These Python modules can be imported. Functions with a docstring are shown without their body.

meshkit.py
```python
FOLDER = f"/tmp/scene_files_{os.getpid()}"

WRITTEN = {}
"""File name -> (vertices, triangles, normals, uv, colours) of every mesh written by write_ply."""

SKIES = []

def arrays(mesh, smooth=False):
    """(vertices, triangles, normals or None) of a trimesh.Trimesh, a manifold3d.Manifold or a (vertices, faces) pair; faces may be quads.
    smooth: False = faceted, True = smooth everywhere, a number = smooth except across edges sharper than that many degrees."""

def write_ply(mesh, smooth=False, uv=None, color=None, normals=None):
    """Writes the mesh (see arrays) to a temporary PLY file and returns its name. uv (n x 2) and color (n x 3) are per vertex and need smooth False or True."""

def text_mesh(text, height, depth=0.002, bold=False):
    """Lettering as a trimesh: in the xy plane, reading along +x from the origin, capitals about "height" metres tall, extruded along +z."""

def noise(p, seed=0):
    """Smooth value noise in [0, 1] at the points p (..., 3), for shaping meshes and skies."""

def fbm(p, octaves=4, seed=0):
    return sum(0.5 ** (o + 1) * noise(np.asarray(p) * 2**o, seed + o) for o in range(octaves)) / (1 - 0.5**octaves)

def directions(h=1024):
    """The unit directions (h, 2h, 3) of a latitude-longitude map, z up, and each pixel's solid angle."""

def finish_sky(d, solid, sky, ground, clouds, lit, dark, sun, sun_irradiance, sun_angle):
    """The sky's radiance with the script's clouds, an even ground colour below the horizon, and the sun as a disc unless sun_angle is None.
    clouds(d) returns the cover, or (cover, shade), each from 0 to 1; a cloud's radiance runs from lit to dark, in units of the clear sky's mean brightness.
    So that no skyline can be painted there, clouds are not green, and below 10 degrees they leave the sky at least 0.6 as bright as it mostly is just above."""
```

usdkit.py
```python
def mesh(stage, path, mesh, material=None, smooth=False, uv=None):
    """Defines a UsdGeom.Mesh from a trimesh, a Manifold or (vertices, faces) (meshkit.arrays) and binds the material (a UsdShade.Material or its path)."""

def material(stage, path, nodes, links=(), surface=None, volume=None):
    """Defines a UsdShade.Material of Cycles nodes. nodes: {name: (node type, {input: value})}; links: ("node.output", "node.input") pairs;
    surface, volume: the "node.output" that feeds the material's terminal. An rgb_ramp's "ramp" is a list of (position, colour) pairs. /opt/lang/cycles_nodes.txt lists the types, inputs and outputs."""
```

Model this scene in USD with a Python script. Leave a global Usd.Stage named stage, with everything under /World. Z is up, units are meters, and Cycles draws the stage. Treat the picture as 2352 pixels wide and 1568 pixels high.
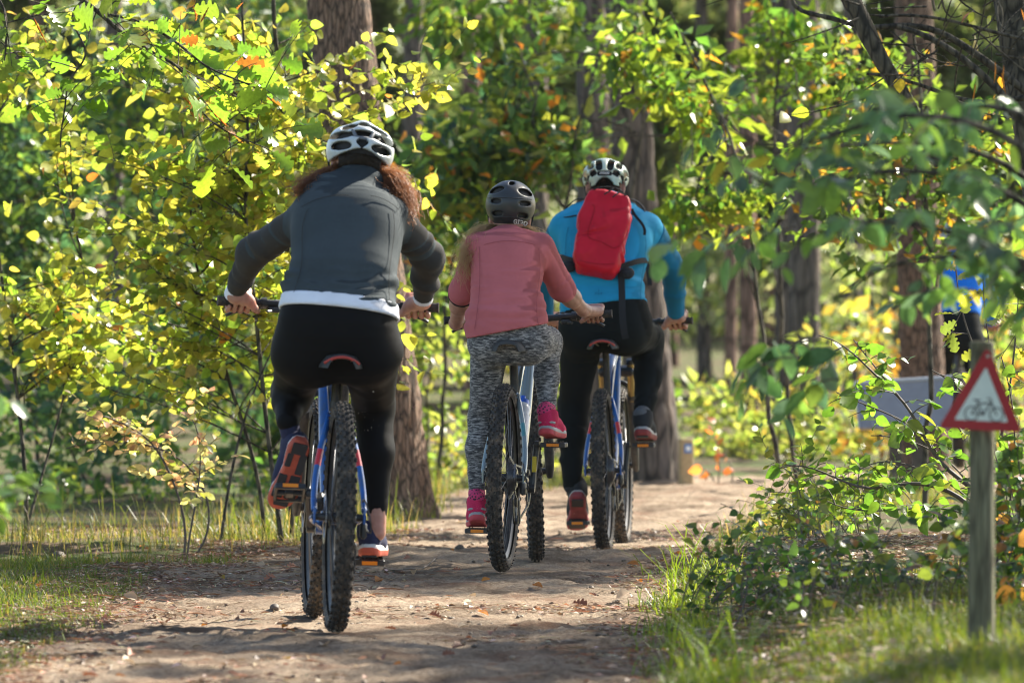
import math, random
import numpy as np, trimesh, usdkit, meshkit
import manifold3d
from pxr import Usd, UsdGeom, UsdLux, UsdShade, Sdf, Gf, Vt

stage = Usd.Stage.CreateInMemory()
UsdGeom.SetStageUpAxis(stage, 'Z')
UsdGeom.SetStageMetersPerUnit(stage, 1.0)
UsdGeom.Xform.Define(stage, '/World')
UsdGeom.Scope.Define(stage, '/World/Looks')
PI = math.pi

# ---------------------------------------------------------------- camera
CAMH = 0.924                       # height of the lens above the path
FPX, CX, CY = 13800.0, 1176.0, 784.0
cam = UsdGeom.Camera.Define(stage, '/World/camera')
cam.CreateHorizontalApertureAttr(36.0)
cam.CreateVerticalApertureAttr(24.0)
cam.CreateFocalLengthAttr(36.0 * FPX / 2352.0)
cam.CreateFStopAttr(5.6)
cam.CreateFocusDistanceAttr(22.3)
cam.CreateClippingRangeAttr(Gf.Vec2f(0.1, 5000))
cam.AddTranslateOp().Set(Gf.Vec3d(0, 0, CAMH))
cam.AddRotateXOp().Set(90.0)
cam.CreateExposureAttr(1.92)

# ---------------------------------------------------------------- sky and sun
SUN_AZ, SUN_EL = math.radians(47), math.radians(36)
SUN = np.array([math.sin(SUN_AZ) * math.cos(SUN_EL), math.cos(SUN_AZ) * math.cos(SUN_EL), math.sin(SUN_EL)])
sky_mat = usdkit.material(stage, '/World/Looks/sky_light', {
    'sky': ('sky_texture', {'sky_type': 'single_scattering', 'sun_disc': False, 'sun_elevation': SUN_EL, 'sun_rotation': SUN_AZ,
                            'altitude': 20.0, 'air_density': 1.0, 'aerosol_density': 1.2, 'ozone_density': 1.0}),
    'bg': ('background_shader', {'strength': 0.06})}, [('sky.color', 'bg.color')], surface='bg.background')
dome = UsdLux.DomeLight.Define(stage, '/World/sky')
dome.CreateIntensityAttr(1.0)
UsdShade.MaterialBindingAPI.Apply(dome.GetPrim()).Bind(sky_mat)
sun = UsdLux.DistantLight.Define(stage, '/World/sun')
sun.CreateIntensityAttr(1.25)
sun.CreateAngleAttr(0.53)
sun.CreateNormalizeAttr(True)
sun.CreateColorAttr(Gf.Vec3f(1.0, 0.93, 0.80))
_z = SUN
_x = np.cross([0, 0, 1], _z); _x /= np.linalg.norm(_x)
_y = np.cross(_z, _x)
sun.AddTransformOp().Set(Gf.Matrix4d(*_x, 0, *_y, 0, *_z, 0, 0, 0, 60, 1))
dome.GetPrim().SetCustomDataByKey('kind', 'structure')

# ---------------------------------------------------------------- helpers
_names = {}


def numbered(name, parent='/World'):
    k = _names.get((parent, name), 0)
    _names[(parent, name)] = k + 1
    return f'{parent}/{name}' if k == 0 else f'{parent}/{name}_{k:03d}'


def path_of(parent):
    if parent is None:
        return '/World'
    return parent if isinstance(parent, str) else str(parent.GetPath())


def at(px, py, Y):
    """World point seen at a position of the picture plan, at the distance Y."""
    return np.array([(px - CX) / FPX * Y, Y, CAMH - (py - CY) / FPX * Y])


def tag(prim, label=None, cat=None, group=None, kind=None):
    if hasattr(prim, 'GetPrim'):
        prim = prim.GetPrim()
    for k, v in (('label', label), ('category', cat), ('group', group), ('kind', kind)):
        if v:
            prim.SetCustomDataByKey(k, v)
    return prim


def mat4(M):
    M = np.asarray(M, float)
    return Gf.Matrix4d(*M.T.ravel().tolist())


def thing(name, label, cat, M=None, group=None, kind=None):
    x = UsdGeom.Xform.Define(stage, numbered(name))
    if M is not None:
        x.AddTransformOp().Set(mat4(M))
    return tag(x, label, cat, group, kind)


def obj(name, mesh, material, parent=None, smooth=False, tint=None, label=None, kind=None, cat=None, group=None):
    m = usdkit.mesh(stage, numbered(name, path_of(parent)), mesh, material, smooth)
    if tint is not None:
        UsdGeom.PrimvarsAPI(m).CreatePrimvar('tint', Sdf.ValueTypeNames.Color3fArray, 'vertex').Set(
            Vt.Vec3fArray.FromNumpy(np.asarray(tint, np.float32)))
    m.CreateDoubleSidedAttr(True)
    return tag(m, label, cat, group, kind)


def T(x=0, y=0, z=0):
    M = np.eye(4); M[:3, 3] = (x, y, z); return M


def R(axis, ang):
    return trimesh.transformations.rotation_matrix(ang, axis)


def frame(o, x, y, z):
    M = np.eye(4); M[:3, 0], M[:3, 1], M[:3, 2], M[:3, 3] = x, y, z, o; return M


def unit(v):
    v = np.asarray(v, float); return v / (np.linalg.norm(v) + 1e-12)


class MB:
    """Collects shapes that become one mesh."""
    def __init__(s):
        s.v, s.f, s.n = [], [], 0

    def add(s, v, f, M=None):
        v = np.asarray(v, float); f = np.asarray(f, int)
        if f.shape[1] == 4:
            f = np.vstack([f[:, [0, 1, 2]], f[:, [0, 2, 3]]])
        if M is not None:
            v = v @ M[:3, :3].T + M[:3, 3]
        s.v.append(v); s.f.append(f + s.n); s.n += len(v)
        return s

    def mesh(s, m, M=None):
        return s.add(m.vertices, m.faces, M)

    def box(s, c, size, M=None, Rm=None, ch=0.0):
        hx, hy, hz = np.asarray(size, float) / 2
        if ch > 0:
            pts = []
            for sx in (-1, 1):
                for sy in (-1, 1):
                    for sz in (-1, 1):
                        pts += [(sx * (hx - ch), sy * (hy - ch), sz * hz), (sx * (hx - ch), sy * hy, sz * (hz - ch)), (sx * hx, sy * (hy - ch), sz * (hz - ch))]
            b = trimesh.convex.convex_hull(np.array(pts))
        else:
            b = trimesh.creation.box((2 * hx, 2 * hy, 2 * hz))
        v = np.array(b.vertices)
        if Rm is not None:
            v = v @ np.asarray(Rm)[:3, :3].T
        return s.add(v + np.asarray(c), b.faces, M)

    def tube(s, pts, radii, n=8, cap=True, M=None):
        pts = np.asarray(pts, float)
        radii = np.broadcast_to(np.asarray(radii, float), (len(pts),))
        v, f = tube_arrays(pts, radii, n, cap)
        return s.add(v, f, M)

    def lathe(s, prof, n=24, axis='x', M=None):
        """prof: (along, radius) closed or open profile revolved about an axis."""
        prof = np.asarray(prof, float); k = len(prof)
        a = np.arange(n) / n * 2 * PI
        c, sn = np.cos(a), np.sin(a)
        al = np.repeat(prof[:, 0][None], n, 0); r = prof[:, 1][None]
        p, q = r * c[:, None], r * sn[:, None]
        v = {'x': np.stack([al, p, q], -1), 'y': np.stack([q, al, p], -1), 'z': np.stack([p, q, al], -1)}[axis].reshape(-1, 3)
        f = []
        for i in range(n):
            j = (i + 1) % n
            for m in range(k - 1):
                f.append((i * k + m, i * k + m + 1, j * k + m + 1, j * k + m))
        return s.add(v, np.array(f), M)

    def get(s):
        return np.vstack(s.v), np.vstack(s.f)


def tube_arrays(pts, radii, n=8, cap=True):
    k = len(pts)
    t = np.gradient(pts, axis=0); t /= np.linalg.norm(t, axis=1)[:, None] + 1e-12
    ref = np.array([0, 0, 1.0]) if abs(t[0][2]) < 0.9 else np.array([1.0, 0, 0])
    u = np.cross(t[0], ref); u /= np.linalg.norm(u)
    a = np.arange(n) / n * 2 * PI
    V = []
    for i in range(k):
        u = u - t[i] * (u @ t[i]); u /= np.linalg.norm(u) + 1e-12
        w = np.cross(t[i], u)
        V.append(pts[i] + radii[i] * (np.cos(a)[:, None] * u + np.sin(a)[:, None] * w))
    V = np.vstack(V); F = []
    ii = np.arange(n); jj = (ii + 1) % n
    for i in range(k - 1):
        A, B = i * n, (i + 1) * n
        F.append(np.stack([A + ii, A + jj, B + jj], 1)); F.append(np.stack([A + ii, B + jj, B + ii], 1))
    if cap:
        V = np.vstack([V, pts[0], pts[-1]]); c0, c1 = k * n, k * n + 1
        F.append(np.stack([np.full(n, c0), jj, ii], 1)); F.append(np.stack([np.full(n, c1), (k - 1) * n + ii, (k - 1) * n + jj], 1))
    return V, np.vstack(F)


def smooth_path(pts, n):
    pts = np.asarray(pts, float)
    if len(pts) == 2:
        return pts[0] + (pts[1] - pts[0]) * np.linspace(0, 1, n)[:, None]
    from scipy.interpolate import CubicSpline
    s = np.r_[0, np.cumsum(np.linalg.norm(np.diff(pts[:, :3], axis=0), axis=1))]
    return CubicSpline(s, pts)(np.linspace(0, s[-1], n))


def prism(poly, z0, z1):
    """Closed prism of a 2-D outline (counter-clockwise)."""
    from shapely.geometry import Polygon
    m = trimesh.creation.extrude_polygon(poly if hasattr(poly, 'exterior') else Polygon(poly), z1 - z0, engine='earcut')
    m.apply_translation((0, 0, z0))
    return m


# ---------------------------------------------------------------- signed distance shapes
def smin(a, b, k):
    if k <= 0:
        return np.minimum(a, b)
    h = np.maximum(k - np.abs(a - b), 0) / k
    return np.minimum(a, b) - h * h * k * 0.25


def cap(a, b, r1, r2, k=0.02, flat=False, wr=None, seed=0):
    a, b = np.asarray(a, float), np.asarray(b, float)
    ba = b - a; L = np.linalg.norm(ba); t = ba / (L + 1e-9)
    ref = np.array([0, 0, 1.0]) if abs(t[2]) < 0.9 else np.array([1.0, 0, 0])
    u = np.cross(t, ref); u /= np.linalg.norm(u); w = np.cross(t, u)

    def f(P):
        q = P - a
        s = q @ t
        h = np.clip(s / (L + 1e-9), 0, 1)
        d = np.linalg.norm(q - h[..., None] * ba, axis=-1) - (r1 + (r2 - r1) * h)
        if flat:
            d = np.maximum(d, s - L)
        if wr is not None:
            amp, fr = wr
            N = meshkit.noise(np.stack([s * fr + 2.2 * meshkit.noise(P * 9, 5), (q @ u) * fr * 0.25, (q @ w) * fr * 0.25], -1) + 50, seed)
            d = d + amp * (1.15 - 2.4 * np.sqrt((2 * N - 1) ** 2 + .10)) * np.clip(h * 6, 0, 1)
        return d
    rr = max(r1, r2)
    return f, np.minimum(a, b) - rr, np.maximum(a, b) + rr, k


def ell(c, radii, M=None, k=0.02):
    c = np.asarray(c, float); radii = np.asarray(radii, float)
    Rm = np.eye(3) if M is None else np.asarray(M)[:3, :3]

    def f(P):
        q = (P - c) @ Rm / radii
        n = np.linalg.norm(q, axis=-1)
        g = np.linalg.norm(q / radii, axis=-1)
        return n * (n - 1) / np.maximum(g, 1e-6)
    e = np.abs(Rm) @ radii
    return f, c - e, c + e, k


def loft(sections, lateral, k=0.03, off=0.0, wr=None, expo=2.3, seed=0):
    """sections: rows (centre xyz, half width, half depth)."""
    S = np.asarray(sections, float)
    S = smooth_path(S, 2 * len(S)) if len(S) > 2 else S
    Lx = unit(lateral)
    segs = []
    for A, B in zip(S[:-1], S[1:]):
        t = unit(B[:3] - A[:3]); x = unit(Lx - t * (Lx @ t)); n = np.cross(t, x)
        segs.append((A, B, t, x, n, np.linalg.norm(B[:3] - A[:3])))

    def f(P):
        shp = P.shape[:-1]
        P = P.reshape(-1, 3)
        out = np.full(len(P), 9.0); bw = np.full(len(P), 9.0)
        W = np.zeros(len(P)); U = np.zeros(len(P)); s0 = 0.0
        for gi, (A, B, t, x, n, L) in enumerate(segs):
            s_ = P @ t - A[:3] @ t
            I = np.nonzero((s_ > (-.05 if gi == 0 else -.022)) & (s_ < L + (.05 if gi == len(segs) - 1 else .022)))[0]
            q = P[I] - A[:3]
            s = s_[I]
            h = np.clip(s / L, 0, 1)
            q = q - h[:, None] * (B[:3] - A[:3])
            u, v, w = q @ x, q @ n, q @ t
            a = A[3] + (B[3] - A[3]) * h + off; b = A[4] + (B[4] - A[4]) * h + off
            m = ((np.abs(u) / a) ** expo + (np.abs(v) / b) ** expo) ** (1 / expo)
            d2 = (m - 1) * np.minimum(a, b)
            we = np.where(((s < 0) & (gi == 0)) | ((s > L) & (gi == len(segs) - 1)), np.abs(w), 0.0)
            d = np.where(we > 1e-6, np.where(d2 > 0, np.hypot(d2, we), np.maximum(d2, we - 0.004)), d2)
            aw = np.abs(w); aw = np.where(aw < 1e-5, 0, aw)
            sel = (aw < bw[I] - 1e-6) | ((np.abs(aw - bw[I]) <= 1e-6) & (d < out[I]))
            J = I[sel]; bw[J] = aw[sel]
            if wr is not None:
                W[J] = s0 + (h * L)[sel]; U[J] = u[sel]
            out[J] = d[sel]; s0 += L
        if wr is not None:
            amp, fr, lo, hi, bend = wr
            K = np.nonzero(np.abs(out) < .06)[0]
            ax = unit(S[-1, :3] - S[0, :3])
            q = P[K] - S[0, :3]
            w_ = q @ ax; u_ = q @ Lx; y_ = q[:, 1]
            win = np.clip((w_ - lo) / 0.05, 0, 1) * np.clip((hi - w_) / 0.06, 0, 1)
            k1 = w_ - bend * u_ * u_ + .02 * meshkit.noise(q * 7 + 20, seed + 1)
            N = meshkit.noise(np.stack([k1 * fr, u_ * fr * 0.16, y_ * fr * 0.12], -1) + 40, seed)
            N2 = meshkit.noise(np.stack([k1 * fr * 1.9, u_ * fr * 0.35, y_ * fr * 0.2], -1) + 90, seed + 3)
            fold = lambda n: 1.15 - 2.4 * np.sqrt((2 * n - 1) ** 2 + .10)
            out[K] += win * amp * (fold(N) + 0.35 * fold(N2))
        return out.reshape(shp)
    e = np.max(S[:, 3:5]) + off + 0.02
    return f, S[:, :3].min(0) - e, S[:, :3].max(0) + e, k


class Field:
    def __init__(s, h):
        s.h, s.prims, s.cuts = h, [], []

    def add(s, *prims):
        for p in prims:
            s.prims.append(p)
        return s

    def cut(s, fn):
        s.cuts.append(fn); return s

    def build(s, pad=0.03, displace=None):
        lo = np.min([p[1] for p in s.prims], 0) - pad
        hi = np.max([p[2] for p in s.prims], 0) + pad
        n = np.ceil((hi - lo) / s.h).astype(int) + 2
        D = np.full(n, 0.2, np.float64)
        ax = [lo[i] + np.arange(n[i]) * s.h for i in range(3)]
        for fn, a, b, k in s.prims:
            g = k * 0.5 + 0.025
            i0 = np.maximum(np.floor((a - g - lo) / s.h).astype(int), 0); i1 = np.minimum(np.ceil((b + g - lo) / s.h).astype(int) + 1, n)
            sl = tuple(slice(i0[i], i1[i]) for i in range(3))
            P = np.stack(np.meshgrid(ax[0][sl[0]], ax[1][sl[1]], ax[2][sl[2]], indexing='ij'), -1)
            D[sl] = smin(D[sl], fn(P), k)
        near = np.abs(D) < 0.05
        if displace is not None or s.cuts:
            I = np.nonzero(near | (D < 0) if s.cuts else near)
            P = np.stack([ax[i][I[i]] for i in range(3)], -1)
            d = D[I]
            if displace is not None:
                d = d + displace(P)
            for c in s.cuts:
                d = np.maximum(d, c(P)) if not getattr(c, 'soft', 0) else -smin(-d, -c(P), c.soft)
            D[I] = d
        return surface_nets(D, lo, s.h)


def surface_nets(D, lo, h):
    S = D < 0
    n = np.array(D.shape)
    cs = [S[i:n[0] - 1 + i, j:n[1] - 1 + j, k:n[2] - 1 + k] for i in (0, 1) for j in (0, 1) for k in (0, 1)]
    cnt = sum(c.astype(np.int8) for c in cs)
    act = (cnt > 0) & (cnt < 8)
    idx = np.full(act.shape, -1, np.int64)
    C = np.argwhere(act)
    idx[act] = np.arange(len(C))
    corner = np.array([(i, j, k) for i in (0, 1) for j in (0, 1) for k in (0, 1)])
    vals = np.stack([D[C[:, 0] + c[0], C[:, 1] + c[1], C[:, 2] + c[2]] for c in corner], 1)
    acc = np.zeros((len(C), 3)); num = np.zeros(len(C))
    for a in range(8):
        for b in range(a + 1, 8):
            if np.abs(corner[a] - corner[b]).sum() == 1:
                va, vb = vals[:, a], vals[:, b]
                m = (va < 0) != (vb < 0)
                t = np.where(m, va / np.where(m, va - vb, 1), 0)
                acc += np.where(m[:, None], corner[a] + t[:, None] * (corner[b] - corner[a]), 0); num += m
    V = lo + (C + acc / num[:, None]) * h
    F = []
    for ax in range(3):
        o = [k for k in range(3) if k != ax]
        s0 = [slice(None)] * 3; s1 = [slice(None)] * 3
        s0[ax] = slice(0, -1); s1[ax] = slice(1, None)
        e = S[tuple(s0)] != S[tuple(s1)]
        inside = S[tuple(s0)]
        E = np.argwhere(e)
        E = E[(E[:, o[0]] > 0) & (E[:, o[1]] > 0) & (E[:, o[0]] < n[o[0]] - 1) & (E[:, o[1]] < n[o[1]] - 1)]
        ins = inside[E[:, 0], E[:, 1], E[:, 2]]

        def g(d0, d1):
            Q = E.copy(); Q[:, o[0]] -= d0; Q[:, o[1]] -= d1
            return idx[Q[:, 0], Q[:, 1], Q[:, 2]]
        q = np.stack([g(0, 0), g(1, 0), g(1, 1), g(0, 1)], 1)
        flip = ins if ax != 1 else ~ins
        q[~flip] = q[~flip][:, ::-1]
        F.append(q)
    F = np.vstack(F)
    F = np.vstack([F[:, [0, 1, 2]], F[:, [0, 2, 3]]])
    m = trimesh.Trimesh(V, F, process=False)
    if m.volume < 0:
        m.faces = m.faces[:, ::-1]
    return m


def joined(meshes):
    """Boolean union where it works, plain join otherwise."""
    out = None
    try:
        for m in meshes:
            x = manifold3d.Manifold(manifold3d.Mesh(np.asarray(m.vertices, np.float32), np.asarray(m.faces, np.uint32)))
            if x.is_empty():
                raise ValueError
            out = x if out is None else out + x
        r = out.to_mesh()
        return trimesh.Trimesh(np.array(r.vert_properties)[:, :3], np.array(r.tri_verts), process=False)
    except Exception:
        return trimesh.util.concatenate(meshes)
# ---------------------------------------------------------------- materials
_mats = {}


def M_(name, nodes, links, surface='p.BSDF'):
    _mats[name] = usdkit.material(stage, f'/World/Looks/{name}', nodes, links, surface=surface)
    return _mats[name]


def pbr(name, col, rough=0.5, metal=0.0, var=0.0, vscale=30.0, bump=0.0, bscale=200.0, sheen=0.0, spec=0.5, coat=0.0, dist=0.002, dirt=None):
    nodes = {'p': ('principled_bsdf', {'base_color': col, 'roughness': rough, 'metallic': metal, 'specular_ior_level': spec, 'sheen_weight': sheen, 'coat_weight': coat, 'coat_roughness': 0.12}),
             'tc': ('texture_coordinate', {})}
    links, src = [], None
    if var > 0:
        nodes['n'] = ('noise_texture', {'scale': vscale, 'detail': 5.0, 'roughness': 0.6})
        nodes['r'] = ('rgb_ramp', {'ramp': [(0.3, tuple(c * (1 - var) for c in col)), (0.7, tuple(min(1, c * (1 + var)) for c in col))]})
        links += [('tc.object', 'n.vector'), ('n.fac', 'r.fac')]
        src = 'r.color'
    if dirt is not None:
        nodes['dn'] = ('noise_texture', {'scale': 26.0, 'detail': 6.0, 'roughness': 0.7})
        nodes['dr'] = ('rgb_ramp', {'ramp': [(0.48, (0, 0, 0)), (0.66, (1, 1, 1))]})
        nodes['dm'] = ('mix', {'color1': col, 'color2': dirt})
        links += [('tc.object', 'dn.vector'), ('dn.fac', 'dr.fac'), ('dr.color', 'dm.fac')] + ([(src, 'dm.color1')] if src else [])
        src = 'dm.color'
    if src:
        links.append((src, 'p.base_color'))
    if bump > 0:
        nodes['bn'] = ('noise_texture', {'scale': bscale, 'detail': 3.0})
        nodes['b'] = ('bump', {'strength': bump, 'distance': dist})
        links += [('tc.object', 'bn.vector'), ('bn.fac', 'b.height'), ('b.normal', 'p.normal')]
    return M_(name, nodes, links)


SAND = (0.30, 0.24, 0.17)
rubber = pbr('rubber', (0.028, 0.026, 0.024), 0.8, var=0.4, vscale=90, dirt=(0.115, 0.085, 0.06), spec=0.3)
knob_m = pbr('tyre_knobs', (0.026, 0.023, 0.020), 0.85, var=0.5, vscale=120, dirt=(0.13, 0.098, 0.07), spec=0.3)
black_m = pbr('black_metal', (0.018, 0.018, 0.019), 0.38, var=0.2, dirt=(0.05, 0.045, 0.04))
plast_m = pbr('black_plastic', (0.02, 0.02, 0.021), 0.5)
steel_m = pbr('steel', (0.35, 0.35, 0.36), 0.3, 1.0, var=0.25, vscale=60)
spoke_m = pbr('spoke_steel', (0.10, 0.10, 0.105), 0.4, 0.8)
gold_m = pbr('gold_stanchion', (0.42, 0.29, 0.12), 0.25, 0.8)
blue_m = pbr('blue_frame_paint', (0.008, 0.070, 0.25), 0.28, var=0.1, coat=0.4, dirt=(0.03, 0.07, 0.15))
red_m = pbr('red_band_paint', (0.42, 0.015, 0.02), 0.3, coat=0.5)
silver_m = pbr('silver_frame_paint', (0.17, 0.21, 0.22), 0.22, 0.35, coat=0.7)
teal_m = pbr('teal_frame_paint', (0.05, 0.17, 0.19), 0.3, 0.1, coat=0.5)
saddle_m = pbr('saddle_vinyl', (0.018, 0.018, 0.018), 0.55, bump=0.2, bscale=300)
saddle_red = pbr('saddle_red_edge', (0.33, 0.035, 0.025), 0.5)
amber_m = pbr('amber_reflector', (0.75, 0.22, 0.01), 0.25)
yellow_m = pbr('yellow_sticker', (0.62, 0.45, 0.02), 0.5)
ink_m = pbr('dark_print', (0.03, 0.03, 0.035), 0.6)
white_print = pbr('white_print', (0.72, 0.72, 0.70), 0.5)
bottle_m = pbr('bottle_clear', (0.5, 0.52, 0.55), 0.25)
bottle_blue = pbr('bottle_blue', (0.02, 0.10, 0.5), 0.35)

skin_m = M_('skin', {'p': ('principled_bsdf', {'roughness': 0.5, 'subsurface_weight': 0.12, 'subsurface_scale': 0.01}), 'tc': ('texture_coordinate', {}),
                     'n': ('noise_texture', {'scale': 45.0, 'detail': 4.0}), 'r': ('rgb_ramp', {'ramp': [(0.3, (0.27, 0.125, 0.085)), (0.7, (0.38, 0.195, 0.14))]})},
            [('tc.object', 'n.vector'), ('n.fac', 'r.fac'), ('r.color', 'p.base_color')])


def cloth(name, col, fine=420.0, var=0.22, sheen=0.25, rough=0.85, big=9.0, spec=0.18):
    """Knitted or woven cloth: fine heather speckle and a fine nap."""
    lo = tuple(c * (1 - var) for c in col); hi = tuple(c * (1 + var) for c in col)
    return M_(name, {'p': ('principled_bsdf', {'roughness': rough, 'sheen_weight': sheen, 'sheen_roughness': 0.4, 'sheen_tint': tuple(min(1, c * 1.5 + 0.1) for c in col), 'specular_ior_level': spec}),
                     'tc': ('texture_coordinate', {}),
                     'n': ('noise_texture', {'scale': fine, 'detail': 3.0, 'roughness': 0.7}), 'r': ('rgb_ramp', {'ramp': [(0.3, lo), (0.7, hi)]}),
                     'n2': ('noise_texture', {'scale': big, 'detail': 3.0}), 'r2': ('rgb_ramp', {'ramp': [(0.3, (0.9, 0.9, 0.9)), (0.7, (1.08, 1.08, 1.08))]}),
                     'mx': ('mix', {'mix_type': 'multiply', 'fac': 1.0}),
                     'b': ('bump', {'strength': 0.35, 'distance': 0.0015})},
              [('tc.object', 'n.vector'), ('tc.object', 'n2.vector'), ('n.fac', 'r.fac'), ('n2.fac', 'r2.fac'), ('r.color', 'mx.color1'), ('r2.color', 'mx.color2'), ('mx.color', 'p.base_color'), ('n.fac', 'b.height'), ('b.normal', 'p.normal')])


jacket_m = cloth('charcoal_fleece', (0.036, 0.047, 0.053), sheen=0.08)
sleeve_m = cloth('charcoal_sleeve_knit', (0.036, 0.034, 0.032), var=0.35, sheen=0.12)
shirt_m = cloth('white_cotton', (0.62, 0.63, 0.68), var=0.05)
legging_m = cloth('black_lycra', (0.0045, 0.0045, 0.005), fine=700, sheen=0.03, rough=0.6, spec=0.08)
pink_m = cloth('pink_fleece', (0.40, 0.105, 0.112), var=0.16, sheen=0.10)
black_trim = cloth('black_trim', (0.015, 0.012, 0.015))
jersey_m = cloth('blue_jersey', (0.012, 0.235, 0.42), fine=600, var=0.12, sheen=0.08)
jersey_dark = cloth('dark_blue_jersey', (0.008, 0.125, 0.23), fine=600, var=0.12, sheen=0.08)
pants_m = cloth('black_trousers', (0.007, 0.009, 0.0095), var=0.4, sheen=0.03, spec=0.1)
pack_m = cloth('red_nylon', (0.46, 0.006, 0.020), fine=900, var=0.12, sheen=0.0, rough=0.5)
pack_seam = cloth('dark_red_seam', (0.26, 0.004, 0.012))
pink_seam = cloth('pink_seam_thread', (0.30, 0.075, 0.085))
strap_m = cloth('black_webbing', (0.016, 0.016, 0.017), fine=800)
net_m = cloth('black_netting', (0.02, 0.022, 0.026), fine=250, var=0.8)
pinksock_m = M_('pink_spotted_sock', {'p': ('principled_bsdf', {'roughness': 0.85}), 'tc': ('texture_coordinate', {}), 'v': ('voronoi_texture', {'scale': 95.0}),
                                     'r': ('rgb_ramp', {'ramp': [(0.36, (0.03, 0.012, 0.03)), (0.42, (0.50, 0.03, 0.12))]})}, [('tc.object', 'v.vector'), ('v.distance', 'r.fac'), ('r.color', 'p.base_color')])
greysock_m = cloth('grey_sock', (0.10, 0.105, 0.115), var=0.25)
darksock_m = cloth('dark_sock', (0.03, 0.03, 0.035), var=0.25)
heather_m = M_('grey_heather_leggings', {'p': ('principled_bsdf', {'roughness': 0.8, 'sheen_weight': 0.06}), 'tc': ('texture_coordinate', {}), 'mp': ('mapping', {'scale': (36.0, 36.0, 250.0)}),
                                       'n': ('noise_texture', {'scale': 1.0, 'detail': 3.0, 'roughness': 0.65, 'distortion': 0.6}), 'r': ('rgb_ramp', {'ramp': [(0.40, (0.010, 0.010, 0.013)), (0.51, (0.085, 0.082, 0.082)), (0.62, (0.32, 0.30, 0.285))]})},
              [('tc.object', 'mp.vector'), ('mp.vector', 'n.vector'), ('n.fac', 'r.fac'), ('r.color', 'p.base_color')])
shoe_navy = cloth('navy_mesh_shoe', (0.022, 0.024, 0.055), var=0.4)
shoe_pink = cloth('pink_mesh_shoe', (0.46, 0.02, 0.075), var=0.25)
shoe_black = cloth('black_mesh_shoe', (0.022, 0.024, 0.027), var=0.4)
sole_orange = pbr('orange_sole', (0.42, 0.070, 0.035), 0.6, var=0.25)
sole_black = pbr('black_sole_pad', (0.022, 0.018, 0.018), 0.7)
sole_pink = pbr('pink_sole', (0.46, 0.05, 0.07), 0.6, var=0.2)
sole_red = pbr('dull_red_sole', (0.20, 0.025, 0.03), 0.65, var=0.3)
foam_white = pbr('pale_midsole', (0.52, 0.50, 0.47), 0.6, var=0.1)
foam_grey = pbr('grey_midsole', (0.28, 0.27, 0.27), 0.6)
helm_white = pbr('white_helmet_shell', (0.40, 0.435, 0.44), 0.34, coat=0.35, var=0.05)
helm_grey = pbr('grey_helmet_foam', (0.10, 0.11, 0.125), 0.6)
helm_black = pbr('black_helmet_shell', (0.013, 0.0145, 0.0155), 0.45, coat=0.15, bump=0.1, bscale=500)
helm_green = pbr('pale_green_helmet_shell', (0.42, 0.48, 0.40), 0.38, coat=0.3, var=0.06)
helm_dark = pbr('helmet_liner', (0.012, 0.012, 0.014), 0.85)


def hairmat(name, col):
    return M_(name, {'p': ('principled_bsdf', {'base_color': col, 'roughness': 0.38, 'specular_ior_level': 0.6}), 't': ('translucent_bsdf', {'color': tuple(min(1, c * 1.6) for c in col)}),
                     'm': ('mix_closure', {'fac': 0.5})}, [('p.BSDF', 'm.closure1'), ('t.BSDF', 'm.closure2')], surface='m.closure')


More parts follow.
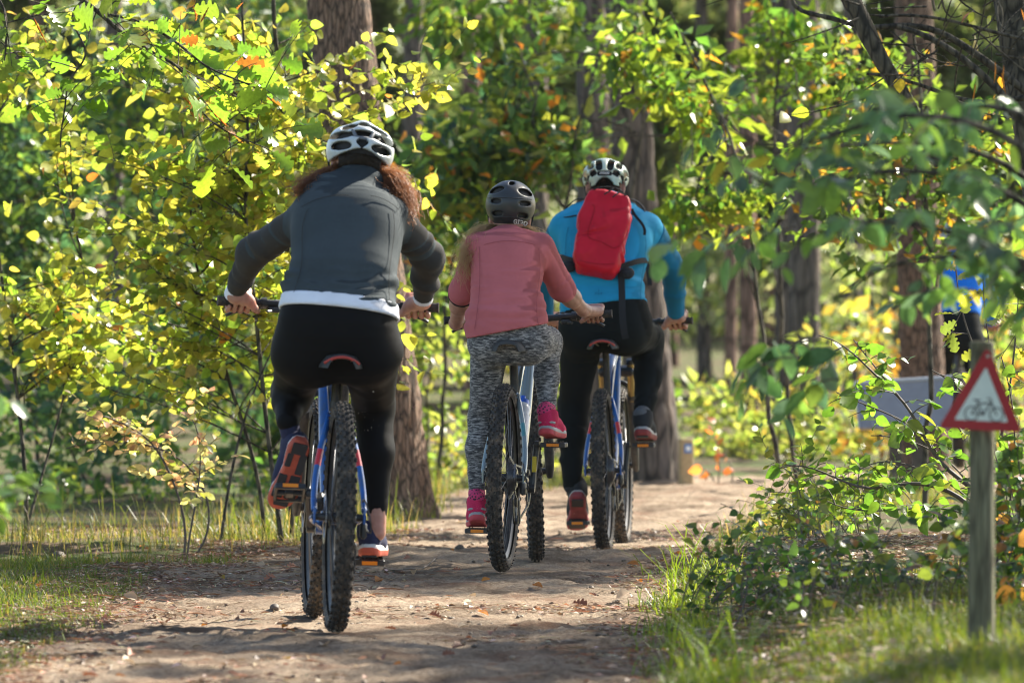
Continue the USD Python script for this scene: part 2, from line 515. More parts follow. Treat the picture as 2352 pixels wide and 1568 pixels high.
hair_auburn = hairmat('auburn_hair', (0.20, 0.085, 0.036))
hair_blond = hairmat('dark_blond_hair', (0.42, 0.29, 0.15))
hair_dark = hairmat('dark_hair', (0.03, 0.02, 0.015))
# ---------------------------------------------------------------- ground and path
PATHL = [(-.60, 10, .95), (-.50, 14, .98), (-.46, 17, .98), (-.42, 20, 1.02), (-.34, 23.5, 1.05), (.10, 27.5, .92), (.50, 31, 1.0), (1.0, 35.6, 1.55), (2.3, 39.6, 1.5), (4, 42.3, 1.4), (9, 45, 1.4), (20, 49, 1.5)]
PATH2 = [(-.2, 30.2, .42), (-2, 29.4, .40), (-5, 29.2, .42), (-12, 30, .42)]
CONT = []
for _px, _py, _Y, _yaw in ((770, 1455, 19.0, 5.5), (1154, 1314, 23.4, -6.5), (1389, 1271, 26.7, -5.2)):
    _p = at(_px, _py, _Y)
    for _l in (0, .55, 1.1):
        CONT.append((_p[0] - math.sin(math.radians(_yaw)) * _l, _Y + _l, _p[2]))
CONT = np.array(CONT)


def seg_dist(x, y, pl):
    """Signed distance to the edge of a track given as (x, y, half width) points; also the place along it."""
    best = np.full(np.shape(x), 99.0)
    for (ax, ay, ar), (bx, by, br) in zip(pl[:-1], pl[1:]):
        t = np.clip(((x - ax) * (bx - ax) + (y - ay) * (by - ay)) / ((bx - ax) ** 2 + (by - ay) ** 2), 0, 1)
        d = np.hypot(x - ax - t * (bx - ax), y - ay - t * (by - ay)) - (ar + t * (br - ar))
        best = np.minimum(best, d)
    return best


def n2(x, y, s, seed=0, oct=3):
    return meshkit.fbm(np.stack([np.asarray(x) * s + 100, np.asarray(y) * s + 100, np.zeros(np.shape(x)) + 7.3], -1), oct, seed)


def path_edge(x, y):
    w = .30 * (n2(x, y, 1.6, 3) - .5) + .12 * (n2(x, y, 7, 4) - .5)
    return np.minimum(seg_dist(x, y, PATHL), seg_dist(x, y, PATH2)) + w


def ground_z(x, y, fine=False):
    x, y = np.asarray(x, float), np.asarray(y, float)
    w = np.stack([np.exp(-((x - c[0]) ** 2 + (y - c[1]) ** 2) / .9 ** 2) for c in CONT], 0)
    base = (w * CONT[:, 2].reshape(-1, *([1] * x.ndim))).sum(0) / (w.sum(0) + .25)
    close = np.clip(np.stack([np.exp(-((x - c[0]) ** 2 + (y - c[1]) ** 2) / .35 ** 2) for c in CONT], 0).max(0), 0, 1)
    e = seg_dist(x, y, PATHL)
    bump = .09 * (n2(x, y, .55, 1) - .5) + .07 * (n2(x, y, 1.8, 2) - .5)
    right = np.clip((e - .02) / .55, 0, 1) * (x > -.4)
    bank = .155 * right * right * (3 - 2 * right) * np.interp(y, [8, 14, 18, 24, 30, 40], [1, 1, .9, .6, .35, .1])
    left = np.clip((e - .0) / .5, 0, 1) * (x < -.4)
    bank = bank + .05 * left * np.interp(y, [8, 16, 22, 26, 30], [1, 1, .6, .2, 0])
    far = np.clip((y - 48) / 60, 0, 1) * 1.2 * (1 + .8 * (n2(x, y, .08, 9) - .5))
    z = base + bump * (1 - .85 * close) + bank + far
    if fine:
        z = z + (.05 * (n2(x, y, 3.2, 15) - .5) + .045 * (n2(x, y, 7, 5) - .5) + .026 * (n2(x, y, 17, 6) - .5) + .011 * (n2(x, y, 40, 8, 2) - .5)) * (1 - .65 * close)
    return z


def axis_grid(parts):
    return np.unique(np.concatenate([np.arange(a, b, s) for a, b, s in parts]))


def sheet(xs, ys, zf, keep=None):
    X, Y = np.meshgrid(xs, ys, indexing='ij')
    Z = zf(X, Y)
    n, m = X.shape
    I = np.arange(n * m).reshape(n, m)
    F = np.stack([I[:-1, :-1], I[1:, :-1], I[1:, 1:], I[:-1, 1:]], -1).reshape(-1, 4)
    if keep is not None:
        K = keep(X, Y)
        k = (K[:-1, :-1] & K[1:, :-1] & K[1:, 1:] & K[:-1, 1:]).ravel()
        F = F[k]
    V = np.stack([X, Y, Z], -1).reshape(-1, 3)
    u, inv = np.unique(F, return_inverse=True)
    return V[u], inv.reshape(F.shape)


# forest floor: litter, moss and soil by patches
floor_m = M_('forest_floor', {'p': ('principled_bsdf', {'roughness': 0.9, 'specular_ior_level': 0.2}), 'g': ('geometry', {}),
    'n1': ('noise_texture', {'scale': 1.7, 'detail': 4.0}), 'r1': ('rgb_ramp', {'ramp': [(0.42, (0, 0, 0)), (0.58, (1, 1, 1))]}),
    'n2': ('noise_texture', {'scale': 38.0, 'detail': 5.0, 'roughness': 0.7}), 'r2': ('rgb_ramp', {'ramp': [(0.3, (0.035, 0.022, 0.012)), (0.5, (0.085, 0.055, 0.03)), (0.7, (0.17, 0.11, 0.055))]}),
    'r3': ('rgb_ramp', {'ramp': [(0.3, (0.025, 0.040, 0.008)), (0.55, (0.065, 0.090, 0.016)), (0.75, (0.12, 0.14, 0.03))]}),
    'm': ('mix', {}), 'b': ('bump', {'strength': 0.8, 'distance': 0.02})},
    [('g.position', 'n1.vector'), ('g.position', 'n2.vector'), ('n1.fac', 'r1.fac'), ('n2.fac', 'r2.fac'), ('n2.fac', 'r3.fac'), ('r1.color', 'm.fac'), ('r2.color', 'm.color1'), ('r3.color', 'm.color2'), ('m.color', 'p.base_color'), ('n2.fac', 'b.height'), ('b.normal', 'p.normal')])
# sandy track: pale sand, grey-brown soil, rusty needle litter
sand_m = M_('sandy_track', {'p': ('principled_bsdf', {'roughness': 0.92, 'specular_ior_level': 0.2}), 'g': ('geometry', {}),
    'n1': ('noise_texture', {'scale': 2.2, 'detail': 5.0, 'roughness': 0.6}), 'r1': ('rgb_ramp', {'ramp': [(0.36, (0, 0, 0)), (0.58, (1, 1, 1))]}),
    'n2': ('noise_texture', {'scale': 60.0, 'detail': 6.0, 'roughness': 0.75}), 'ra': ('rgb_ramp', {'ramp': [(0.28, (0.050, 0.029, 0.017)), (0.5, (0.13, 0.085, 0.051)), (0.72, (0.27, 0.19, 0.125))]}),
    'rb': ('rgb_ramp', {'ramp': [(0.28, (0.16, 0.108, 0.070)), (0.5, (0.34, 0.255, 0.175)), (0.72, (0.56, 0.455, 0.335))]}), 'm1': ('mix', {}),
    'n3': ('noise_texture', {'scale': 3.4, 'detail': 4.0, 'roughness': 0.6}), 'mp': ('mapping', {'location': (7.0, 3.0, 1.0)}), 'r3': ('rgb_ramp', {'ramp': [(0.52, (0, 0, 0)), (0.68, (0.6, 0.6, 0.6))]}),
    'n4': ('noise_texture', {'scale': 130.0, 'detail': 2.0}), 'r4': ('rgb_ramp', {'ramp': [(0.35, (0.10, 0.045, 0.025)), (0.65, (0.27, 0.13, 0.07))]}), 'm2': ('mix', {}),
    'b': ('bump', {'strength': 1.0, 'distance': 0.02})},
    [('g.position', 'n1.vector'), ('g.position', 'n2.vector'), ('g.position', 'mp.vector'), ('mp.vector', 'n3.vector'), ('g.position', 'n4.vector'), ('n1.fac', 'r1.fac'), ('n2.fac', 'ra.fac'), ('n2.fac', 'rb.fac'),
     ('r1.color', 'm1.fac'), ('ra.color', 'm1.color1'), ('rb.color', 'm1.color2'), ('n3.fac', 'r3.fac'), ('n4.fac', 'r4.fac'), ('r3.color', 'm2.fac'), ('m1.color', 'm2.color1'), ('r4.color', 'm2.color2'), ('m2.color', 'p.base_color'), ('n2.fac', 'b.height'), ('b.normal', 'p.normal')])

xs = axis_grid([(-260, -40, 20), (-40, -8, 2), (-8, -3.2, .4), (-3.2, 3.2, .07), (3.2, 8, .4), (8, 40, 2), (40, 261, 20)])
ys = axis_grid([(-60, -8, 6), (-8, 10, .8), (10, 34, .08), (34, 60, .4), (60, 130, 4), (130, 420, 20)])
V, F_ = sheet(xs, ys, lambda x, y: ground_z(x, y) + np.where((np.abs(x) < 3.2) & (y > 10) & (y < 34), .03 * (n2(x, y, 7, 12) - .5), 0) - .05 * np.clip(-path_edge(x, y) / .10, 0, 1))
obj('ground', (V, F_), floor_m, smooth=True, kind='structure')
xs = axis_grid([(-8, -2.2, .25), (-2.2, 1.7, .02), (1.7, 6, .08), (6, 20, .5)])
ys = axis_grid([(8, 14.5, .2), (14.5, 29, .026), (29, 44, .07), (44, 52, .3)])
V, F_ = sheet(xs, ys, lambda x, y: ground_z(x, y, True) + .004 - .03 * np.clip((path_edge(x, y) + .04) / .12, 0, 1), lambda x, y: path_edge(x, y) < .07)
obj('dirt_path', (V, F_), sand_m, smooth=True, kind='structure')
# ---------------------------------------------------------------- air
haze_m = usdkit.material(stage, '/World/Looks/haze', {'v': ('principled_volume', {'color': (0.93, 0.95, 0.93), 'density': 0.00006, 'anisotropy': 0.35})}, volume='v.volume')
_hb = trimesh.creation.box((560, 560, 22)); _hb.apply_translation((0, 150, 8.6))
obj('haze', _hb, haze_m, kind='stuff', label='thin pale haze filling the air of the wood', cat='haze')
# ---------------------------------------------------------------- bicycles
def wheel(bike, name, axle, M, R=0.365, disc=1, cassette=False, seed=0):
    """A mountain-bike wheel: rim > tyre, tread, spokes, hub, brake disc, cassette."""
    rt = 0.029
    def P(mb):
        v, f = mb.get(); return trimesh.Trimesh(v @ M[:3, :3].T + M[:3, 3], f, process=False)
    mb = MB()
    mb.lathe([(-0.014, R - 0.052), (-0.016, R - 0.042), (0.016, R - 0.042), (0.014, R - 0.052), (0.006, R - 0.064), (-0.006, R - 0.064), (-0.014, R - 0.052)], 48)
    rim = obj(name, P(mb), black_m, bike, smooth=35)
    mb = MB()
    a = np.linspace(-1.0, 1.0, 15) * 2.35
    mb.lathe([(rt * 1.02 * math.sin(t), R - rt - 0.002 + (rt - 0.002) * math.cos(t)) for t in a], 64)
    obj('tyre', P(mb), rubber, rim, smooth=True)
    mb = MB()
    rows = 62
    for i in range(rows):
        for (off, w, l, dph) in ((-0.0075, .0085, .017, 0), (0.0075, .0085, .017, .5), (-0.019, .0075, .014, .5), (0.019, .0075, .014, 0), (-0.0268, .006, .016, 0.1), (0.0268, .006, .016, 0.6)):
            ph = 2 * PI * (i + dph) / rows
            t = math.asin(max(-1, min(1, off / 0.030)))
            rr = R - rt - 0.002 + rt * math.cos(t) + 0.0005
            hgt = 0.005
            m = np.eye(4)
            rad = np.array([0, math.sin(ph), math.cos(ph)]); tan = np.array([0, math.cos(ph), -math.sin(ph)]); x = np.array([1.0, 0, 0])
            nrm = unit(rad * math.cos(t) + x * math.sin(t)); lat = np.cross(nrm, tan)
            m[:3, 0], m[:3, 1], m[:3, 2] = lat, tan, nrm
            m[:3, 3] = x * off + rad * rr
            hx, hy = w / 2, l / 2
            v = np.array([(-hx, -hy, -.002), (hx, -hy, -.002), (hx, hy, -.002), (-hx, hy, -.002), (-hx * .8, -hy * .85, hgt), (hx * .8, -hy * .85, hgt), (hx * .8, hy * .85, hgt), (-hx * .8, hy * .85, hgt)])
            mb.add(v, np.array([(4, 5, 6, 7), (0, 1, 5, 4), (1, 2, 6, 5), (2, 3, 7, 6), (3, 0, 4, 7)]), m)
    obj('tread', P(mb), knob_m, rim, kind='stuff')
    mb = MB()
    for i in range(32):
        s = 1 if i % 2 else -1
        a0 = 2 * PI * i / 32; a1 = a0 + (0.9 if (i // 2) % 2 else -0.9)
        mb.tube([(s * 0.027, 0.026 * math.sin(a1), 0.026 * math.cos(a1)), (s * 0.004, (R - 0.062) * math.sin(a0), (R - 0.062) * math.cos(a0))], 0.0012, 4, cap=False)
    obj('spokes', P(mb), spoke_m, rim)
    mb = MB()
    mb.lathe([(-0.066, 0.0), (-0.066, 0.012), (-0.034, 0.014), (-0.03, 0.030), (-0.025, 0.030), (-0.02, 0.016), (0.02, 0.016), (0.025, 0.030), (0.03, 0.030), (0.034, 0.014), (0.066, 0.012), (0.066, 0.0)], 18)
    obj('hub', P(mb), black_m, rim, smooth=40)
    if disc:
        mb = MB(); mb.lathe([(-0.046, 0.068), (-0.044, 0.068), (-0.044, 0.086), (-0.046, 0.086), (-0.046, 0.068)], 40)
        for i in range(6):
            a0 = i * PI / 3
            mb.tube([(-0.045, 0.02 * math.sin(a0), 0.02 * math.cos(a0)), (-0.045, 0.07 * math.sin(a0 + .4), 0.07 * math.cos(a0 + .4))], 0.003, 4)
        obj('brake_disc', P(mb), steel_m, rim)
    if cassette:
        mb = MB()
        for i in range(9):
            r = 0.082 - i * 0.0062; x = 0.022 + i * 0.0037
            k = int(r * 2 * PI / 0.0127)
            prof = [(x, 0.018), (x + .0016, 0.018), (x + .0016, r), (x, r), (x, 0.018)]
            mb.lathe(prof, 28)
            for j in range(k):
                a0 = 2 * PI * j / k
                mb.box((x + .0008, (r + .0015) * math.sin(a0), (r + .0015) * math.cos(a0)), (.0015, .005, .005), Rm=R_x(-a0))
        obj('cassette', P(mb), steel_m, rim)
    return rim


def R_x(a):
    return np.array([[1, 0, 0], [0, math.cos(a), -math.sin(a)], [0, math.sin(a), math.cos(a)]])


class Bike:
    def __init__(b, name, label, rear, yaw, lean, colors, wb=1.10, drop=0.045, saddle_z=0.86, bar_z=1.03, bar_half=0.365, steer=0.0, crank=(0.0, 0.17), pedal_x=0.140, pedal_pitch=(0.0, 0.0),
                 fork_col=None, bottle=False, sticker=False, saddle_edge=None, bar_roll=0.0, simple=False):
        """rear: world point under the rear wheel; yaw: heading to the left (radians); lean: to the right."""
        R0 = 0.365
        c, s = math.cos(yaw), math.sin(yaw)
        b.M = T(*rear) @ R([0, 0, 1], yaw) @ R([0, 1, 0], lean)
        x = b.x = thing(name, label, 'bicycle', b.M)
        col, band = colors
        A = np.array([0, 0, R0]); BB = np.array([0, 0.44, R0 - drop]); Fx = np.array([0, wb, R0])
        sd = np.array([0, -0.39, 0.921]); pd = np.array([0, 0.921, 0.39])
        crown = Fx + 0.50 * sd - 0.045 * pd
        ht0, ht1 = crown + 0.02 * sd, crown + 0.13 * sd
        std = np.array([0, -0.276, 0.961])
        st_top = BB + 0.40 * std
        sad = BB + std * (saddle_z - 0.045 - BB[2]) / 0.961
        post_top = sad + [0, 0, .01]
        sad = sad + [0, -.085, 0]
        # frame -------------------------------------------------
        def tube(mb, pts, r, n=12, k=10):
            p = smooth_path(pts, k); mb.tube(p, np.interp(np.linspace(0, 1, k), np.linspace(0, 1, np.size(r)), np.atleast_1d(r)), n)
        mb = MB()
        tube(mb, [BB, st_top], [.020, .018]); tube(mb, [ht0 - .005 * sd, ht1], [.026, .026])
        tube(mb, [ht1 - .03 * sd, (ht1 + st_top) / 2 + [0, 0, .012], st_top - .035 * std], [.024, .021, .018])
        tube(mb, [ht0 + .025 * sd, (ht0 + BB) / 2 + [0, .01, -.02], BB + [0, .01, 0]], [.027, .027, .026])
        mb.lathe([(-.045, 0), (-.045, .025), (.045, .025), (.045, 0)], 18, M=T(*BB))
        fr = obj('frame', mb.get(), col, x, smooth=40)
        for sx in (-1, 1):
            # seat stay: bows out and has a contrasting band
            p = smooth_path([st_top + np.array([sx * .012, -.012, -.045]), (sx * .030, .200, .668), (sx * .050, .150, .60), (sx * .078, .045, .44), (sx * .079, -.005, R0 + .02)], 25)
            i0, i1 = 12, 15
            for k, (u, v, m) in enumerate(((0, i0, col), (i0, i1, band), (i1, 24, col))):
                mb = MB(); mb.tube(p[u:v + 1], np.linspace(.0115, .0100, 25)[u:v + 1], 10)
                if k == 0:
                    st = obj('seat_stay', mb.get(), m, x, smooth=40)
                else:
                    obj('stay_band' if k == 1 else 'lower_stay', mb.get(), m, st, smooth=40)
            mb = MB(); tube(mb, [BB + [sx * .03, -.02, 0], (sx * .045, .30, R0 - .03), (sx * .076, .12, R0 - .012), (sx * .079, 0, R0)], [.012, .012, .011, .010])
            mb.box((sx * .079, -.004, R0 + .005), (.008, .05, .055), ch=.002)
            obj('chain_stay', mb.get(), col, x, smooth=40)
        mb = MB(); mb.lathe([(-.086, 0), (-.086, .011), (.086, .011), (.086, 0)], 12, M=T(*A)); obj('rear_axle', mb.get(), black_m, x)
        wheel(x, 'rear_wheel', A, T(*A) @ R([1, 0, 0], 0.05), cassette=True)
        # saddle --------------------------------------------------
        mb = MB(); tube(mb, [st_top - .1 * std, post_top], .0155, 14); obj('seat_post', mb.get(), black_m, x, smooth=40)
        mb = MB(); mb.lathe([(-.02, 0), (-.02, .0195), (.02, .0195), (.02, 0)], 16, axis='z', M=T(*(st_top + .004 * std)))
        mb.box(sad + [0, .06, .012], (.045, .09, .02), ch=.004)
        obj('seat_clamp', mb.get(), black_m, x, smooth=40)
        mb = MB()
        for sx in (-1, 1):
            mb.tube(smooth_path([sad + [sx * .012, .12, .028], sad + [sx * .022, .03, .02], sad + [sx * .022, -.05, .02], sad + [sx * .035, -.11, .032]], 10), .0036, 6)
        obj('saddle_rails', mb.get(), steel_m, x, smooth=True)
        ny, nx = 26, 15
        yy = np.linspace(-.135, .14, ny)
        half = np.interp(yy, [-.135, -.115, -.08, -.03, .02, .08, .125, .14], [.045, .062, .071, .055, .036, .024, .020, .012])
        zz = np.interp(yy, [-.135, -.1, 0, .1, .14], [.050, .052, .043, .046, .038])
        V = []
        for y_, w_, z_ in zip(yy, half, zz):
            for u in np.linspace(-1, 1, nx):
                V.append(sad + [u * w_, y_, z_ - .016 * u * u - .020 * max(0, abs(u) - .75) / .25])
        top = np.array(V); bot = top.copy(); bot[:, 2] -= .010 + .006 * (1 - np.tile(np.linspace(-1, 1, nx) ** 2, ny))
        F = []
        for i in range(ny - 1):
            for j in range(nx - 1):
                a0 = i * nx + j; F.append((a0, a0 + 1, a0 + nx + 1, a0 + nx))
        N = len(top); Fb = [(q[3] + N, q[2] + N, q[1] + N, q[0] + N) for q in F]
        rimi = [j for j in range(nx)] + [i * nx + nx - 1 for i in range(1, ny)] + [(ny - 1) * nx + j for j in range(nx - 2, -1, -1)] + [i * nx for i in range(ny - 2, 0, -1)]
        Fs = [(rimi[k], rimi[k] + N, rimi[(k + 1) % len(rimi)] + N, rimi[(k + 1) % len(rimi)]) for k in range(len(rimi))]
        sd_o = obj('saddle', (np.vstack([top, bot]), np.array(F + Fb + Fs)), saddle_m, x, smooth=50)
        if saddle_edge is not None:
            e = [sad + [u * half[1] * 1.02, -.135 - .004 + .018 * abs(u) ** 2.0, .041 - .021 * u * u] for u in np.linspace(-1, 1, 13)]
            mb = MB(); mb.tube(np.array(e), .0052, 6); obj('saddle_edge', mb.get(), saddle_edge, sd_o, smooth=True)
        # fork, front wheel and handlebar turn about the steering axis
        S = T(*ht0) @ trimesh.transformations.rotation_matrix(steer, sd) @ T(*-ht0)
        def place(mb):
            v, f = mb.get(); return v @ S[:3, :3].T + S[:3, 3], f
        fc = fork_col or black_m
        mb = MB(); mb.box(crown + [0, .01, -.005], (.165, .055, .045), Rm=R_x(.4), ch=.012); obj('fork_crown', place(mb), black_m, x, smooth=40)
        for sx in (-1, 1):
            mb = MB(); top_ = crown + .03 * sd + pd * .012; mid_ = crown - .16 * sd + pd * .012
            mb.tube([top_ + [sx * .066, 0, 0], mid_ + [sx * .066, 0, 0]], .017, 14)
            o = obj('fork_stanchion', place(mb), fc, x, smooth=40)
            mb = MB(); mb.lathe([(0, 0), (0, .0195), (.016, .0195), (.022, .014), (.022, 0)], 16, axis='z', M=frame(top_ + [sx * .066, 0, 0] - sd * .004, (1, 0, 0), -np.cross(sd, [1, 0, 0]) * -1, sd)); obj('fork_cap', place(mb), black_m, o, smooth=40)
            mb = MB(); mb.tube(smooth_path([crown - .13 * sd + pd * .012 + [sx * .066, 0, 0], crown - .30 * sd + pd * .014 + [sx * .066, 0, 0], Fx + pd * -.02 + [sx * .068, 0, 0], Fx + [sx * .068, 0, -.02]], 10), [.0225] * 3 + [.021] * 4 + [.019, .017, .014], 14)
            obj('fork_leg', place(mb), black_m, x, smooth=40)
        mb = MB(); mb.tube(smooth_path([crown - .16 * sd + pd * .02 + [-.066, 0, 0], crown - .10 * sd + pd * .055 + [-.045, 0, 0], crown - .085 * sd + pd * .06, crown - .10 * sd + pd * .055 + [.045, 0, 0], crown - .16 * sd + pd * .02 + [.066, 0, 0]], 16), .011, 8)
        obj('fork_arch', place(mb), black_m, x, smooth=True)
        wheel(x, 'front_wheel', Fx, S @ T(*Fx) @ R([1, 0, 0], 0.02))
        stem0 = crown + sd * .155; barc = np.array([0, stem0[1] + .055, bar_z])
        mb = MB(); mb.tube([crown + .12 * sd, stem0 + sd * .02], .0185, 14); mb.tube([stem0, barc], [.018, .019], 12); mb.box(barc, (.045, .042, .042), ch=.01)
        obj('stem', place(mb), black_m, x, smooth=40)
        h = bar_half
        Rl = lambda p: barc + R_y(bar_roll) @ (np.asarray(p, float))
        pts = [Rl(p) for p in ((-h, -.03, .008), (-h * .6, -.012, .006), (-.07, 0, 0), (.07, 0, 0), (h * .6, -.012, .006), (h, -.03, .008))]
        pp = np.array([p for a0, a1 in zip(pts[:-1], pts[1:]) for p in (a0 + (a1 - a0) * np.linspace(0, 1, 5)[:-1, None])] + [pts[-1]])
        mb = MB(); mb.tube(pp, np.interp(np.abs(pp[:, 0]), [0, .05, .12, h], [.0165, .0165, .0125, .0115]), 12)
        bar = obj('handlebar', place(mb), black_m, x, smooth=True)
        b.grip = {}
        for sx in (-1, 1):
            e = pts[-1] if sx > 0 else pts[0]; q = pts[-2] if sx > 0 else pts[1]; u = unit(e - q)
            mb = MB(); g0 = e - u * .125
            rr = [.0165 if k % 2 else .0152 for k in range(21)]; rr[0] = .018; rr[-1] = .0175
            mb.tube(g0 + (e + u * .004 - g0) * np.linspace(0, 1, 21)[:, None], rr, 14)
            obj('grip', place(mb), rubber, bar, smooth=45)
            mb = MB(); lv = e - u * .15
            mb.lathe([(-.009, 0), (-.009, .018), (.009, .018), (.009, 0)], 14, M=frame(lv, u, np.cross([0, 0, 1], u), [0, 0, 1]))
            mb.box(lv + [0, .028, -.010], (.05, .030, .022), ch=.006)
            bl = obj('brake_lever_clamp', place(mb), black_m, bar, smooth=40)
            mb = MB(); mb.tube(smooth_path([lv + np.array([sx * .005, .045, -.014]), lv + np.array([sx * .05, .052, -.026]), lv + np.array([sx * .095, .036, -.034]), lv + np.array([sx * .122, .034, -.046])], 12), [.007, .006, .0055, .005, .005, .005, .005, .005, .005, .005, .0055, .006], 8)
            obj('brake_lever', place(mb), black_m, x, smooth=True)
            mb = MB(); mb.box(lv - u * .035 + [0, -.004, -.022], (.04, .045, .018), ch=.005); mb.tube([lv - u * .03 + [0, -.02, -.025], lv - u * .01 + [0, -.05, -.028]], .005, 6)
            obj('shifter', place(mb), plast_m, x, smooth=40)
            gc = e - u * .062
            Sw = b.M @ S
            b.grip[sx] = (Sw[:3, :3] @ gc + Sw[:3, 3], unit(Sw[:3, :3] @ u))
            mb = MB()
            mb.tube(smooth_path([lv + np.array([-sx * .015, .05, -.005]), lv + np.array([-sx * .08, .11, .005]), np.array([sx * .05, barc[1] + .10, barc[2] - .05]), ht0 + [sx * .02, .05, .05], ht0 + [sx * .02, .02, -.04]], 18), .0026, 5)
            obj('cable', place(mb), plast_m, x, smooth=True)
        # drive ----------------------------------------------------
        mb = MB(); mb.lathe([(.047, .052), (.051, .052), (.051, .068), (.047, .068), (.047, .052)], 36)
        for j in range(32):
            a0 = 2 * PI * j / 32; mb.box((.049, .0695 * math.sin(a0), .0695 * math.cos(a0)), (.0025, .0055, .006), Rm=R_x(-a0))
        for j in range(4):
            a0 = j * PI / 2 + .3; mb.tube([(.049, .01 * math.sin(a0), .01 * math.cos(a0)), (.049, .056 * math.sin(a0), .056 * math.cos(a0))], .006, 5)
        v, f = mb.get(); obj('chainring', (v + BB, f), black_m, x)
        cy, cz = crank
        b.pedal = {}
        for sx in (-1, 1):
            d = np.array([0, -cy, -cz]) if sx < 0 else np.array([0, cy, cz])
            o = BB + [sx * .062, 0, 0]; e = BB + d + [sx * .078, 0, 0]
            mb = MB(); mb.tube(np.array([o, o + (e - o) * .3, e]), [.017, .0125, .014], 8)
            mb.lathe([(-.012, 0), (-.012, .020), (.012, .020), (.012, 0)], 14, M=T(*o)); mb.lathe([(-.009, 0), (-.009, .016), (.009, .016), (.009, 0)], 14, M=T(*e))
            ca = obj('crank_arm', mb.get(), black_m, x, smooth=40)
            if sticker and sx > 0:
                q = o + (e - o) * .55
                mb = MB(); mb.box(q + [0, -.0128, 0], (.017, .0015, .062), Rm=R_x(math.atan2(d[1], -d[2]) if d[2] < 0 else -math.atan2(d[1], d[2]))); obj('crank_sticker', mb.get(), yellow_m, ca)
            pc = BB + d + [sx * pedal_x, 0, 0]; Rp = R_x(pedal_pitch[0 if sx < 0 else 1])
            mb = MB()
            mb.lathe([(-.052, 0), (-.052, .009), (.052, .009), (.052, 0)], 10, M=T(*pc))
            for yy_ in (-.045, .045):
                mb.box(pc + Rp @ [0, yy_, 0], (.098, .013, .020), Rm=Rp, ch=.003)
            for xx_ in (-.045, .045):
                mb.box(pc + Rp @ [xx_, 0, 0], (.011, .09, .018), Rm=Rp, ch=.003)
            mb.box(pc, (.03, .035, .022), Rm=Rp, ch=.004)
            for xx_ in (-.03, .03):
                for yy_ in (-.043, .043):
                    mb.box(pc + Rp @ [xx_, yy_, .0125], (.005, .005, .006), Rm=Rp)
            p_ = obj('pedal', mb.get(), black_m, x)
            for s2 in (-1, 1):
                mb = MB(); mb.box(pc + Rp @ [0, s2 * .0525, 0], (.050, .003, .012), Rm=Rp); obj('pedal_reflector', mb.get(), amber_m, p_)
            Wp = b.M[:3, :3] @ pc + b.M[:3, 3]
            b.pedal[sx] = Wp
        mb = MB()
        rj, rc = .046, .069
        dj = A + np.array([.045, .035, -.095]); dk = A + np.array([.047, .060, -.165])
        lp = [BB + [.049, 0, rc], (A + [.045, 0, .05]), A + [.045, -.05, 0], A + [.045, -.02, -.047], dj + [0, .014, .01], dk + [0, -.012, 0], dk + [0, .002, -.014], BB + [.049, -.01, -rc], BB + [.049, .06, -.03], BB + [.049, .06, .03], BB + [.049, 0, rc]]
        lp = np.array(lp)
        q = np.vstack([a0 + (a1 - a0) * np.linspace(0, 1, max(2, int(np.linalg.norm(a1 - a0) / .0127)))[:-1, None] for a0, a1 in zip(lp[:-1], lp[1:])] + [lp[-1:]])
        for i, (a0, a1) in enumerate(zip(q[:-1], q[1:])):
            t = unit(a1 - a0); mb.box((a0 + a1) / 2, (.0065 if i % 2 else .0045, np.linalg.norm(a1 - a0) * .95, .008), Rm=np.stack([[1, 0, 0], t, np.cross([1, 0, 0], t)], 1))
        obj('chain', mb.get(), steel_m, x)
        mb = MB(); mb.box(A + [.078, -.005, -.04], (.022, .05, .055), ch=.008); mb.box((dj + dk) / 2 + [.012, 0, 0], (.006, .03, .10), Rm=R_x(.35), ch=.003); mb.box((dj + dk) / 2 + [-.012, 0, 0], (.005, .028, .10), Rm=R_x(.35), ch=.002)
        for w_ in (dj, dk):
            mb.lathe([(-.005, 0), (-.005, .018), (.005, .018), (.005, 0)], 14, M=T(*w_))
        mb.tube(smooth_path([A + [.085, .02, -.03], A + [.10, -.05, -.03], A + [.09, -.055, .02], A + [.08, .06, .01]], 12), .0028, 5)
        obj('derailleur', mb.get(), black_m, x, smooth=40)
        mb = MB(); mb.box(A + [-.058, .075, .045], (.03, .045, .055), Rm=R_x(.7), ch=.008); obj('brake_caliper', mb.get(), black_m, x, smooth=40)
        if bottle:
            mid = BB + (ht0 - BB) * .42; dd = unit(ht0 - BB); up = np.array([0, -dd[2], dd[1]])
            fm = b.M @ frame(mid + up * .068, np.array([1.0, 0, 0]), np.cross(dd, [1, 0, 0]), dd)
            bt = thing('water_bottle', 'clear water bottle with blue cap inside the silver bicycle frame', 'bottle', fm)
            mb = MB(); mb.lathe([(-.10, 0), (-.10, .032), (-.095, .036), (.02, .036), (.035, .031), (.05, .036), (.075, .033), (.088, .024), (.088, 0)], 24, axis='z'); obj('body', mb.get(), bottle_m, bt, smooth=40)
            mb = MB(); mb.lathe([(.085, 0), (.085, .027), (.105, .027), (.112, .016), (.112, .009), (.13, .011), (.13, 0)], 20, axis='z'); obj('cap', mb.get(), bottle_blue, bt, smooth=40)
        b.BB = BB; b.sad = sad

    def w(b, p):
        return b.M[:3, :3] @ np.asarray(p, float) + b.M[:3, 3]


def R_y(a):
    return np.array([[math.cos(a), 0, math.sin(a)], [0, 1, 0], [-math.sin(a), 0, math.cos(a)]])


def deg(a):
    return math.radians(a)


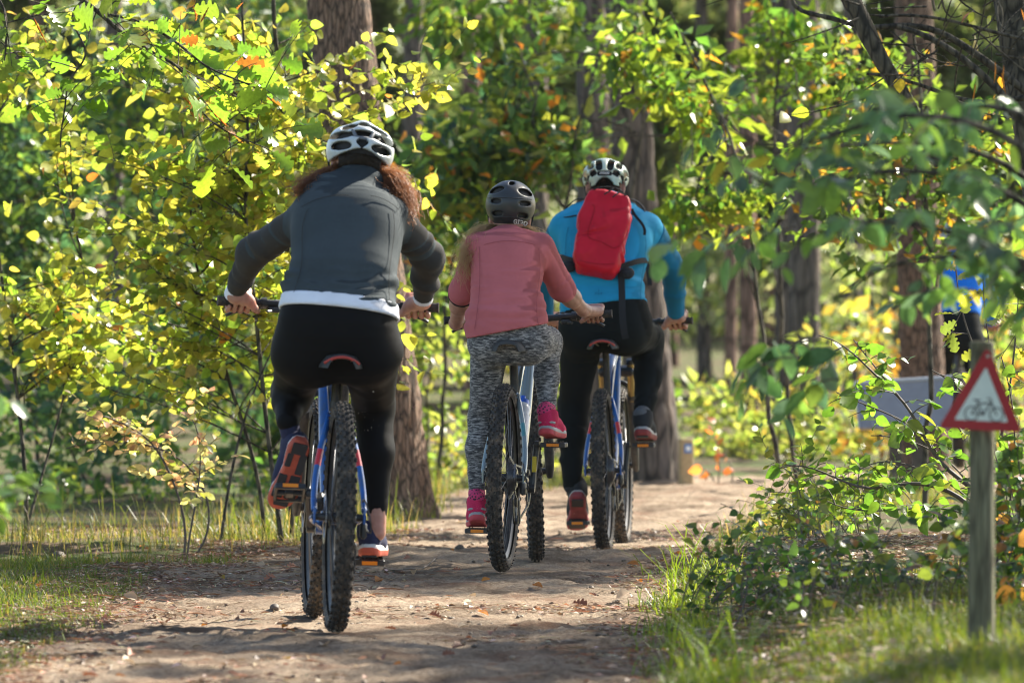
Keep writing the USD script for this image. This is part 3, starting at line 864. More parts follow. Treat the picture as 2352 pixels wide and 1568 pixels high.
WY, GY, MY, DY = 19.0, 23.4, 26.7, 43.0
p = at(770, 1455, WY)
bike_w = Bike('bicycle', 'blue mountain bike with red bands under the woman in the charcoal jacket', (p[0], WY, p[2] + .004), deg(5.5), deg(1.8), (blue_m, red_m),
              saddle_z=.875, bar_z=1.035, bar_half=.362, crank=(.13, -.11), pedal_pitch=(-.5, .1), saddle_edge=saddle_red)
p = at(1154, 1314, GY)
bike_g = Bike('bicycle', 'silver mountain bike with black saddle under the child in pink', (p[0], GY, p[2] + .004), deg(-6.5), deg(0.8), (silver_m, teal_m),
              saddle_z=.895, bar_z=.985, bar_half=.335, steer=deg(8), crank=(.02, .172), pedal_x=.146, drop=.05, bottle=True, sticker=True)
p = at(1389, 1271, MY)
bike_m = Bike('bicycle', 'blue mountain bike with gold fork tubes under the man with the red backpack', (p[0], MY, p[2] + .004), deg(-5.2), deg(-1.0), (blue_m, red_m),
              saddle_z=.945, bar_z=1.02, bar_half=.355, crank=(.02, .172), pedal_x=.15, drop=.07, fork_col=gold_m, saddle_edge=saddle_red)
# ---------------------------------------------------------------- people
def secs(rows, Y0):
    out = []
    for py, xl, xr, yl, dh in rows:
        Y = Y0 + yl
        c = at((xl + xr) / 2, py, Y)
        out.append((*c, (xr - xl) / 2 * Y / FPX, dh))
    return np.array(out)


def hand_prims(grip, u, fwd, wrist, s=1.0, thumb_up=False, k=.007):
    """A hand closed round a handlebar grip: palm, four curled fingers and a thumb. u points outwards along the bar."""
    u = unit(u); f = unit(fwd - u * (u @ fwd)); w = np.cross(u, f)
    if w[2] < 0:
        w = -w
    G = np.asarray(grip)

    def P(du, r, th):
        return G + u * du * s + (f * math.cos(th) + w * math.sin(th)) * r * s
    pr = []
    palm_a, palm_b = P(-.028, .034, deg(128)), P(.030, .034, deg(122))
    knu = []
    for i, (du, ln, rr) in enumerate(((-.036, 1.0, .0098), (-.013, 1.06, .0100), (.010, 1.0, .0096), (.031, .86, .0084))):
        m = P(du * .95, .036, deg(86)); p1 = P(du, .034, deg(10)); p2 = P(du * .97, .030, deg(-80)); p3 = P(du * .95, .028, deg(-80 - 72 * ln))
        pr += [cap(m, p1, rr * 1.12 * s, rr * 1.05 * s, k), cap(p1, p2, rr * 1.08 * s, rr * .98 * s, k * .4), cap(p2, p3, rr * s, rr * .84 * s, k * .4)]
        knu.append(m)
    wr = np.asarray(wrist)
    pr += [cap(knu[0], P(-.026, .040, deg(165)), .012 * s, .015 * s, .014), cap(knu[1], P(-.008, .042, deg(160)), .0125 * s, .016 * s, .014), cap(knu[2], P(.010, .042, deg(160)), .012 * s, .015 * s, .014), cap(knu[3], P(.026, .040, deg(162)), .011 * s, .014 * s, .014)]
    heel = P(0, .050, deg(165))
    pr += [cap(heel - u * .016 * s, wr, .020 * s, .022 * s, .02), cap(heel + u * .014 * s, wr, .019 * s, .022 * s, .02)]
    tb = P(-.036, .042, deg(178)); t1 = P(-.055, .036, deg(215)); t2 = P(-.070, .029, deg(262))
    pr += [cap(heel - u * .02 * s, tb, .018 * s, .0165 * s, .014), cap(tb, t1, .0150 * s, .0122 * s, .008), cap(t1, t2, .0122 * s, .0098 * s, .005)]
    return pr


def head_mesh(c, M, s=1.0, h=.0045):
    """Skull, jaw, neck stub, ears, nose, brow, lips and eyes; M turns the head (x right, y facing, z up)."""
    Rm = np.asarray(M)[:3, :3]
    W = lambda p: c + Rm @ (np.asarray(p, float) * s)
    F = Field(h)
    F.add(ell(W((0, -.008, .022)), np.array((.077, .098, .100)) * s, Rm), ell(W((0, .026, -.045)), np.array((.060, .070, .075)) * s, Rm, .03),
          ell(W((0, .062, -.092)), np.array((.030, .028, .024)) * s, Rm, .03),
          cap(W((0, .088, .008)), W((0, .112, -.030)), .010 * s, .015 * s, .012), ell(W((-.014, .100, -.034)), np.array((.010, .011, .008)) * s, Rm, .008), ell(W((.014, .100, -.034)), np.array((.010, .011, .008)) * s, Rm, .008),
          cap(W((-.040, .080, .024)), W((.040, .080, .024)), .013 * s, .013 * s, .02),
          cap(W((-.020, .090, -.062)), W((.020, .090, -.062)), .0085 * s, .0085 * s, .008), cap(W((-.018, .088, -.074)), W((.018, .088, -.074)), .009 * s, .009 * s, .008))
    for sx in (-1, 1):
        F.add(ell(W((sx * .079, -.004, -.012)), np.array((.010, .022, .032)) * s, Rm @ R([0, 0, 1], sx * .35)[:3, :3], .010), ell(W((sx * .033, .086, .004)), np.array((.013, .010, .010)) * s, Rm, .004))
        q = W((sx * .033, .098, .004))
        F.cut(lambda P, q=q: .007 * s - np.linalg.norm((P - q), axis=-1))
    return F.build()


def shoe(parent, H, d, n, L, up_m, mid_m, sole_m, pads=None, name='shoe', lace=None, stripe=None):
    """A sports shoe: upper > midsole, outsole, pads, laces. H heel on the sole plane, d towards the toe, n up through the foot."""
    d = unit(d); n = unit(n - d * (d @ n)); x = np.cross(d, n)
    M = frame(H, x, d, n) @ np.diag([L / .27, L / .27, L / .27, 1])
    F = Field(.0042)
    F.add(cap((0, .035, .040), (0, .060, .045), .034, .036, .0), cap((0, .04, .065), (0, .058, .098), .032, .036, .03), cap((0, .06, .08), (0, .14, .055), .038, .036, .03), cap((0, .13, .045), (.004, .215, .032), .036, .034, .03), cap((.016, .165, .03), (.014, .215, .028), .028, .026, .03), cap((-.014, .165, .03), (-.010, .21, .028), .026, .024, .03), ell((0, .235, .028), (.034, .030, .024), k=.02))
    F.cut(lambda P: .014 - P[..., 2])
    F.cut(lambda P: P[..., 2] - (.100 + .25 * (.06 - P[..., 1]).clip(0, .04)))
    m = F.build(); m.apply_transform(M)
    up = obj(name, m, up_m, parent, smooth=True)
    yy = np.array([0, .008, .03, .07, .11, .15, .19, .22, .245, .262, .27]); hw = np.array([.012, .024, .034, .033, .031, .037, .045, .044, .037, .024, .010]); cx = np.array([0, 0, 0, .001, .003, .004, .003, .001, -.002, -.004, -.004])

    def outline(g):
        return np.vstack([np.c_[cx + hw + g, np.where(yy < .005, yy - g, np.where(yy > .26, yy + g, yy))], np.c_[cx - hw - g, np.where(yy < .005, yy - g, np.where(yy > .26, yy + g, yy))][::-1]])
    def layered(levels):
        V, Fc = [], []
        for g, z, rock in levels:
            o = outline(g); zz = z + rock * (.018 * np.clip((o[:, 1] - .19) / .08, 0, 1) ** 1.6 + .010 * np.clip((.03 - o[:, 1]) / .03, 0, 1) ** 1.5); V.append(np.c_[o, zz])
        k = len(V[0])
        for a in range(len(V) - 1):
            for i in range(k):
                j = (i + 1) % k; Fc.append((a * k + i, a * k + j, (a + 1) * k + j, (a + 1) * k + i))
        half = k // 2
        for base, rev in ((0, True), ((len(V) - 1) * k, False)):
            for i in range(half - 1):
                q = (base + i, base + i + 1, base + k - 2 - i, base + k - 1 - i); Fc.append(q[::-1] if rev else q)
        return trimesh.Trimesh(np.vstack(V), np.vstack([np.array(Fc)[:, [0, 1, 2]], np.array(Fc)[:, [0, 2, 3]]]), process=False)
    m = layered([(.001, .006, 1), (.0025, .014, 1), (.001, .024, .6), (-.004, .030, .5)]); m.apply_transform(M); obj('midsole', m, mid_m, up, smooth=50)
    m = layered([(-.006, -.010, 1), (.0015, -.007, 1), (.0035, .010, 1)]); m.apply_transform(M); obj('outsole', m, sole_m, up, smooth=50)
    if pads:
        for (cy_, cx_, ly, lx) in pads:
            from shapely.geometry import box as sbox
            pol = sbox(-lx / 2 + .004, -ly / 2 + .004, lx / 2 - .004, ly / 2 - .004).buffer(.004, 3)
            rock = .018 * np.clip((cy_ - .19) / .08, 0, 1) ** 1.6 + .010 * np.clip((.03 - cy_) / .03, 0, 1) ** 1.5
            m = prism(pol, -.0125, -.006); m.apply_translation((cx_, cy_, rock)); m.apply_transform(M); obj('sole_pad', m, sole_black, up)
    mb = MB()
    for i in range(5):
        y0 = .095 + i * .019; z0 = .094 - i * .0095
        mb.tube(np.array([(-.022, y0 - .003, z0 - .010), (-.010, y0, z0 + .002), (.010, y0 + .004, z0 + .002), (.022, y0 + .003, z0 - .010)]), .0026, 5)
    for sx in (-1, 1):
        mb.tube(smooth_path([(0, .095, .100), (sx * .025, .100, .108), (sx * .045, .105, .085), (sx * .030, .110, .070), (sx * .008, .10, .096)], 14), .0017, 4)
    v, f = mb.get(); obj('laces', (v @ M[:3, :3].T + M[:3, 3], f), lace or strap_m, up)
    mb = MB(); 
    if stripe is not None:
        mb.tube(np.array([(-.0355, .028, .045), (-.028, .010, .046), (0, .0035, .047), (.028, .010, .046), (.0355, .028, .045)]), .0055, 6)
        v, f = mb.get(); obj('heel_stripe', (v @ M[:3, :3].T + M[:3, 3], f), stripe, up, smooth=True)
    return up


def strands(parent, name, curves, width, mat):
    pts = np.vstack(curves); n = [len(c) for c in curves]
    c = UsdGeom.BasisCurves.Define(stage, numbered(name, path_of(parent)))
    c.CreateTypeAttr('linear'); c.CreateWrapAttr('nonperiodic')
    c.CreateCurveVertexCountsAttr(Vt.IntArray(n)); c.CreatePointsAttr(Vt.Vec3fArray.FromNumpy(pts.astype(np.float32)))
    c.CreateWidthsAttr(Vt.FloatArray.FromNumpy(np.full(len(pts), width, np.float32))); c.SetWidthsInterpolation('vertex')
    UsdShade.MaterialBindingAPI.Apply(c.GetPrim()).Bind(mat)
    return c


def plane_cut(p, n):
    p, n = np.asarray(p, float), unit(n)
    return lambda P: (P - p) @ n


class Rider:
    def __init__(r, Y0, rows, head, head_M, arms, legs, glutes, hs=1.0, lateral=(1, 0, 0)):
        r.Y0, r.S, r.lat = Y0, secs(rows, Y0), np.array(lateral, float)
        J = lambda j: np.r_[at(j[0], j[1], Y0 + j[2]), j[3] if len(j) > 3 else 0]
        r.head = at(*head[:2], Y0 + head[2]); r.hM, r.hs = head_M, hs
        r.arms = {k: [J(j) for j in v] for k, v in arms.items()}
        r.legs = {k: [J(j) for j in v] for k, v in legs.items()}
        r.glutes = [J(j) for j in glutes]

    def arm_prims(r, off=0.0, wr=None, upto=9, flat=False, sides=(-1, 1), k=.03):
        out = []
        for sd in sides:
            a = r.arms[sd]; n = min(len(a) - 1, upto)
            for i in range(n):
                out.append(cap(a[i][:3], a[i + 1][:3], a[i][3] + off, a[i + 1][3] + off, k if i == 0 else .025, flat and i == n - 1, wr, seed=int(7 + sd + i)))
        return out

    def leg_prims(r, off=0.0, wr=None, flat=False, k=.05):
        out = []
        for sd in (-1, 1):
            a = r.legs[sd]
            for i in range(len(a) - 1):
                out.append(cap(a[i][:3], a[i + 1][:3], a[i][3] + off, a[i + 1][3] + off, k if i == 0 else .03, flat and i == len(a) - 2, wr, seed=int(17 + sd + i)))
        for g in r.glutes:
            out.append(cap(g[:3] - [0, 0, .001], g[:3], g[3] + off, g[3] + off, .05))
        return out

    def skin(r, root, bike, hand_scale=1.0, fore=False, wrist_r=.024, extra=()):
        F = Field(.011)
        F.add(loft(r.S, r.lat, .03, -.016), *r.arm_prims(-.013), *r.leg_prims(-.012))
        F.add(*extra)
        nb = r.S[-1][:3]
        F.add(cap(nb - [0, .02, .05], r.head + r.hM[:3, :3] @ [0, -.01, -.05], .052 * r.hs, .052 * r.hs, .03))
        meshes = [F.build(), head_mesh(r.head, r.hM, r.hs)]
        fwd = bike.M[:3, 1]
        for sd in (-1, 1):
            G, u = bike.grip[sd]
            a = r.arms[sd]; wr = a[-1][:3]
            H = Field(.0032); H.add(*hand_prims(G, u, fwd, wr, hand_scale))
            if fore:
                H.add(cap(a[1][:3], wr, a[1][3] - .004, a[-1][3], .02), cap(a[1][:3], a[1][:3] + (wr - a[1][:3]) * .45, a[1][3] - .004, a[1][3] - .003, .02))
            else:
                H.add(cap(wr + (a[1][:3] - wr) * .35, wr, .027 * hand_scale, wrist_r * hand_scale, .02))
            meshes.append(H.build())
        m = joined(meshes)
        return obj('body', m, skin_m, root, smooth=True)


def helmet_shell(c, M, radii, vents, cuts, h=.0042, ridges=0.0, thick=.022, mirror=True, extra=None, front=True, grow=1.0):
    """Foam shell: an ellipsoid with vents cut through it. vents: (x, z, half width, half height, tilt) seen from behind."""
    radii = np.array(radii)
    F = Field(h)
    base = ell((0, 0, 0), radii)
    def f(P):
        d = base[0](P)
        if ridges:
            d = d - ridges * np.cos(P[..., 0] / radii[0] * 4.5 * PI / 2 * 1.0) * np.clip(P[..., 2] / radii[2], 0, 1)
        return d
    F.add((f, -radii - .02, radii + .02, 0.0))
    F.cut(lambda P: -(base[0](P) + thick))
    for cfn in cuts:
        F.cut(cfn)
    def ventcut(v):
        x, z, a, b, t = v[:5]; e = v[5] if len(v) > 5 else 2.6
        ct, st = math.cos(t), math.sin(t)
        def g(P):
            u = (P[..., 0] - x) * ct + (P[..., 2] - z) * st; w = -(P[..., 0] - x) * st + (P[..., 2] - z) * ct
            d = (1 - ((np.abs(u) / a) ** e + (np.abs(w) / b) ** e) ** (1 / e)) * min(a, b)
            return np.where((P[..., 1] < .02) | front, d, -1.0)
        g.soft = .004
        return g
    for v in vents:
        F.cut(ventcut((v[0], v[1], v[2] * grow, v[3] * grow, *v[4:])))
    if extra:
        for e in extra:
            F.cut(e)
    m = F.build()
    m.apply_transform(frame(c, *np.asarray(M)[:3, :3].T))
    return m


def seam(parent, mesh, pts_px, Y, mat, r=.0009, name='seam', n=26):
    """A stitched seam laid on the back of a garment."""
    V = np.asarray(mesh.vertices); q = smooth_path(np.array([(a, b, 0.) for a, b in pts_px]), n)
    out = []
    for a, b, _ in q:
        w = at(a, b, Y); k = (np.abs(V[:, 0] - w[0]) < .009) & (np.abs(V[:, 2] - w[2]) < .009)
        if k.any():
            c = V[k]; out.append((w[0], np.sort(c[:, 1])[: 3].mean(), w[2]))
    if len(out) > 4:
        p = np.array(out); p[1:-1, 1] = (p[:-2, 1] + p[1:-1, 1] + p[2:, 1]) / 3
        mb = MB(); mb.tube(p + [0, .0002, 0], r, 5); obj(name, mb.get(), mat, parent, smooth=True)


def on_ellipsoid(m, radii, c, M, lift=.0006):
    """Lays a flat drawing (x right, z up, y = thickness) on the back of an ellipsoid."""
    v = np.array(m.vertices)
    y = -radii[1] * np.sqrt(np.clip(1 - (v[:, 0] / radii[0]) ** 2 - (v[:, 2] / radii[2]) ** 2, .02, 1)) - lift - v[:, 1]
    return trimesh.Trimesh(c + np.c_[v[:, 0], y, v[:, 2]] @ np.asarray(M)[:3, :3].T, m.faces, process=False)


def text_flat(s, height, width, x, z, bold=True, slant=0.0, rot=0.0):
    t = meshkit.text_mesh(s, height, .0012, bold); t.apply_translation(-t.bounds.mean(0))
    v = np.array(t.vertices); v[:, 0] *= width / np.ptp(v[:, 0]); v[:, 0] += v[:, 1] * slant
    c_, s_ = math.cos(rot), math.sin(rot)
    return trimesh.Trimesh(np.c_[x + v[:, 0] * c_ - v[:, 1] * s_, v[:, 2], z + v[:, 0] * s_ + v[:, 1] * c_], t.faces, process=False)


def liner(root, c, M, radii, lo=-.35):
    m = trimesh.creation.icosphere(4, 1.0); v = np.array(m.vertices) * np.array(radii)
    keep = m.triangles_center[:, 2] > lo
    m2 = trimesh.Trimesh(c + v @ np.asarray(M)[:3, :3].T, m.faces[keep], process=False)
    return obj('liner', m2, helm_dark, root, smooth=True)


def ankle_tube(root, name, a, b, ra, rb, mat, wr=None):
    F = Field(.0045); F.add(cap(a, b, ra, rb, 0.0, wr=wr)); return obj(name, F.build(), mat, root, smooth=True)


# ======================= the woman in the charcoal jacket
person_w = thing('person', 'person in charcoal jacket, black leggings and white vented helmet riding the nearest bicycle', 'person')
hMw = R([0, 0, 1], deg(4)) @ R([0, 1, 0], deg(7)) @ R([1, 0, 0], deg(-8))
rows = [(862, 700, 856, .265, .07), (838, 650, 900, .255, .10), (795, 633, 912, .235, .132), (750, 637, 912, .225, .142), (710, 647, 911, .235, .132), (680, 656, 905, .25, .12), (640, 669, 903, .27, .112), (600, 677, 905, .31, .112),
        (560, 676, 913, .35, .118), (520, 677, 918, .39, .12), (485, 684, 915, .43, .108), (455, 712, 896, .46, .088), (430, 762, 872, .485, .066), (408, 778, 864, .505, .058)]
rw = Rider(WY, rows, (823, 381, .555), hMw,
           {-1: [(710, 496, .435, .055), (584, 578, .62, .046), (541, 668, .765, .030)], 1: [(903, 496, .435, .055), (982, 590, .62, .047), (972, 684, .765, .030)]},
           {-1: [(700, 812, .25, .096), (672, 900, .55, .066), (668, 922, .44, .056), (660, 968, .31, .036)], 1: [(850, 812, .25, .098), (858, 930, .52, .066), (863, 1040, .475, .057), (866, 1188, .455, .031)]},
           [(716, 818, .225, .088), (834, 820, .225, .088)])
_an = rw.legs[1][-1][:3]
rw.skin(person_w, bike_w, .98, extra=[cap(_an + [0, 0, .06], _an + [0, -.005, -.05], .0295, .029, .02)])
spine_top = unit(rw.S[4][:3] - rw.S[3][:3])
# leggings
F = Field(.0075); F.add(loft(rw.S[:6], rw.lat, .04, 0.0), *rw.leg_prims(0.0, (.0016, 26)))
F.cut(plane_cut(rw.S[5][:3], spine_top)); F.cut(plane_cut(rw.legs[1][-1][:3], (0, -.1, -1)))
obj('leggings', F.build(), legging_m, person_w, smooth=True)
# jacket body and hood
F = Field(.0065); F.add(loft(rw.S, rw.lat, .03, .013, (.0125, 30, .07, .32, 2.0), seed=4), *rw.arm_prims(.004, (.0045, 24), upto=1))
hem_n = -spine_top + np.array([0, 0, 0])
F.cut(plane_cut(rw.S[4][:3] + spine_top * .006, -spine_top))
hoodc = at(822, 418, WY + .475)
F.add(ell(hoodc + [0, .0, .0], (.078, .055, .045), k=.03), cap(at(775, 438, WY + .44), at(868, 448, WY + .44), .022, .022, .025), cap(at(776, 428, WY + .425), at(820, 462, WY + .385), .020, .024, .010), cap(at(820, 462, WY + .385), at(884, 446, WY + .42), .024, .020, .010), cap(at(790, 404, WY + .46), at(862, 408, WY + .46), .018, .018, .012))
_m = F.build(); jk = obj('jacket', _m, jacket_m, person_w, smooth=True)
for q in ([(706, 478), (693, 530), (694, 600), (684, 650), (668, 690)], [(900, 480), (905, 530), (897, 600), (894, 650), (896, 690)], [(690, 474), (740, 452), (800, 447)], [(915, 480), (880, 456), (850, 448)]):
    seam(jk, _m, q, WY + .22, sleeve_m)
for sd in (-1, 1):
    F = Field(.006); F.add(*rw.arm_prims(.006, (.0090, 27), flat=True, sides=(sd,)))
    s0 = rw.arms[sd][0][:3] + [sd * .004, 0, 0]
    F.cut(plane_cut(s0, (-sd, 0, .35)))
    obj('sleeve', F.build(), sleeve_m, person_w, smooth=True)
# white shirt: hem below the jacket, and cuffs
F = Field(.006); F.add(loft(rw.S[:7], rw.lat, .03, .010, (.002, 22, 0, .5, 1.0)))
F.cut(plane_cut(rw.S[4][:3] + spine_top * .03, spine_top)); F.cut(plane_cut(rw.S[3][:3] + spine_top * .040, -spine_top))
shirt = obj('shirt', F.build(), shirt_m, person_w, smooth=True)
for sd in (-1, 1):
    a = rw.arms[sd]; t = unit(a[2][:3] - a[1][:3]); F = Field(.004)
    ext = .026 if sd < 0 else .010
    F.add(cap(a[2][:3] - t * .03, a[2][:3] + t * ext, .034, .0325, 0, flat=True)); obj('cuff', F.build(), shirt_m, shirt, smooth=True)
# shoes
b = bike_w.pedal[1]
ankle = rw.legs[1][-1][:3]
shoe(person_w, np.array([b[0] + .004, b[1] - .165, b[2] + .030]), (.06, 1, -.03), (0, 0, 1), .262, shoe_navy, foam_white, sole_orange, name='shoe', pads=[(.04, 0, .05, .05), (.19, 0, .06, .07)])
b = bike_w.pedal[-1]
d = unit((-.30, .40, -.86)); n_ = unit((-.15, .90, .45)); n_ = unit(n_ - d * (d @ n_))
H = b + n_ * .022 - d * .185 + np.array([-.012, 0, 0])
shoe(person_w, H, d, n_, .262, shoe_navy, foam_white, sole_orange, name='shoe',
     pads=[(.030, 0, .040, .050), (.085, .022, .075, .024), (.075, -.022, .050, .020), (.150, -.024, .040, .028), (.150, .018, .042, .034), (.198, -.024, .040, .036), (.198, .020, .040, .040), (.238, 0, .026, .050)])
ankle_tube(person_w, 'sock', rw.legs[-1][-1][:3], H + n_ * .075 + d * .055, .033, .034, shoe_navy, (.002, 40))
# helmet
hr = np.array((.111, .146, .096)); hc = rw.head + hMw[:3, :3] @ [0, -.012, .045]
cz_ = hc
cut1 = lambda P: -(P[..., 2] + .012 + np.where(P[..., 1] < .02, .036 * np.clip(np.abs(P[..., 0]) / .1, 0, 1) ** 1.4, .016))
ventsw = [(-.066, -.006, .027, .0125, .02, 2.2), (.062, -.006, .029, .0125, -.06, 2.2), (-.070, .030, .029, .0115, .10, 2.2), (.070, .029, .031, .0115, -.12, 2.2), (-.001, .036, .035, .0120, 0, 2.4), (-.002, .008, .018, .016, 0, 1.3), (-.046, .062, .022, .0085, .35, 2.2), (.047, .061, .030, .0080, -.35, 2.2), (-.001, .074, .015, .0080, 0, 2.2)]
hw = obj('helmet', helmet_shell(hc, hMw, hr, ventsw, [cut1], ridges=.005, grow=1.16), helm_white, person_w, smooth=True)
liner(hw, hc, hMw, hr * .80)
mb = MB()
for xs, zs, xe, ze in ((-.036, .048, -.018, .012), (.034, .048, .016, .012), (-.024, .022, .022, .022)):
    def q(x, z): return hc + hMw[:3, :3] @ [x, -hr[1] * .93 * math.sqrt(max(.05, 1 - (x / hr[0]) ** 2 - (z / hr[2]) ** 2)), z]
    mb.tube([q(xs, zs), q((xs + xe) / 2, (zs + ze) / 2), q(xe, ze)], .006, 8)
obj('foam_bridge', mb.get(), helm_grey, hw, smooth=True)
mb = MB()
for sx in (-1, 1):
    mb.tube(smooth_path([hc + hMw[:3, :3] @ [sx * .10, .02, -.02], hc + hMw[:3, :3] @ [sx * .082, .03, -.09], hc + hMw[:3, :3] @ [0, .06, -.165]], 10), .004, 5)
obj('chin_strap', mb.get(), strap_m, hw, smooth=True)
# hair
rng = np.random.default_rng(11)
cv = []
for i in range(1500):
    sx = -1 if rng.random() < .48 else 1
    st = hc + hMw[:3, :3] @ [sx * (.035 + .05 * rng.random()), -.085 + .06 * rng.random(), -.055 - .03 * rng.random()]
    q = rng.random() ** .7
    if sx < 0:
        e = at(748 - 70 * q + rng.normal(0, 12), 404 + 40 * q + rng.normal(0, 13), WY + .40 - .05 * q + rng.random() * .12); m = at(764 - 14 * q + rng.normal(0, 6), 398 + rng.normal(0, 6), WY + .47 + rng.random() * .08)
        pts = [st, m, e]
    else:
        m = at(884 + 14 * q + rng.normal(0, 9), 405 + rng.normal(0, 9), WY + .46 + rng.random() * .08)
        e = at(900 + 44 * q + rng.normal(0, 15), 430 + 66 * q + rng.normal(0, 17), WY + .42 - .05 * q + rng.random() * .08)
        pts = [st, m, e]
    p = smooth_path(pts, 10); w = np.linspace(0, 1, 10)[:, None]
    p += rng.normal(0, .0045, p.shape) * w
    p[:, 0] += .010 * np.sin(np.linspace(0, 11, 10) + rng.random() * 6) * w[:, 0]; p[:, 2] += .004 * np.sin(np.linspace(0, 9, 10) + rng.random() * 6) * w[:, 0]; cv.append(p)
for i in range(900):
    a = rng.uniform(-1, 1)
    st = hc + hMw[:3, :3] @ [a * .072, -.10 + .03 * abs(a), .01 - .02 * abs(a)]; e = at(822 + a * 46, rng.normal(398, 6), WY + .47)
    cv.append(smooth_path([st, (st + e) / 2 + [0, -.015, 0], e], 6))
strands(person_w, 'hair', cv[:1500], .0010, hair_auburn)
strands(person_w, 'hair', cv[1500:], .0012, hair_dark)  # shade under the helmet is put into this darker hair colour

# ======================= the child in pink
person_g = thing('person', 'child in pink fleece, grey heather leggings and black helmet riding the silver bicycle', 'person')
hMg = R([0, 0, 1], deg(-4)) @ R([0, 1, 0], deg(2)) @ R([1, 0, 0], deg(-4))
rows = [(824, 1112, 1228, .245, .07), (808, 1090, 1250, .235, .10), (785, 1082, 1256, .225, .116), (755, 1085, 1249, .22, .116), (720, 1086, 1243, .225, .11), (680, 1084, 1239, .235, .10), (640, 1085, 1240, .26, .096), (600, 1085, 1247, .29, .096),
        (568, 1087, 1251, .32, .092), (558, 1100, 1240, .33, .08), (549, 1126, 1214, .345, .062), (540, 1144, 1200, .36, .048)]
rg = Rider(GY, rows, (1172, 500, .43), hMg,
           {-1: [(1100, 566, .31, .052), (1062, 668, .42, .043), (1047, 742, .70, .025)], 1: [(1240, 568, .31, .052), (1291, 662, .47, .042), (1340, 712, .70, .025)]},
           {-1: [(1126, 785, .25, .078), (1108, 962, .42, .053), (1098, 1030, .37, .046), (1095, 1138, .36, .031)], 1: [(1220, 785, .25, .080), (1256, 785, .53, .058), (1256, 865, .45, .047), (1257, 942, .37, .034)]},
           [(1130, 782, .20, .072), (1210, 782, .20, .072)], hs=.93)
rg.skin(person_g, bike_g, .86, fore=True)
sp = unit(rg.S[4][:3] - rg.S[2][:3])
F = Field(.0072); F.add(loft(rg.S[:6], rg.lat, .04, 0.0), *rg.leg_prims(0.0, (.0020, 34)))
F.cut(plane_cut(rg.S[5][:3], sp))
for sd in (-1, 1):
    q = rg.legs[sd][-1][:3]; t = unit(rg.legs[sd][-1][:3] - rg.legs[sd][-2][:3])
    F.cut(lambda P, q=q, t=t: np.where(np.linalg.norm(P - q, axis=-1) < .12, (P - q) @ t, -1))
_m = F.build(); lg_ = obj('leggings', _m, heather_m, person_g, smooth=True)
seam(lg_, _m, [(1168, 744), (1169, 765), (1170, 790)], GY + .12, heather_m, .0022)
hem = rg.S.copy(); hem[2:5, 3] += .012; hem[2:5, 4] += .010
F = Field(.0062); F.add(loft(hem[2:], rg.lat, .03, .011, (.0095, 27, .0, .32, 1.6), seed=9), *rg.arm_prims(.008, (.005, 26), upto=1, k=.02))
for sd in (-1, 1):
    a = rg.arms[sd]; F.add(cap(a[1][:3], a[1][:3] + (a[2][:3] - a[1][:3]) * (.10 if sd < 0 else .16), a[1][3] + .010, a[1][3] + .006, .02, flat=True, wr=(.006, 40)))
F.add(cap(at(1140, 556, GY + .325), at(1204, 557, GY + .325), .024, .024, .03))
F.cut(plane_cut(rg.S[3][:3] - sp * .008, -sp + np.array([.12, 0, 0])))
_m = F.build(); fl = obj('fleece', _m, pink_m, person_g, smooth=True)
for q in ([(1100, 566), (1102, 620), (1099, 690), (1090, 755)], [(1237, 570), (1240, 620), (1233, 690), (1236, 745)], [(1112, 562), (1168, 553), (1228, 562)]):
    seam(fl, _m, q, GY + .22, pink_seam, .0009)
a = rg.arms[-1]; t = unit(a[2][:3] - a[1][:3]); cpt = a[1][:3] + t * .035
F = Field(.004); F.add(cap(cpt - t * .004, cpt + t * .004, a[1][3] + .012, a[1][3] + .012, 0)); F.cut(lambda P: np.abs((P - cpt) @ t) - .006); obj('sleeve_cuff', F.build(), black_trim, fl, smooth=True)
for sd in (-1, 1):
    b = bike_g.pedal[sd]; q = rg.legs[sd][-1][:3]
    d = (.22, 1, -.10) if sd > 0 else (-.02, 1, -.16)
    H = np.array([b[0] - (.035 if sd > 0 else .005), b[1] - .145, b[2] + (.050 if sd > 0 else .050)])
    shoe(person_g, H, d, (0, .1, 1), .245, shoe_pink, foam_grey, sole_pink, name='shoe', stripe=foam_grey)
    ankle_tube(person_g, 'sock', q - unit(q - rg.legs[sd][-2][:3]) * .01, H + np.array([0, .05, .085]), .0345, .034, pinksock_m)
hr = np.array((.099, .128, .097)); hc = rg.head + hMg[:3, :3] @ [0, -.014, .050]
cut1 = lambda P: -(P[..., 2] + np.where(P[..., 1] < .03, .090, .03))
vg = [(.006, .078, .011, .0080, 0), (-.050, .050, .031, .0125, .25, 1.8), (.060, .044, .026, .013, -.3, 1.8), (-.050, .004, .020, .0085, -.08), (.062, -.002, .020, .009, .08), (-.043, -.044, .021, .009, -.05), (.054, -.049, .018, .009, .1)]
def step(P):
    return -.01 + 0 * P[..., 0]
hg = obj('helmet', helmet_shell(hc, hMg, hr, vg, [cut1], front=False), helm_black, person_g, smooth=True)
liner(hg, hc, hMg, hr * .87, -.93)
obj('logo', on_ellipsoid(text_flat('GIRO', .0155, .050, .046, -.074, slant=.18, rot=-.06), hr, hc, hMg), white_print, hg)
for zz, hh in ((.016, .0022), (-.058, .0014)):
    mb = MB(); xs = np.linspace(-.88, .88, 25) if zz > 0 else np.linspace(-.45, .45, 15)
    mb.tube([hc + hMg[:3, :3] @ [x * hr[0], -hr[1] * 1.003 * math.sqrt(max(.01, 1 - x * x - (zz / hr[2]) ** 2)), zz + .004 * x * x] for x in xs], hh, 5)
    obj('shell_edge', mb.get(), helm_black, hg, smooth=True)
mb = MB()
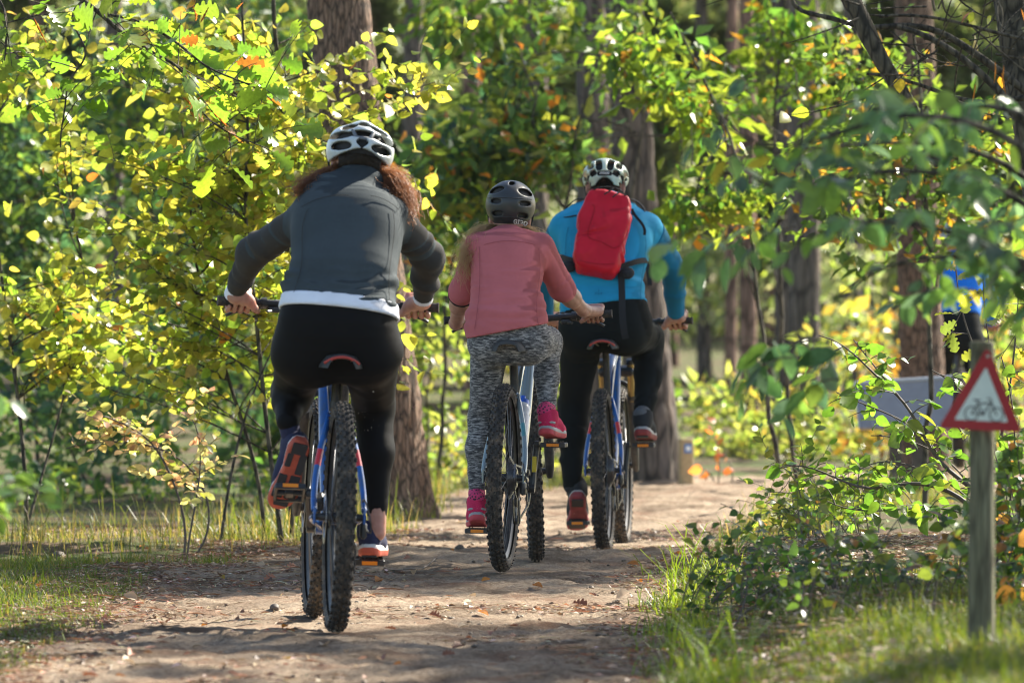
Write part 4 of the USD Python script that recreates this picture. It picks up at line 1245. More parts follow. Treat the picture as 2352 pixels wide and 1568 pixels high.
for sx in (-1, 1):
    mb.tube(smooth_path([hc + hMg[:3, :3] @ [sx * .09, .02, -.03], hc + hMg[:3, :3] @ [sx * .075, .03, -.09], hc + hMg[:3, :3] @ [0, .06, -.145]], 10), .004, 5)
obj('chin_strap', mb.get(), strap_m, hg, smooth=True)
cv = []
for i in range(1000):
    sx = -1 if rng.random() < .62 else 1
    st = hc + hMg[:3, :3] @ [sx * (.05 + .025 * rng.random()), -.03 + .06 * rng.random(), -.08 - .02 * rng.random()]
    q = rng.random() ** 1.3
    if sx < 0:
        pts = [st, at(1110 - 30 * q + rng.normal(0, 7), 545 + rng.normal(0, 9), GY + .27 + rng.random() * .11), at(1094 - 40 * q + rng.normal(0, 9), 590 + 40 * rng.random() + rng.normal(0, 14), GY + .22 + rng.random() * .12) + rng.normal(0, .012, 3)]
    else:
        pts = [st, at(1218 + 14 * q + rng.normal(0, 5), 540 + rng.normal(0, 6), GY + .33 + rng.random() * .06), at(1240 + 22 * q + rng.normal(0, 6), 572 + 20 * rng.random() + rng.normal(0, 8), GY + .30 + rng.random() * .06)]
    p = smooth_path(pts, 11); w = np.linspace(.05, 1, 11)[:, None]; p += rng.normal(0, .006, p.shape) * w
    p[:, 0] += .014 * np.sin(np.linspace(0, 12, 11) + rng.random() * 6) * w[:, 0]; p[:, 2] += .007 * np.sin(np.linspace(0, 10, 11) + rng.random() * 6) * w[:, 0]; cv.append(p)
strands(person_g, 'hair', cv, .0008, hair_blond)

# ======================= the man with the red backpack
person_m = thing('person', 'person in blue jersey, black trousers and pale green helmet wearing the red backpack', 'person')
hMm = R([0, 0, 1], deg(-3)) @ R([1, 0, 0], deg(-14))
rows = [(785, 1322, 1455, .245, .08), (765, 1300, 1478, .235, .11), (740, 1289, 1488, .225, .128), (715, 1288, 1488, .225, .126), (690, 1291, 1480, .23, .118), (650, 1294, 1474, .255, .114), (610, 1292, 1480, .295, .12), (570, 1286, 1493, .335, .126),
        (530, 1285, 1496, .375, .125), (505, 1296, 1488, .41, .11), (485, 1324, 1464, .44, .09), (470, 1352, 1434, .46, .068), (460, 1362, 1424, .48, .055)]
rm = Rider(MY, rows, (1391, 427, .585), hMm,
           {-1: [(1297, 524, .40, .066), (1245, 628, .60, .048), (1251, 724, .765, .033)], 1: [(1486, 524, .40, .068), (1547, 622, .60, .050), (1553, 724, .765, .033)]},
           {-1: [(1338, 770, .25, .096), (1317, 930, .48, .064), (1314, 1005, .41, .056), (1313, 1122, .37, .037)], 1: [(1444, 760, .25, .100), (1486, 775, .60, .070), (1489, 860, .48, .058), (1479, 950, .37, .038)]},
           [(1346, 766, .21, .090), (1428, 766, .21, .090)])
rm.skin(person_m, bike_m, 1.06)
sp = unit(rm.S[5][:3] - rm.S[3][:3])
F = Field(.0078); F.add(loft(rm.S[:6], rm.lat, .04, 0.004), *rm.leg_prims(0.004, (.008, 24)))
F.cut(plane_cut(rm.S[4][:3], sp))
for sd in (-1, 1):
    q = rm.legs[sd][-1][:3]; t = unit(rm.legs[sd][-1][:3] - rm.legs[sd][-2][:3])
    F.cut(lambda P, q=q, t=t: np.where(np.linalg.norm(P - q, axis=-1) < .12, (P - q) @ t, -1))
obj('trousers', F.build(), pants_m, person_m, smooth=True)
F = Field(.0070); F.add(loft(rm.S[3:], rm.lat, .03, .008, (.0075, 22, .0, .20, 1.2), seed=6), *[cap(rm.arms[s_][0][:3], rm.arms[s_][0][:3] + unit(rm.arms[s_][1][:3] - rm.arms[s_][0][:3]) * .11, .071, .062, .03) for s_ in (-1, 1)])
F.cut(plane_cut(rm.S[3][:3] + sp * .010, -sp + np.array([.10, 0, 0])))
_m = F.build(); je = obj('jersey', _m, jersey_m, person_m, smooth=True)
for q in ([(1306, 520), (1299, 570), (1300, 640), (1296, 700)], [(1478, 520), (1484, 570), (1474, 640), (1472, 690)]):
    seam(je, _m, q, MY + .2, jersey_dark)
for sd in (-1, 1):
    F = Field(.0065); F.add(*rm.arm_prims(.007, (.004, 20), flat=True, sides=(sd,)))
    dr_ = unit(rm.arms[sd][1][:3] - rm.arms[sd][0][:3]); F.cut(plane_cut(rm.arms[sd][0][:3] + dr_ * .055, -dr_ + np.array([-sd * .5, 0, 0])))
    obj('sleeve', F.build(), jersey_dark, person_m, smooth=True)
# small three-part emblem low on the back of the jersey
ec = at(1375, 672, MY + .235 - .135)
for dx, dz in ((0, .010), (-.012, -.002), (0, -.004), (.012, -.002)):
    mb = MB(); mb.box(ec + [dx, 0, dz], (.006, .0024, .006), Rm=R_y(.78)); obj('emblem', mb.get(), jersey_dark, je)
for sd in (-1, 1):
    b = bike_m.pedal[sd]; q = rm.legs[sd][-1][:3]
    d = unit((.10, 1, -.12)) if sd > 0 else unit((.0, .80, -.60))
    H = np.array([b[0] - (.012 if sd > 0 else .006), b[1] - .165, b[2] + .055]) if sd > 0 else b + np.array([-.004, -.135, .125])
    shoe(person_m, H, d, (0, .15, 1) if sd > 0 else (0, .60, .80), .285, shoe_black, foam_grey, sole_red, name='shoe', pads=[(.04, 0, .05, .05), (.19, 0, .07, .07)])
    ankle_tube(person_m, 'sock', q - unit(q - rm.legs[sd][-2][:3]) * .012, H + np.array([0, .055, .085]) if sd > 0 else H + np.array([0, .10, .055]), .037, .037, greysock_m if sd > 0 else darksock_m)
hr = np.array((.106, .142, .084)); hc = rm.head + hMm[:3, :3] @ [0, -.010, .036]
cut1 = lambda P: -(P[..., 2] + np.where(P[..., 1] < .03, .058, .02))
cut2 = lambda P: np.where(P[..., 1] < 0, .045 - np.hypot(P[..., 0], P[..., 2] + .075), -1)
vm = [(-.026, .027, .0125, .024, .12, 4), (.026, .027, .0125, .024, -.12, 4), (0, -.016, .027, .0085, 0, 5)]
for sx in (-1, 1):
    vm += [(sx * .0635, .026, .0115, .0135, -sx * .2, 3.5), (sx * .052, -.010, .0115, .0120, -sx * .35, 3.5), (sx * .0825, -.018, .0115, .010, sx * .3, 3), (sx * .078, -.046, .0125, .0100, sx * .5, 3), (sx * .093, .004, .008, .009, sx * .4, 3),
           (sx * .016, .078, .010, .0055, 0, 3), (sx * .044, .068, .011, .0055, -sx * .5, 3), (sx * .070, .052, .008, .0055, -sx * .8, 3)]
hm = obj('helmet', helmet_shell(hc, hMm, hr, vm, [cut1, cut2], grow=1.22), helm_green, person_m, smooth=True)
liner(hm, hc, hMm, hr * .79)
mb = MB(); mb.box((0, 0, -.016), (.052, .002, .017)); v, f = mb.get()
m = trimesh.Trimesh(v, np.vstack([f]), process=False).subdivide().subdivide().subdivide()
obj('name_plate', on_ellipsoid(m, hr, hc, hMm, -.006), helm_dark, hm)
obj('lettering', on_ellipsoid(text_flat('SPECIALIZED', .0085, .043, 0, -.0155, slant=.15), hr, hc, hMm, -.0035), white_print, hm)
mb = MB()
for sx in (-1, 1):
    mb.tube(smooth_path([hc + hMm[:3, :3] @ [sx * .095, .02, -.03], hc + hMm[:3, :3] @ [sx * .08, .03, -.09], hc + hMm[:3, :3] @ [0, .06, -.155]], 10), .004, 5)
obj('chin_strap', mb.get(), strap_m, hm, smooth=True)
cv = []
for i in range(2200):
    a = rng.uniform(-1, 1); zz = .02 - .085 * rng.random(); st = rm.head + hMm[:3, :3] @ [a * .066, -.010 - .099 * math.sqrt(max(.05, 1 - (a * .066 / .077) ** 2 - ((zz - .022) / .102) ** 2)), zz]
    cv.append(smooth_path([st, st + hMm[:3, :3] @ [a * .004, -.005, -.016]], 3))
strands(person_m, 'hair', cv, .001, hair_dark)

# red backpack
pk = thing('backpack', 'red backpack with black straps on the back of the man in blue', 'backpack')
pc = at(1383, 534, MY + .375 - .215)
tilt = R([1, 0, 0], -deg(24)) @ R([0, 1, 0], deg(9))
MP = frame(pc, *tilt[:3, :3].T)
F = Field(.0065)
W_, Dp, Hh = .118, .075, .205
POC = [(-.054, .129), (-.063, .0), (-.008, -.045), (.057, -.075), (.098, -.05), (.110, .024), (.098, .11)]
def packf(P):
    x, y, z = P[..., 0], P[..., 1], P[..., 2]
    t = (z + Hh) / (2 * Hh)
    wx = np.interp(t, [0, .1, .3, .62, .85, 1], [.092, .108, .118, .126, .112, .090]); dy = np.interp(t, [0, .15, .6, 1], [.062, .080, .072, .042])
    q = np.stack([np.abs(x - .012 * (t - .5)) - wx + .026, np.abs(y) - dy + .026, np.abs(z + .12 * np.clip(x, 0, 1)) - Hh + .026], -1)
    d = np.linalg.norm(np.maximum(q, 0), axis=-1) + np.minimum(q.max(-1), 0) - .026
    # creases running from the upper corner and slack cloth low down
    cr = (z * .80 - x * .60) * 21 + 1.5 * meshkit.noise(P * 14 + 9, 2)
    N = meshkit.noise(np.stack([cr, (x * .8 - z * .55) * 7, y * 8], -1) + 20, 3)
    N2 = meshkit.noise(np.stack([(z * .55 + x * .83) * 34 + 1.5 * meshkit.noise(P * 22 + 5, 7), (x * .55 - z * .83) * 12, y * 8], -1) + 70, 8)
    d = d + (.016 * (1.2 - 2.2 * np.sqrt((2 * N - 1) ** 2 + .006)) + .007 * (1.2 - 2.2 * np.sqrt((2 * N2 - 1) ** 2 + .01))) * np.interp(t, [0, .08, .3, .55, .8, 1], [.35, .8, 1, .5, .55, .3])
    sdp = np.full(x.shape, -9.0)
    for (ax_, az_), (bx_, bz_) in zip(POC, POC[1:] + POC[:1]):
        ln = math.hypot(bx_ - ax_, bz_ - az_); sdp = np.maximum(sdp, -((x - ax_) * (bz_ - az_) - (z - az_) * (bx_ - ax_)) / ln)
    d = d - .011 * np.clip(-sdp / .010, 0, 1) * np.clip(-y / .02, 0, 1)
    return d
F.add((packf, np.array((-.14, -.1, -.22)), np.array((.14, .1, .22)), 0))
m = F.build(); m.apply_transform(MP); pb_ = obj('pack_bag', m, pack_m, pk, smooth=True)
seam(pb_, m, [(1360, 470), (1353, 520), (1352, 545), (1380, 556), (1412, 570), (1430, 556), (1440, 520)], MY + .16, pack_seam, .0013, n=44)
seam(pb_, m, [(1330, 598), (1370, 606), (1412, 606)], MY + .1, pack_seam, .0013)
mb = MB(); mb.tube(smooth_path([(-.098, -.020, .14), (-.08, -.032, .178), (-.02, -.045, .203), (.05, -.045, .198), (.09, -.03, .165), (.105, -.025, .12)], 24), .0032, 5); v, f = mb.get(); obj('zip', (v @ MP[:3, :3].T + MP[:3, 3], f), strap_m, pk)
for pts in ([(.02, -.058, .196), (.005, -.068, .175), (-.015, -.07, .155)], [(.055, -.058, .185), (.04, -.07, .165), (.025, -.074, .145)]):
    mb = MB(); mb.tube(smooth_path(pts, 8), .0036, 5); v, f = mb.get(); obj('zip_pull', (v @ MP[:3, :3].T + MP[:3, 3], f), strap_m, pk)


def ribbon(pts, wdir, width, thick=.0022, k=16):
    p = smooth_path(pts, k); t = np.gradient(p, axis=0); t /= np.linalg.norm(t, axis=1)[:, None]
    wv = np.asarray(wdir, float) - t * (t @ np.asarray(wdir, float))[:, None]; wv /= np.linalg.norm(wv, axis=1)[:, None]
    n = np.cross(t, wv); V = []
    for i in range(k):
        V += [p[i] + wv[i] * width / 2 + n[i] * thick, p[i] - wv[i] * width / 2 + n[i] * thick, p[i] - wv[i] * width / 2 - n[i] * thick, p[i] + wv[i] * width / 2 - n[i] * thick]
    Fc = [(i * 4 + j, i * 4 + (j + 1) % 4, (i + 1) * 4 + (j + 1) % 4, (i + 1) * 4 + j) for i in range(k - 1) for j in range(4)] + [(3, 2, 1, 0), (4 * k - 4, 4 * k - 3, 4 * k - 2, 4 * k - 1)]
    return np.array(V), np.array(Fc)


yb = MY + .30
obj('shoulder_strap', ribbon([at(1337, 458, MY + .36), at(1312, 466, MY + .40), at(1292, 492, MY + .38), at(1300, 498, MY + .33), at(1325, 494, MY + .29)], (.3, 1, .2), .022), strap_m, pk)
obj('shoulder_strap', ribbon([at(1442, 462, MY + .36), at(1468, 466, MY + .40), at(1482, 486, MY + .38), at(1470, 500, MY + .33), at(1452, 488, MY + .29)], (.3, 1, .2), .022), strap_m, pk)
obj('strap_tail', ribbon([at(1452, 480, MY + .26), at(1463, 500, MY + .24), at(1478, 520, MY + .23), at(1480, 540, MY + .225)], (1, .1, .4), .012), strap_m, pk)
obj('side_strap', ribbon([at(1425, 612, MY + .10), at(1446, 606, MY + .13), at(1465, 600, MY + .18), at(1482, 598, MY + .25), at(1490, 600, MY + .33)], (0, .2, 1), .024), strap_m, pk)
obj('side_strap', ribbon([at(1322, 600, MY + .13), at(1308, 598, MY + .17), at(1296, 594, MY + .23), at(1286, 592, MY + .31)], (0, .2, 1), .030), strap_m, pk)
obj('hip_strap', ribbon([at(1426, 625, MY + .12), at(1428, 660, MY + .085), at(1429, 700, MY + .05), at(1431, 740, MY + .02), at(1437, 778, MY + .02)], (1, 0, 0), .030), strap_m, pk)
obj('hip_strap', ribbon([at(1486, 602, MY + .30), at(1490, 630, MY + .27), at(1493, 655, MY + .25)], (1, .3, 0), .020), strap_m, pk)
for px_, py_, ys in ((1440, 627, .12), (1306, 612, .15)):
    F = Field(.006); F.add(ell(at(px_, py_, MY + ys), (.034, .028, .028))); obj('net_pocket', F.build(), net_m, pk, smooth=True)
# ======================= the distant rider beyond the board
def far_rider():
    Y0 = DY
    q = at(2205, 1078, Y0)
    bk = Bike('bicycle', 'dark bicycle half hidden behind the triangular sign, ridden far down the track', (q[0], Y0, q[2] + .004), deg(-3), 0, (black_m, black_m), saddle_z=.95, bar_z=1.02, bar_half=.33, crank=(.02, .17), pedal_x=.14)
    root = thing('person', 'distant cyclist in bright blue jacket seen through leaves above the triangular sign', 'person')
    k = FPX / 44.0
    X = lambda dx, z, yl: (CX + (q[0] + dx) / (Y0 + yl) * FPX, CY - (z - CAMH) / (Y0 + yl) * FPX, yl)
    rows = []
    for z, hw, yl, dh in ((.88, .14, .17, .10), (.95, .165, .18, .13), (1.02, .17, .19, .13), (1.10, .165, .22, .12), (1.18, .165, .25, .115), (1.28, .18, .29, .12), (1.38, .19, .33, .12), (1.45, .17, .36, .10), (1.50, .11, .38, .08), (1.55, .055, .40, .055)):
        a = X(0, z, yl); w = hw / (Y0 + yl) * FPX
        rows.append((a[1], a[0] - w, a[0] + w, yl, dh))
    J = lambda dx, z, yl, r: (*X(dx, z, yl), r)
    hM = np.eye(4)
    hd = X(0, 1.68, .47)
    rd = Rider(Y0, rows, hd, hM, {s: [J(s * .17, 1.42, .34, .062), J(s * .27, 1.18, .52, .046), J(s * .275, 1.06, .76, .030)] for s in (-1, 1)},
               {-1: [J(-.09, .93, .21, .095), J(-.11, .62, .48, .062), J(-.11, .45, .42, .055), J(-.12, .24, .37, .036)], 1: [J(.09, .93, .21, .095), J(.12, .93, .58, .066), J(.12, .75, .46, .056), J(.12, .58, .37, .038)]},
               [J(-.08, .92, .15, .095), J(.08, .92, .15, .095)])
    rd.skin(root, bk, 1.0)
    F = Field(.010); F.add(loft(rd.S[3:], rd.lat, .03, .008), *rd.arm_prims(.008, (.006, 20), flat=True)); F.cut(plane_cut(rd.S[3][:3], (0, -.4, -1)))
    obj('jacket', F.build(), jersey_far, root, smooth=True)
    F = Field(.010); F.add(loft(rd.S[:5], rd.lat, .04, .002), *rd.leg_prims(.002)); F.cut(plane_cut(rd.S[4][:3], (0, .4, 1))); obj('trousers', F.build(), pants_m, root, smooth=True)
    for sd in (-1, 1):
        b = bk.pedal[sd]; shoe(root, b + [0, -.15, .03], (0, 1, -.1), (0, 0, 1), .28, shoe_black, foam_white, sole_black)
    hr = np.array((.106, .142, .105)); hc = rd.head + [0, -.01, .03]
    hm = obj('helmet', helmet_shell(hc, np.eye(4), hr, [(s * .04, z, .022, .010, 0) for s in (-1, 1) for z in (.06, .02, -.02)], [lambda P: -(P[..., 2] + np.where(P[..., 1] < .03, .06, .03))], h=.006), helm_white, root, smooth=True)
    liner(hm, hc, np.eye(4), hr * .8)


jersey_far = cloth('bright_blue_jacket', (0.008, 0.15, 0.60))
far_rider()
# ---------------------------------------------------------------- leaves, twigs, plants
leaf_m = M_('leaf', {'at': ('attribute', {'attribute': 'tint'}), 'g': ('geometry', {}), 'n': ('noise_texture', {'scale': 70.0, 'detail': 2.0}), 'r': ('rgb_ramp', {'ramp': [(0.3, (0.82, 0.82, 0.82)), (0.7, (1.15, 1.15, 1.15))]}),
    'mx': ('mix', {'mix_type': 'multiply', 'fac': 1.0}), 'p': ('principled_bsdf', {'roughness': 0.30, 'specular_ior_level': 0.5}),
    'ty': ('mix', {'mix_type': 'multiply', 'fac': 1.0, 'color2': (1.85, 1.9, 1.4)}), 't': ('translucent_bsdf', {}), 'm': ('mix_closure', {'fac': 0.52})},
    [('g.position', 'n.vector'), ('n.fac', 'r.fac'), ('at.color', 'mx.color1'), ('r.color', 'mx.color2'), ('mx.color', 'p.base_color'), ('mx.color', 'ty.color1'), ('ty.color', 't.color'), ('p.BSDF', 'm.closure1'), ('t.BSDF', 'm.closure2')], surface='m.closure')
grass_m = M_('grass_blade', {'at': ('attribute', {'attribute': 'tint'}), 'p': ('principled_bsdf', {'roughness': 0.45, 'specular_ior_level': 0.4}), 't': ('translucent_bsdf', {}), 'ty': ('mix', {'mix_type': 'multiply', 'fac': 1.0, 'color2': (1.4, 1.35, 0.6)}), 'm': ('mix_closure', {'fac': 0.45})},
    [('at.color', 'p.base_color'), ('at.color', 'ty.color1'), ('ty.color', 't.color'), ('p.BSDF', 'm.closure1'), ('t.BSDF', 'm.closure2')], surface='m.closure')
twig_m = pbr('twig_bark', (0.075, 0.055, 0.04), 0.7, var=0.35, vscale=60)
litter_m = M_('dry_leaf', {'at': ('attribute', {'attribute': 'tint'}), 'p': ('principled_bsdf', {'roughness': 0.6}), 't': ('translucent_bsdf', {}), 'm': ('mix_closure', {'fac': 0.25})},
    [('at.color', 'p.base_color'), ('at.color', 't.color'), ('p.BSDF', 'm.closure1'), ('t.BSDF', 'm.closure2')], surface='m.closure')


def bark_mat(name, dark, mid, lite, sx=26.0, sz=6.0):
    return M_(name, {'p': ('principled_bsdf', {'roughness': 0.85, 'specular_ior_level': 0.25}), 'tc': ('texture_coordinate', {}), 'mp': ('mapping', {'scale': (sx, sx, sz)}),
        'v': ('voronoi_texture', {'feature': 'distance_to_edge', 'scale': 1.0}), 'n': ('noise_texture', {'scale': 1.6, 'detail': 6.0, 'roughness': 0.7, 'distortion': 0.5}),
        'r': ('rgb_ramp', {'ramp': [(0.02, dark), (0.16, mid)]}), 'r2': ('rgb_ramp', {'ramp': [(0.3, (0.6, 0.6, 0.62)), (0.72, tuple(l / m for l, m in zip(lite, mid)))]}), 'mx': ('mix', {'mix_type': 'multiply', 'fac': 1.0}),
        'b': ('bump', {'strength': 0.8, 'distance': 0.012}), 'ad': ('math', {'math_type': 'multiply_add', 'value2': 2.0})},
        [('tc.object', 'mp.vector'), ('mp.vector', 'v.vector'), ('mp.vector', 'n.vector'), ('v.distance', 'r.fac'), ('n.fac', 'r2.fac'), ('r.color', 'mx.color1'), ('r2.color', 'mx.color2'), ('mx.color', 'p.base_color'), ('v.distance', 'ad.value1'), ('n.fac', 'ad.value3'), ('ad.value', 'b.height'), ('b.normal', 'p.normal')])


pine_bark = bark_mat('pine_bark', (0.035, 0.022, 0.015), (0.135, 0.080, 0.053), (0.29, 0.19, 0.13), 44.0, 8.0)
grey_bark = bark_mat('grey_pine_bark', (0.03, 0.023, 0.018), (0.105, 0.079, 0.062), (0.18, 0.14, 0.112), 14, 3.0)
red_bark = bark_mat('red_pine_bark', (0.07, 0.036, 0.025), (0.21, 0.115, 0.08), (0.30, 0.18, 0.13), 10, 3)
oak_bark = bark_mat('oak_bark', (0.02, 0.017, 0.012), (0.075, 0.062, 0.042), (0.13, 0.11, 0.075), 30, 7)


def leaf_template(kind):
    if kind == 'far':
        return np.array([(0, 0, 0), (.36, .45, .10), (0, 1, -.06), (-.36, .45, .10)]), np.array([(0, 1, 2), (0, 2, 3)])
    half = {'ovate': [(.0, 0), (.27, .13), (.41, .36), (.33, .62), (.15, .86), (0, 1)],
            'lance': [(.0, 0), (.20, .16), (.29, .40), (.25, .66), (.11, .88), (0, 1)],
            'oak': [(.0, 0), (.05, .10), (.15, .13), (.22, .18), (.21, .225), (.13, .26), (.15, .32), (.28, .35), (.34, .41), (.31, .465), (.19, .49), (.21, .555), (.35, .59), (.42, .655), (.38, .715), (.24, .735), (.25, .79), (.33, .83), (.32, .89), (.20, .945), (.10, .985), (0, 1)]}[kind]
    V, F = [], []
    n = len(half)
    for x, y in half:
        z0 = -.16 * y * y
        V += [(-x, y, z0 + .22 * x), (0, y, z0), (x, y, z0 + .22 * x)]
    for i in range(n - 1):
        a, b = 3 * i, 3 * i + 3
        if i == 0:
            F += [(1, b + 1, b), (1, b + 2, b + 1)]
        elif i == n - 2:
            F += [(a, a + 1, b + 1), (a + 1, a + 2, b + 1)]
        else:
            F += [(a, a + 1, b + 1), (a, b + 1, b), (a + 1, a + 2, b + 2), (a + 1, b + 2, b + 1)]
    V = np.array(V); used = np.unique(np.array(F)); remap = -np.ones(len(V), int); remap[used] = np.arange(len(used))
    return V[used], remap[np.array(F)]


TPL = {k: leaf_template(k) for k in ('far', 'ovate', 'lance', 'oak')}


def leaf_arrays(kind, P, D, N, L, W):
    V, F = TPL[kind]
    D = D / np.linalg.norm(D, axis=1)[:, None]
    X = np.cross(D, N); X /= np.linalg.norm(X, axis=1)[:, None] + 1e-9
    Z = np.cross(X, D)
    out = P[:, None] + V[None, :, 0, None] * (X * W[:, None])[:, None] + V[None, :, 1, None] * (D * L[:, None])[:, None] + V[None, :, 2, None] * (Z * L[:, None])[:, None]
    return out, F


def pal(rng, n, cols, w=None, var=.22):
    c = np.array(cols)[rng.choice(len(cols), n, p=None if w is None else np.array(w) / np.sum(w))]
    return np.clip(c * np.exp(rng.normal(0, var, (n, 1))) * np.exp(rng.normal(0, var * .3, (n, 3))), 0, .85)


YG = [(.25, .275, .034), (.33, .30, .046), (.17, .24, .030), (.40, .29, .06), (.38, .13, .03)]
OAKC = [(.15, .25, .025), (.22, .28, .026), (.10, .18, .02), (.32, .11, .02)]
DARK = [(.060, .115, .038), (.09, .155, .034), (.048, .10, .055), (.21, .25, .035)]  # the last, yellow tint stands in for leaves lit by the sun
BRIGHT = [(.19, .245, .045), (.27, .285, .065), (.13, .19, .035), (.33, .24, .05)]
CHERRY = [(.075, .145, .052), (.12, .20, .040), (.065, .12, .070), (.27, .24, .03)]
HAZEL = [(.085, .165, .018), (.12, .20, .02), (.20, .23, .025)]
BLUSH = [(.44, .38, .17), (.46, .28, .16), (.36, .35, .11), (.50, .31, .19)]
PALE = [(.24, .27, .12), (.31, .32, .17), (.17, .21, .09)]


class Plant:
    """A thing with trunk or stems, branches, twigs and leaves; the leaves that show largest are parts of their own."""
    def __init__(s, name, label, cat, base, group=None, seed=1, bark=None, single=300):
        s.base = np.asarray(base, float)
        s.root = thing(name, label, cat, T(*s.base), group)
        s.rng = np.random.default_rng(seed)
        s.bark = bark or twig_m
        s.tw = MB(); s.L = {}; s.single = single

    def limb(s, pts, radii, name='branch', n=10, k=None, rough=0.0, mat=None):
        pts = np.asarray(pts, float); k = k or max(6, 5 * len(pts))
        p = smooth_path(pts, k); r = np.interp(np.linspace(0, 1, k), np.linspace(0, 1, np.size(radii)), np.atleast_1d(radii))
        V, F = tube_arrays(p - s.base, r, n)
        if rough:
            c = np.repeat(p - s.base, n, 0); d = V[:k * n] - c; rr = np.linalg.norm(d, axis=1)[:, None]
            q = V[:k * n] * np.array([22., 22., 5.0])
            nz = meshkit.noise(q + 30, 2); nz2 = meshkit.noise(q * 2.3 + 60, 3)
            h = np.clip(np.abs(2 * nz - 1) * 2.2, 0, 1) * .75 + .25 * nz2
            V[:k * n] = c + d * (1 + rough * (h[:, None] - .6) / (rr + 1e-6))
        obj(name, (V, F), mat or s.bark, s.root, smooth=True)
        return p

    def twig(s, pts, r0=.004, r1=.0012, k=8):
        p = smooth_path(pts, k)
        s.tw.tube(p - s.base, np.linspace(r0, r1, k), 4, cap=False)
        return p

    def leaves(s, kind, P, D, N, L, ratio, cols):
        L = np.asarray(L); s.L.setdefault(kind, []).append((P, D, N, L, L * ratio, cols))

    def leafy(s, p, kind, spacing, size, palette, weights=None, start=.15, ratio=1.0, droop=.25, flat=.55, var=.2):
        """Leaves alternating along a twig."""
        rng = s.rng
        seg = np.linalg.norm(np.diff(p, axis=0), axis=1); tot = seg.sum()
        n = max(1, int(tot * (1 - start) / spacing))
        u = start + (1 - start) * (np.arange(n) + rng.random(n)) / n
        cum = np.r_[0, np.cumsum(seg)] / tot
        P = np.stack([np.interp(u, cum, p[:, i]) for i in range(3)], 1)
        t = np.stack([np.interp(u, cum, np.gradient(p[:, i])) for i in range(3)], 1); t /= np.linalg.norm(t, axis=1)[:, None] + 1e-9
        side = np.cross(t, [0, 0, 1.0]); side /= np.linalg.norm(side, axis=1)[:, None] + 1e-9
        sg = np.where(np.arange(n) % 2 == 0, 1, -1)[:, None]
        D = t * .55 + side * sg * .8 + rng.normal(0, .35, (n, 3)) + np.array([0, 0, -droop])
        N = np.array([0, 0, flat]) + rng.normal(0, .55, (n, 3))
        Lh = size * np.exp(rng.normal(0, .22, n))
        s.leaves(kind, P, D, N, Lh, ratio * np.exp(rng.normal(0, .1, n)), pal(rng, n, palette, weights, var))

    def spray(s, a, b, kind, spacing, size, palette, weights=None, subs=3, r0=.006, ratio=1.0, sag=.04, sublen=.45, droop=.25, flat=.55, leaf_main=True):
        """A side branch with sub-twigs from a to b."""
        rng = s.rng
        a, b = np.asarray(a, float), np.asarray(b, float)
        Lb = np.linalg.norm(b - a)
        m = (a + b) / 2 + rng.normal(0, .07 * Lb, 3) + [0, 0, sag * Lb]
        p = s.twig([a, m, b], r0, .0014, 9)
        if leaf_main:
            s.leafy(p, kind, spacing, size, palette, weights, .3, ratio, droop, flat)
        for i in range(subs):
            q = p[int(2 + (len(p) - 3) * (i + rng.random()) / max(1, subs))]
            dr = (b - a) / Lb + rng.normal(0, .75, 3) * [1, 1, .7]
            e = q + unit(dr) * Lb * sublen * (.5 + .8 * rng.random()) + [0, 0, -.02]
            pp = s.twig([q, (q + e) / 2 + rng.normal(0, .03 * Lb, 3), e], r0 * .5, .001, 6)
            s.leafy(pp, kind, spacing, size, palette, weights, .08, ratio, droop, flat)

    def finish(s, twig_name='twigs'):
        if s.tw.v:
            obj(twig_name, s.tw.get(), s.bark, s.root, smooth=True, kind='stuff')
        allL = []
        for kind, rows in s.L.items():
            P, D, N, L, W, C = (np.concatenate([r[i] for r in rows]) for i in range(6))
            V, F = leaf_arrays(kind, P - s.base, D, N, L, W)
            allL.append((kind, V, F, C, L / np.maximum(P[:, 1], 1)))
        if not allL:
            return s
        # the leaves seen largest (angular size, inside the picture) become parts
        cand = []
        for ki, (kind, V, F, C, ang) in enumerate(allL):
            w = V[:, 1] + s.base
            px = CX + w[:, 0] / w[:, 1] * FPX; py = CY - (w[:, 2] - CAMH) / w[:, 1] * FPX
            see = (px > 5) & (px < 2347) & (py > 5) & (py < 1563)
            cand += [(-(a if v else a * .01), ki, i) for i, (a, v) in enumerate(zip(ang, see))]
        cand.sort()
        pick = {(k, i) for _, k, i in cand[:s.single]}
        rest = MB(); rt = []
        for ki, (kind, V, F, C, ang) in enumerate(allL):
            sel = np.array([(ki, i) in pick for i in range(len(V))])
            for i in np.nonzero(sel)[0]:
                obj('leaf', (V[i], F), leaf_m, s.root, smooth=True, tint=np.repeat(C[i][None], V.shape[1], 0))
            r = np.nonzero(~sel)[0]
            if len(r):
                k = V.shape[1]
                rest.add(V[r].reshape(-1, 3), (F[None] + (np.arange(len(r)) * k)[:, None, None]).reshape(-1, 3)); rt.append(np.repeat(C[r], k, 0))
        if rest.v:
            obj('foliage', rest.get(), leaf_m, s.root, smooth=True, tint=np.vstack(rt), kind='stuff')
        return s


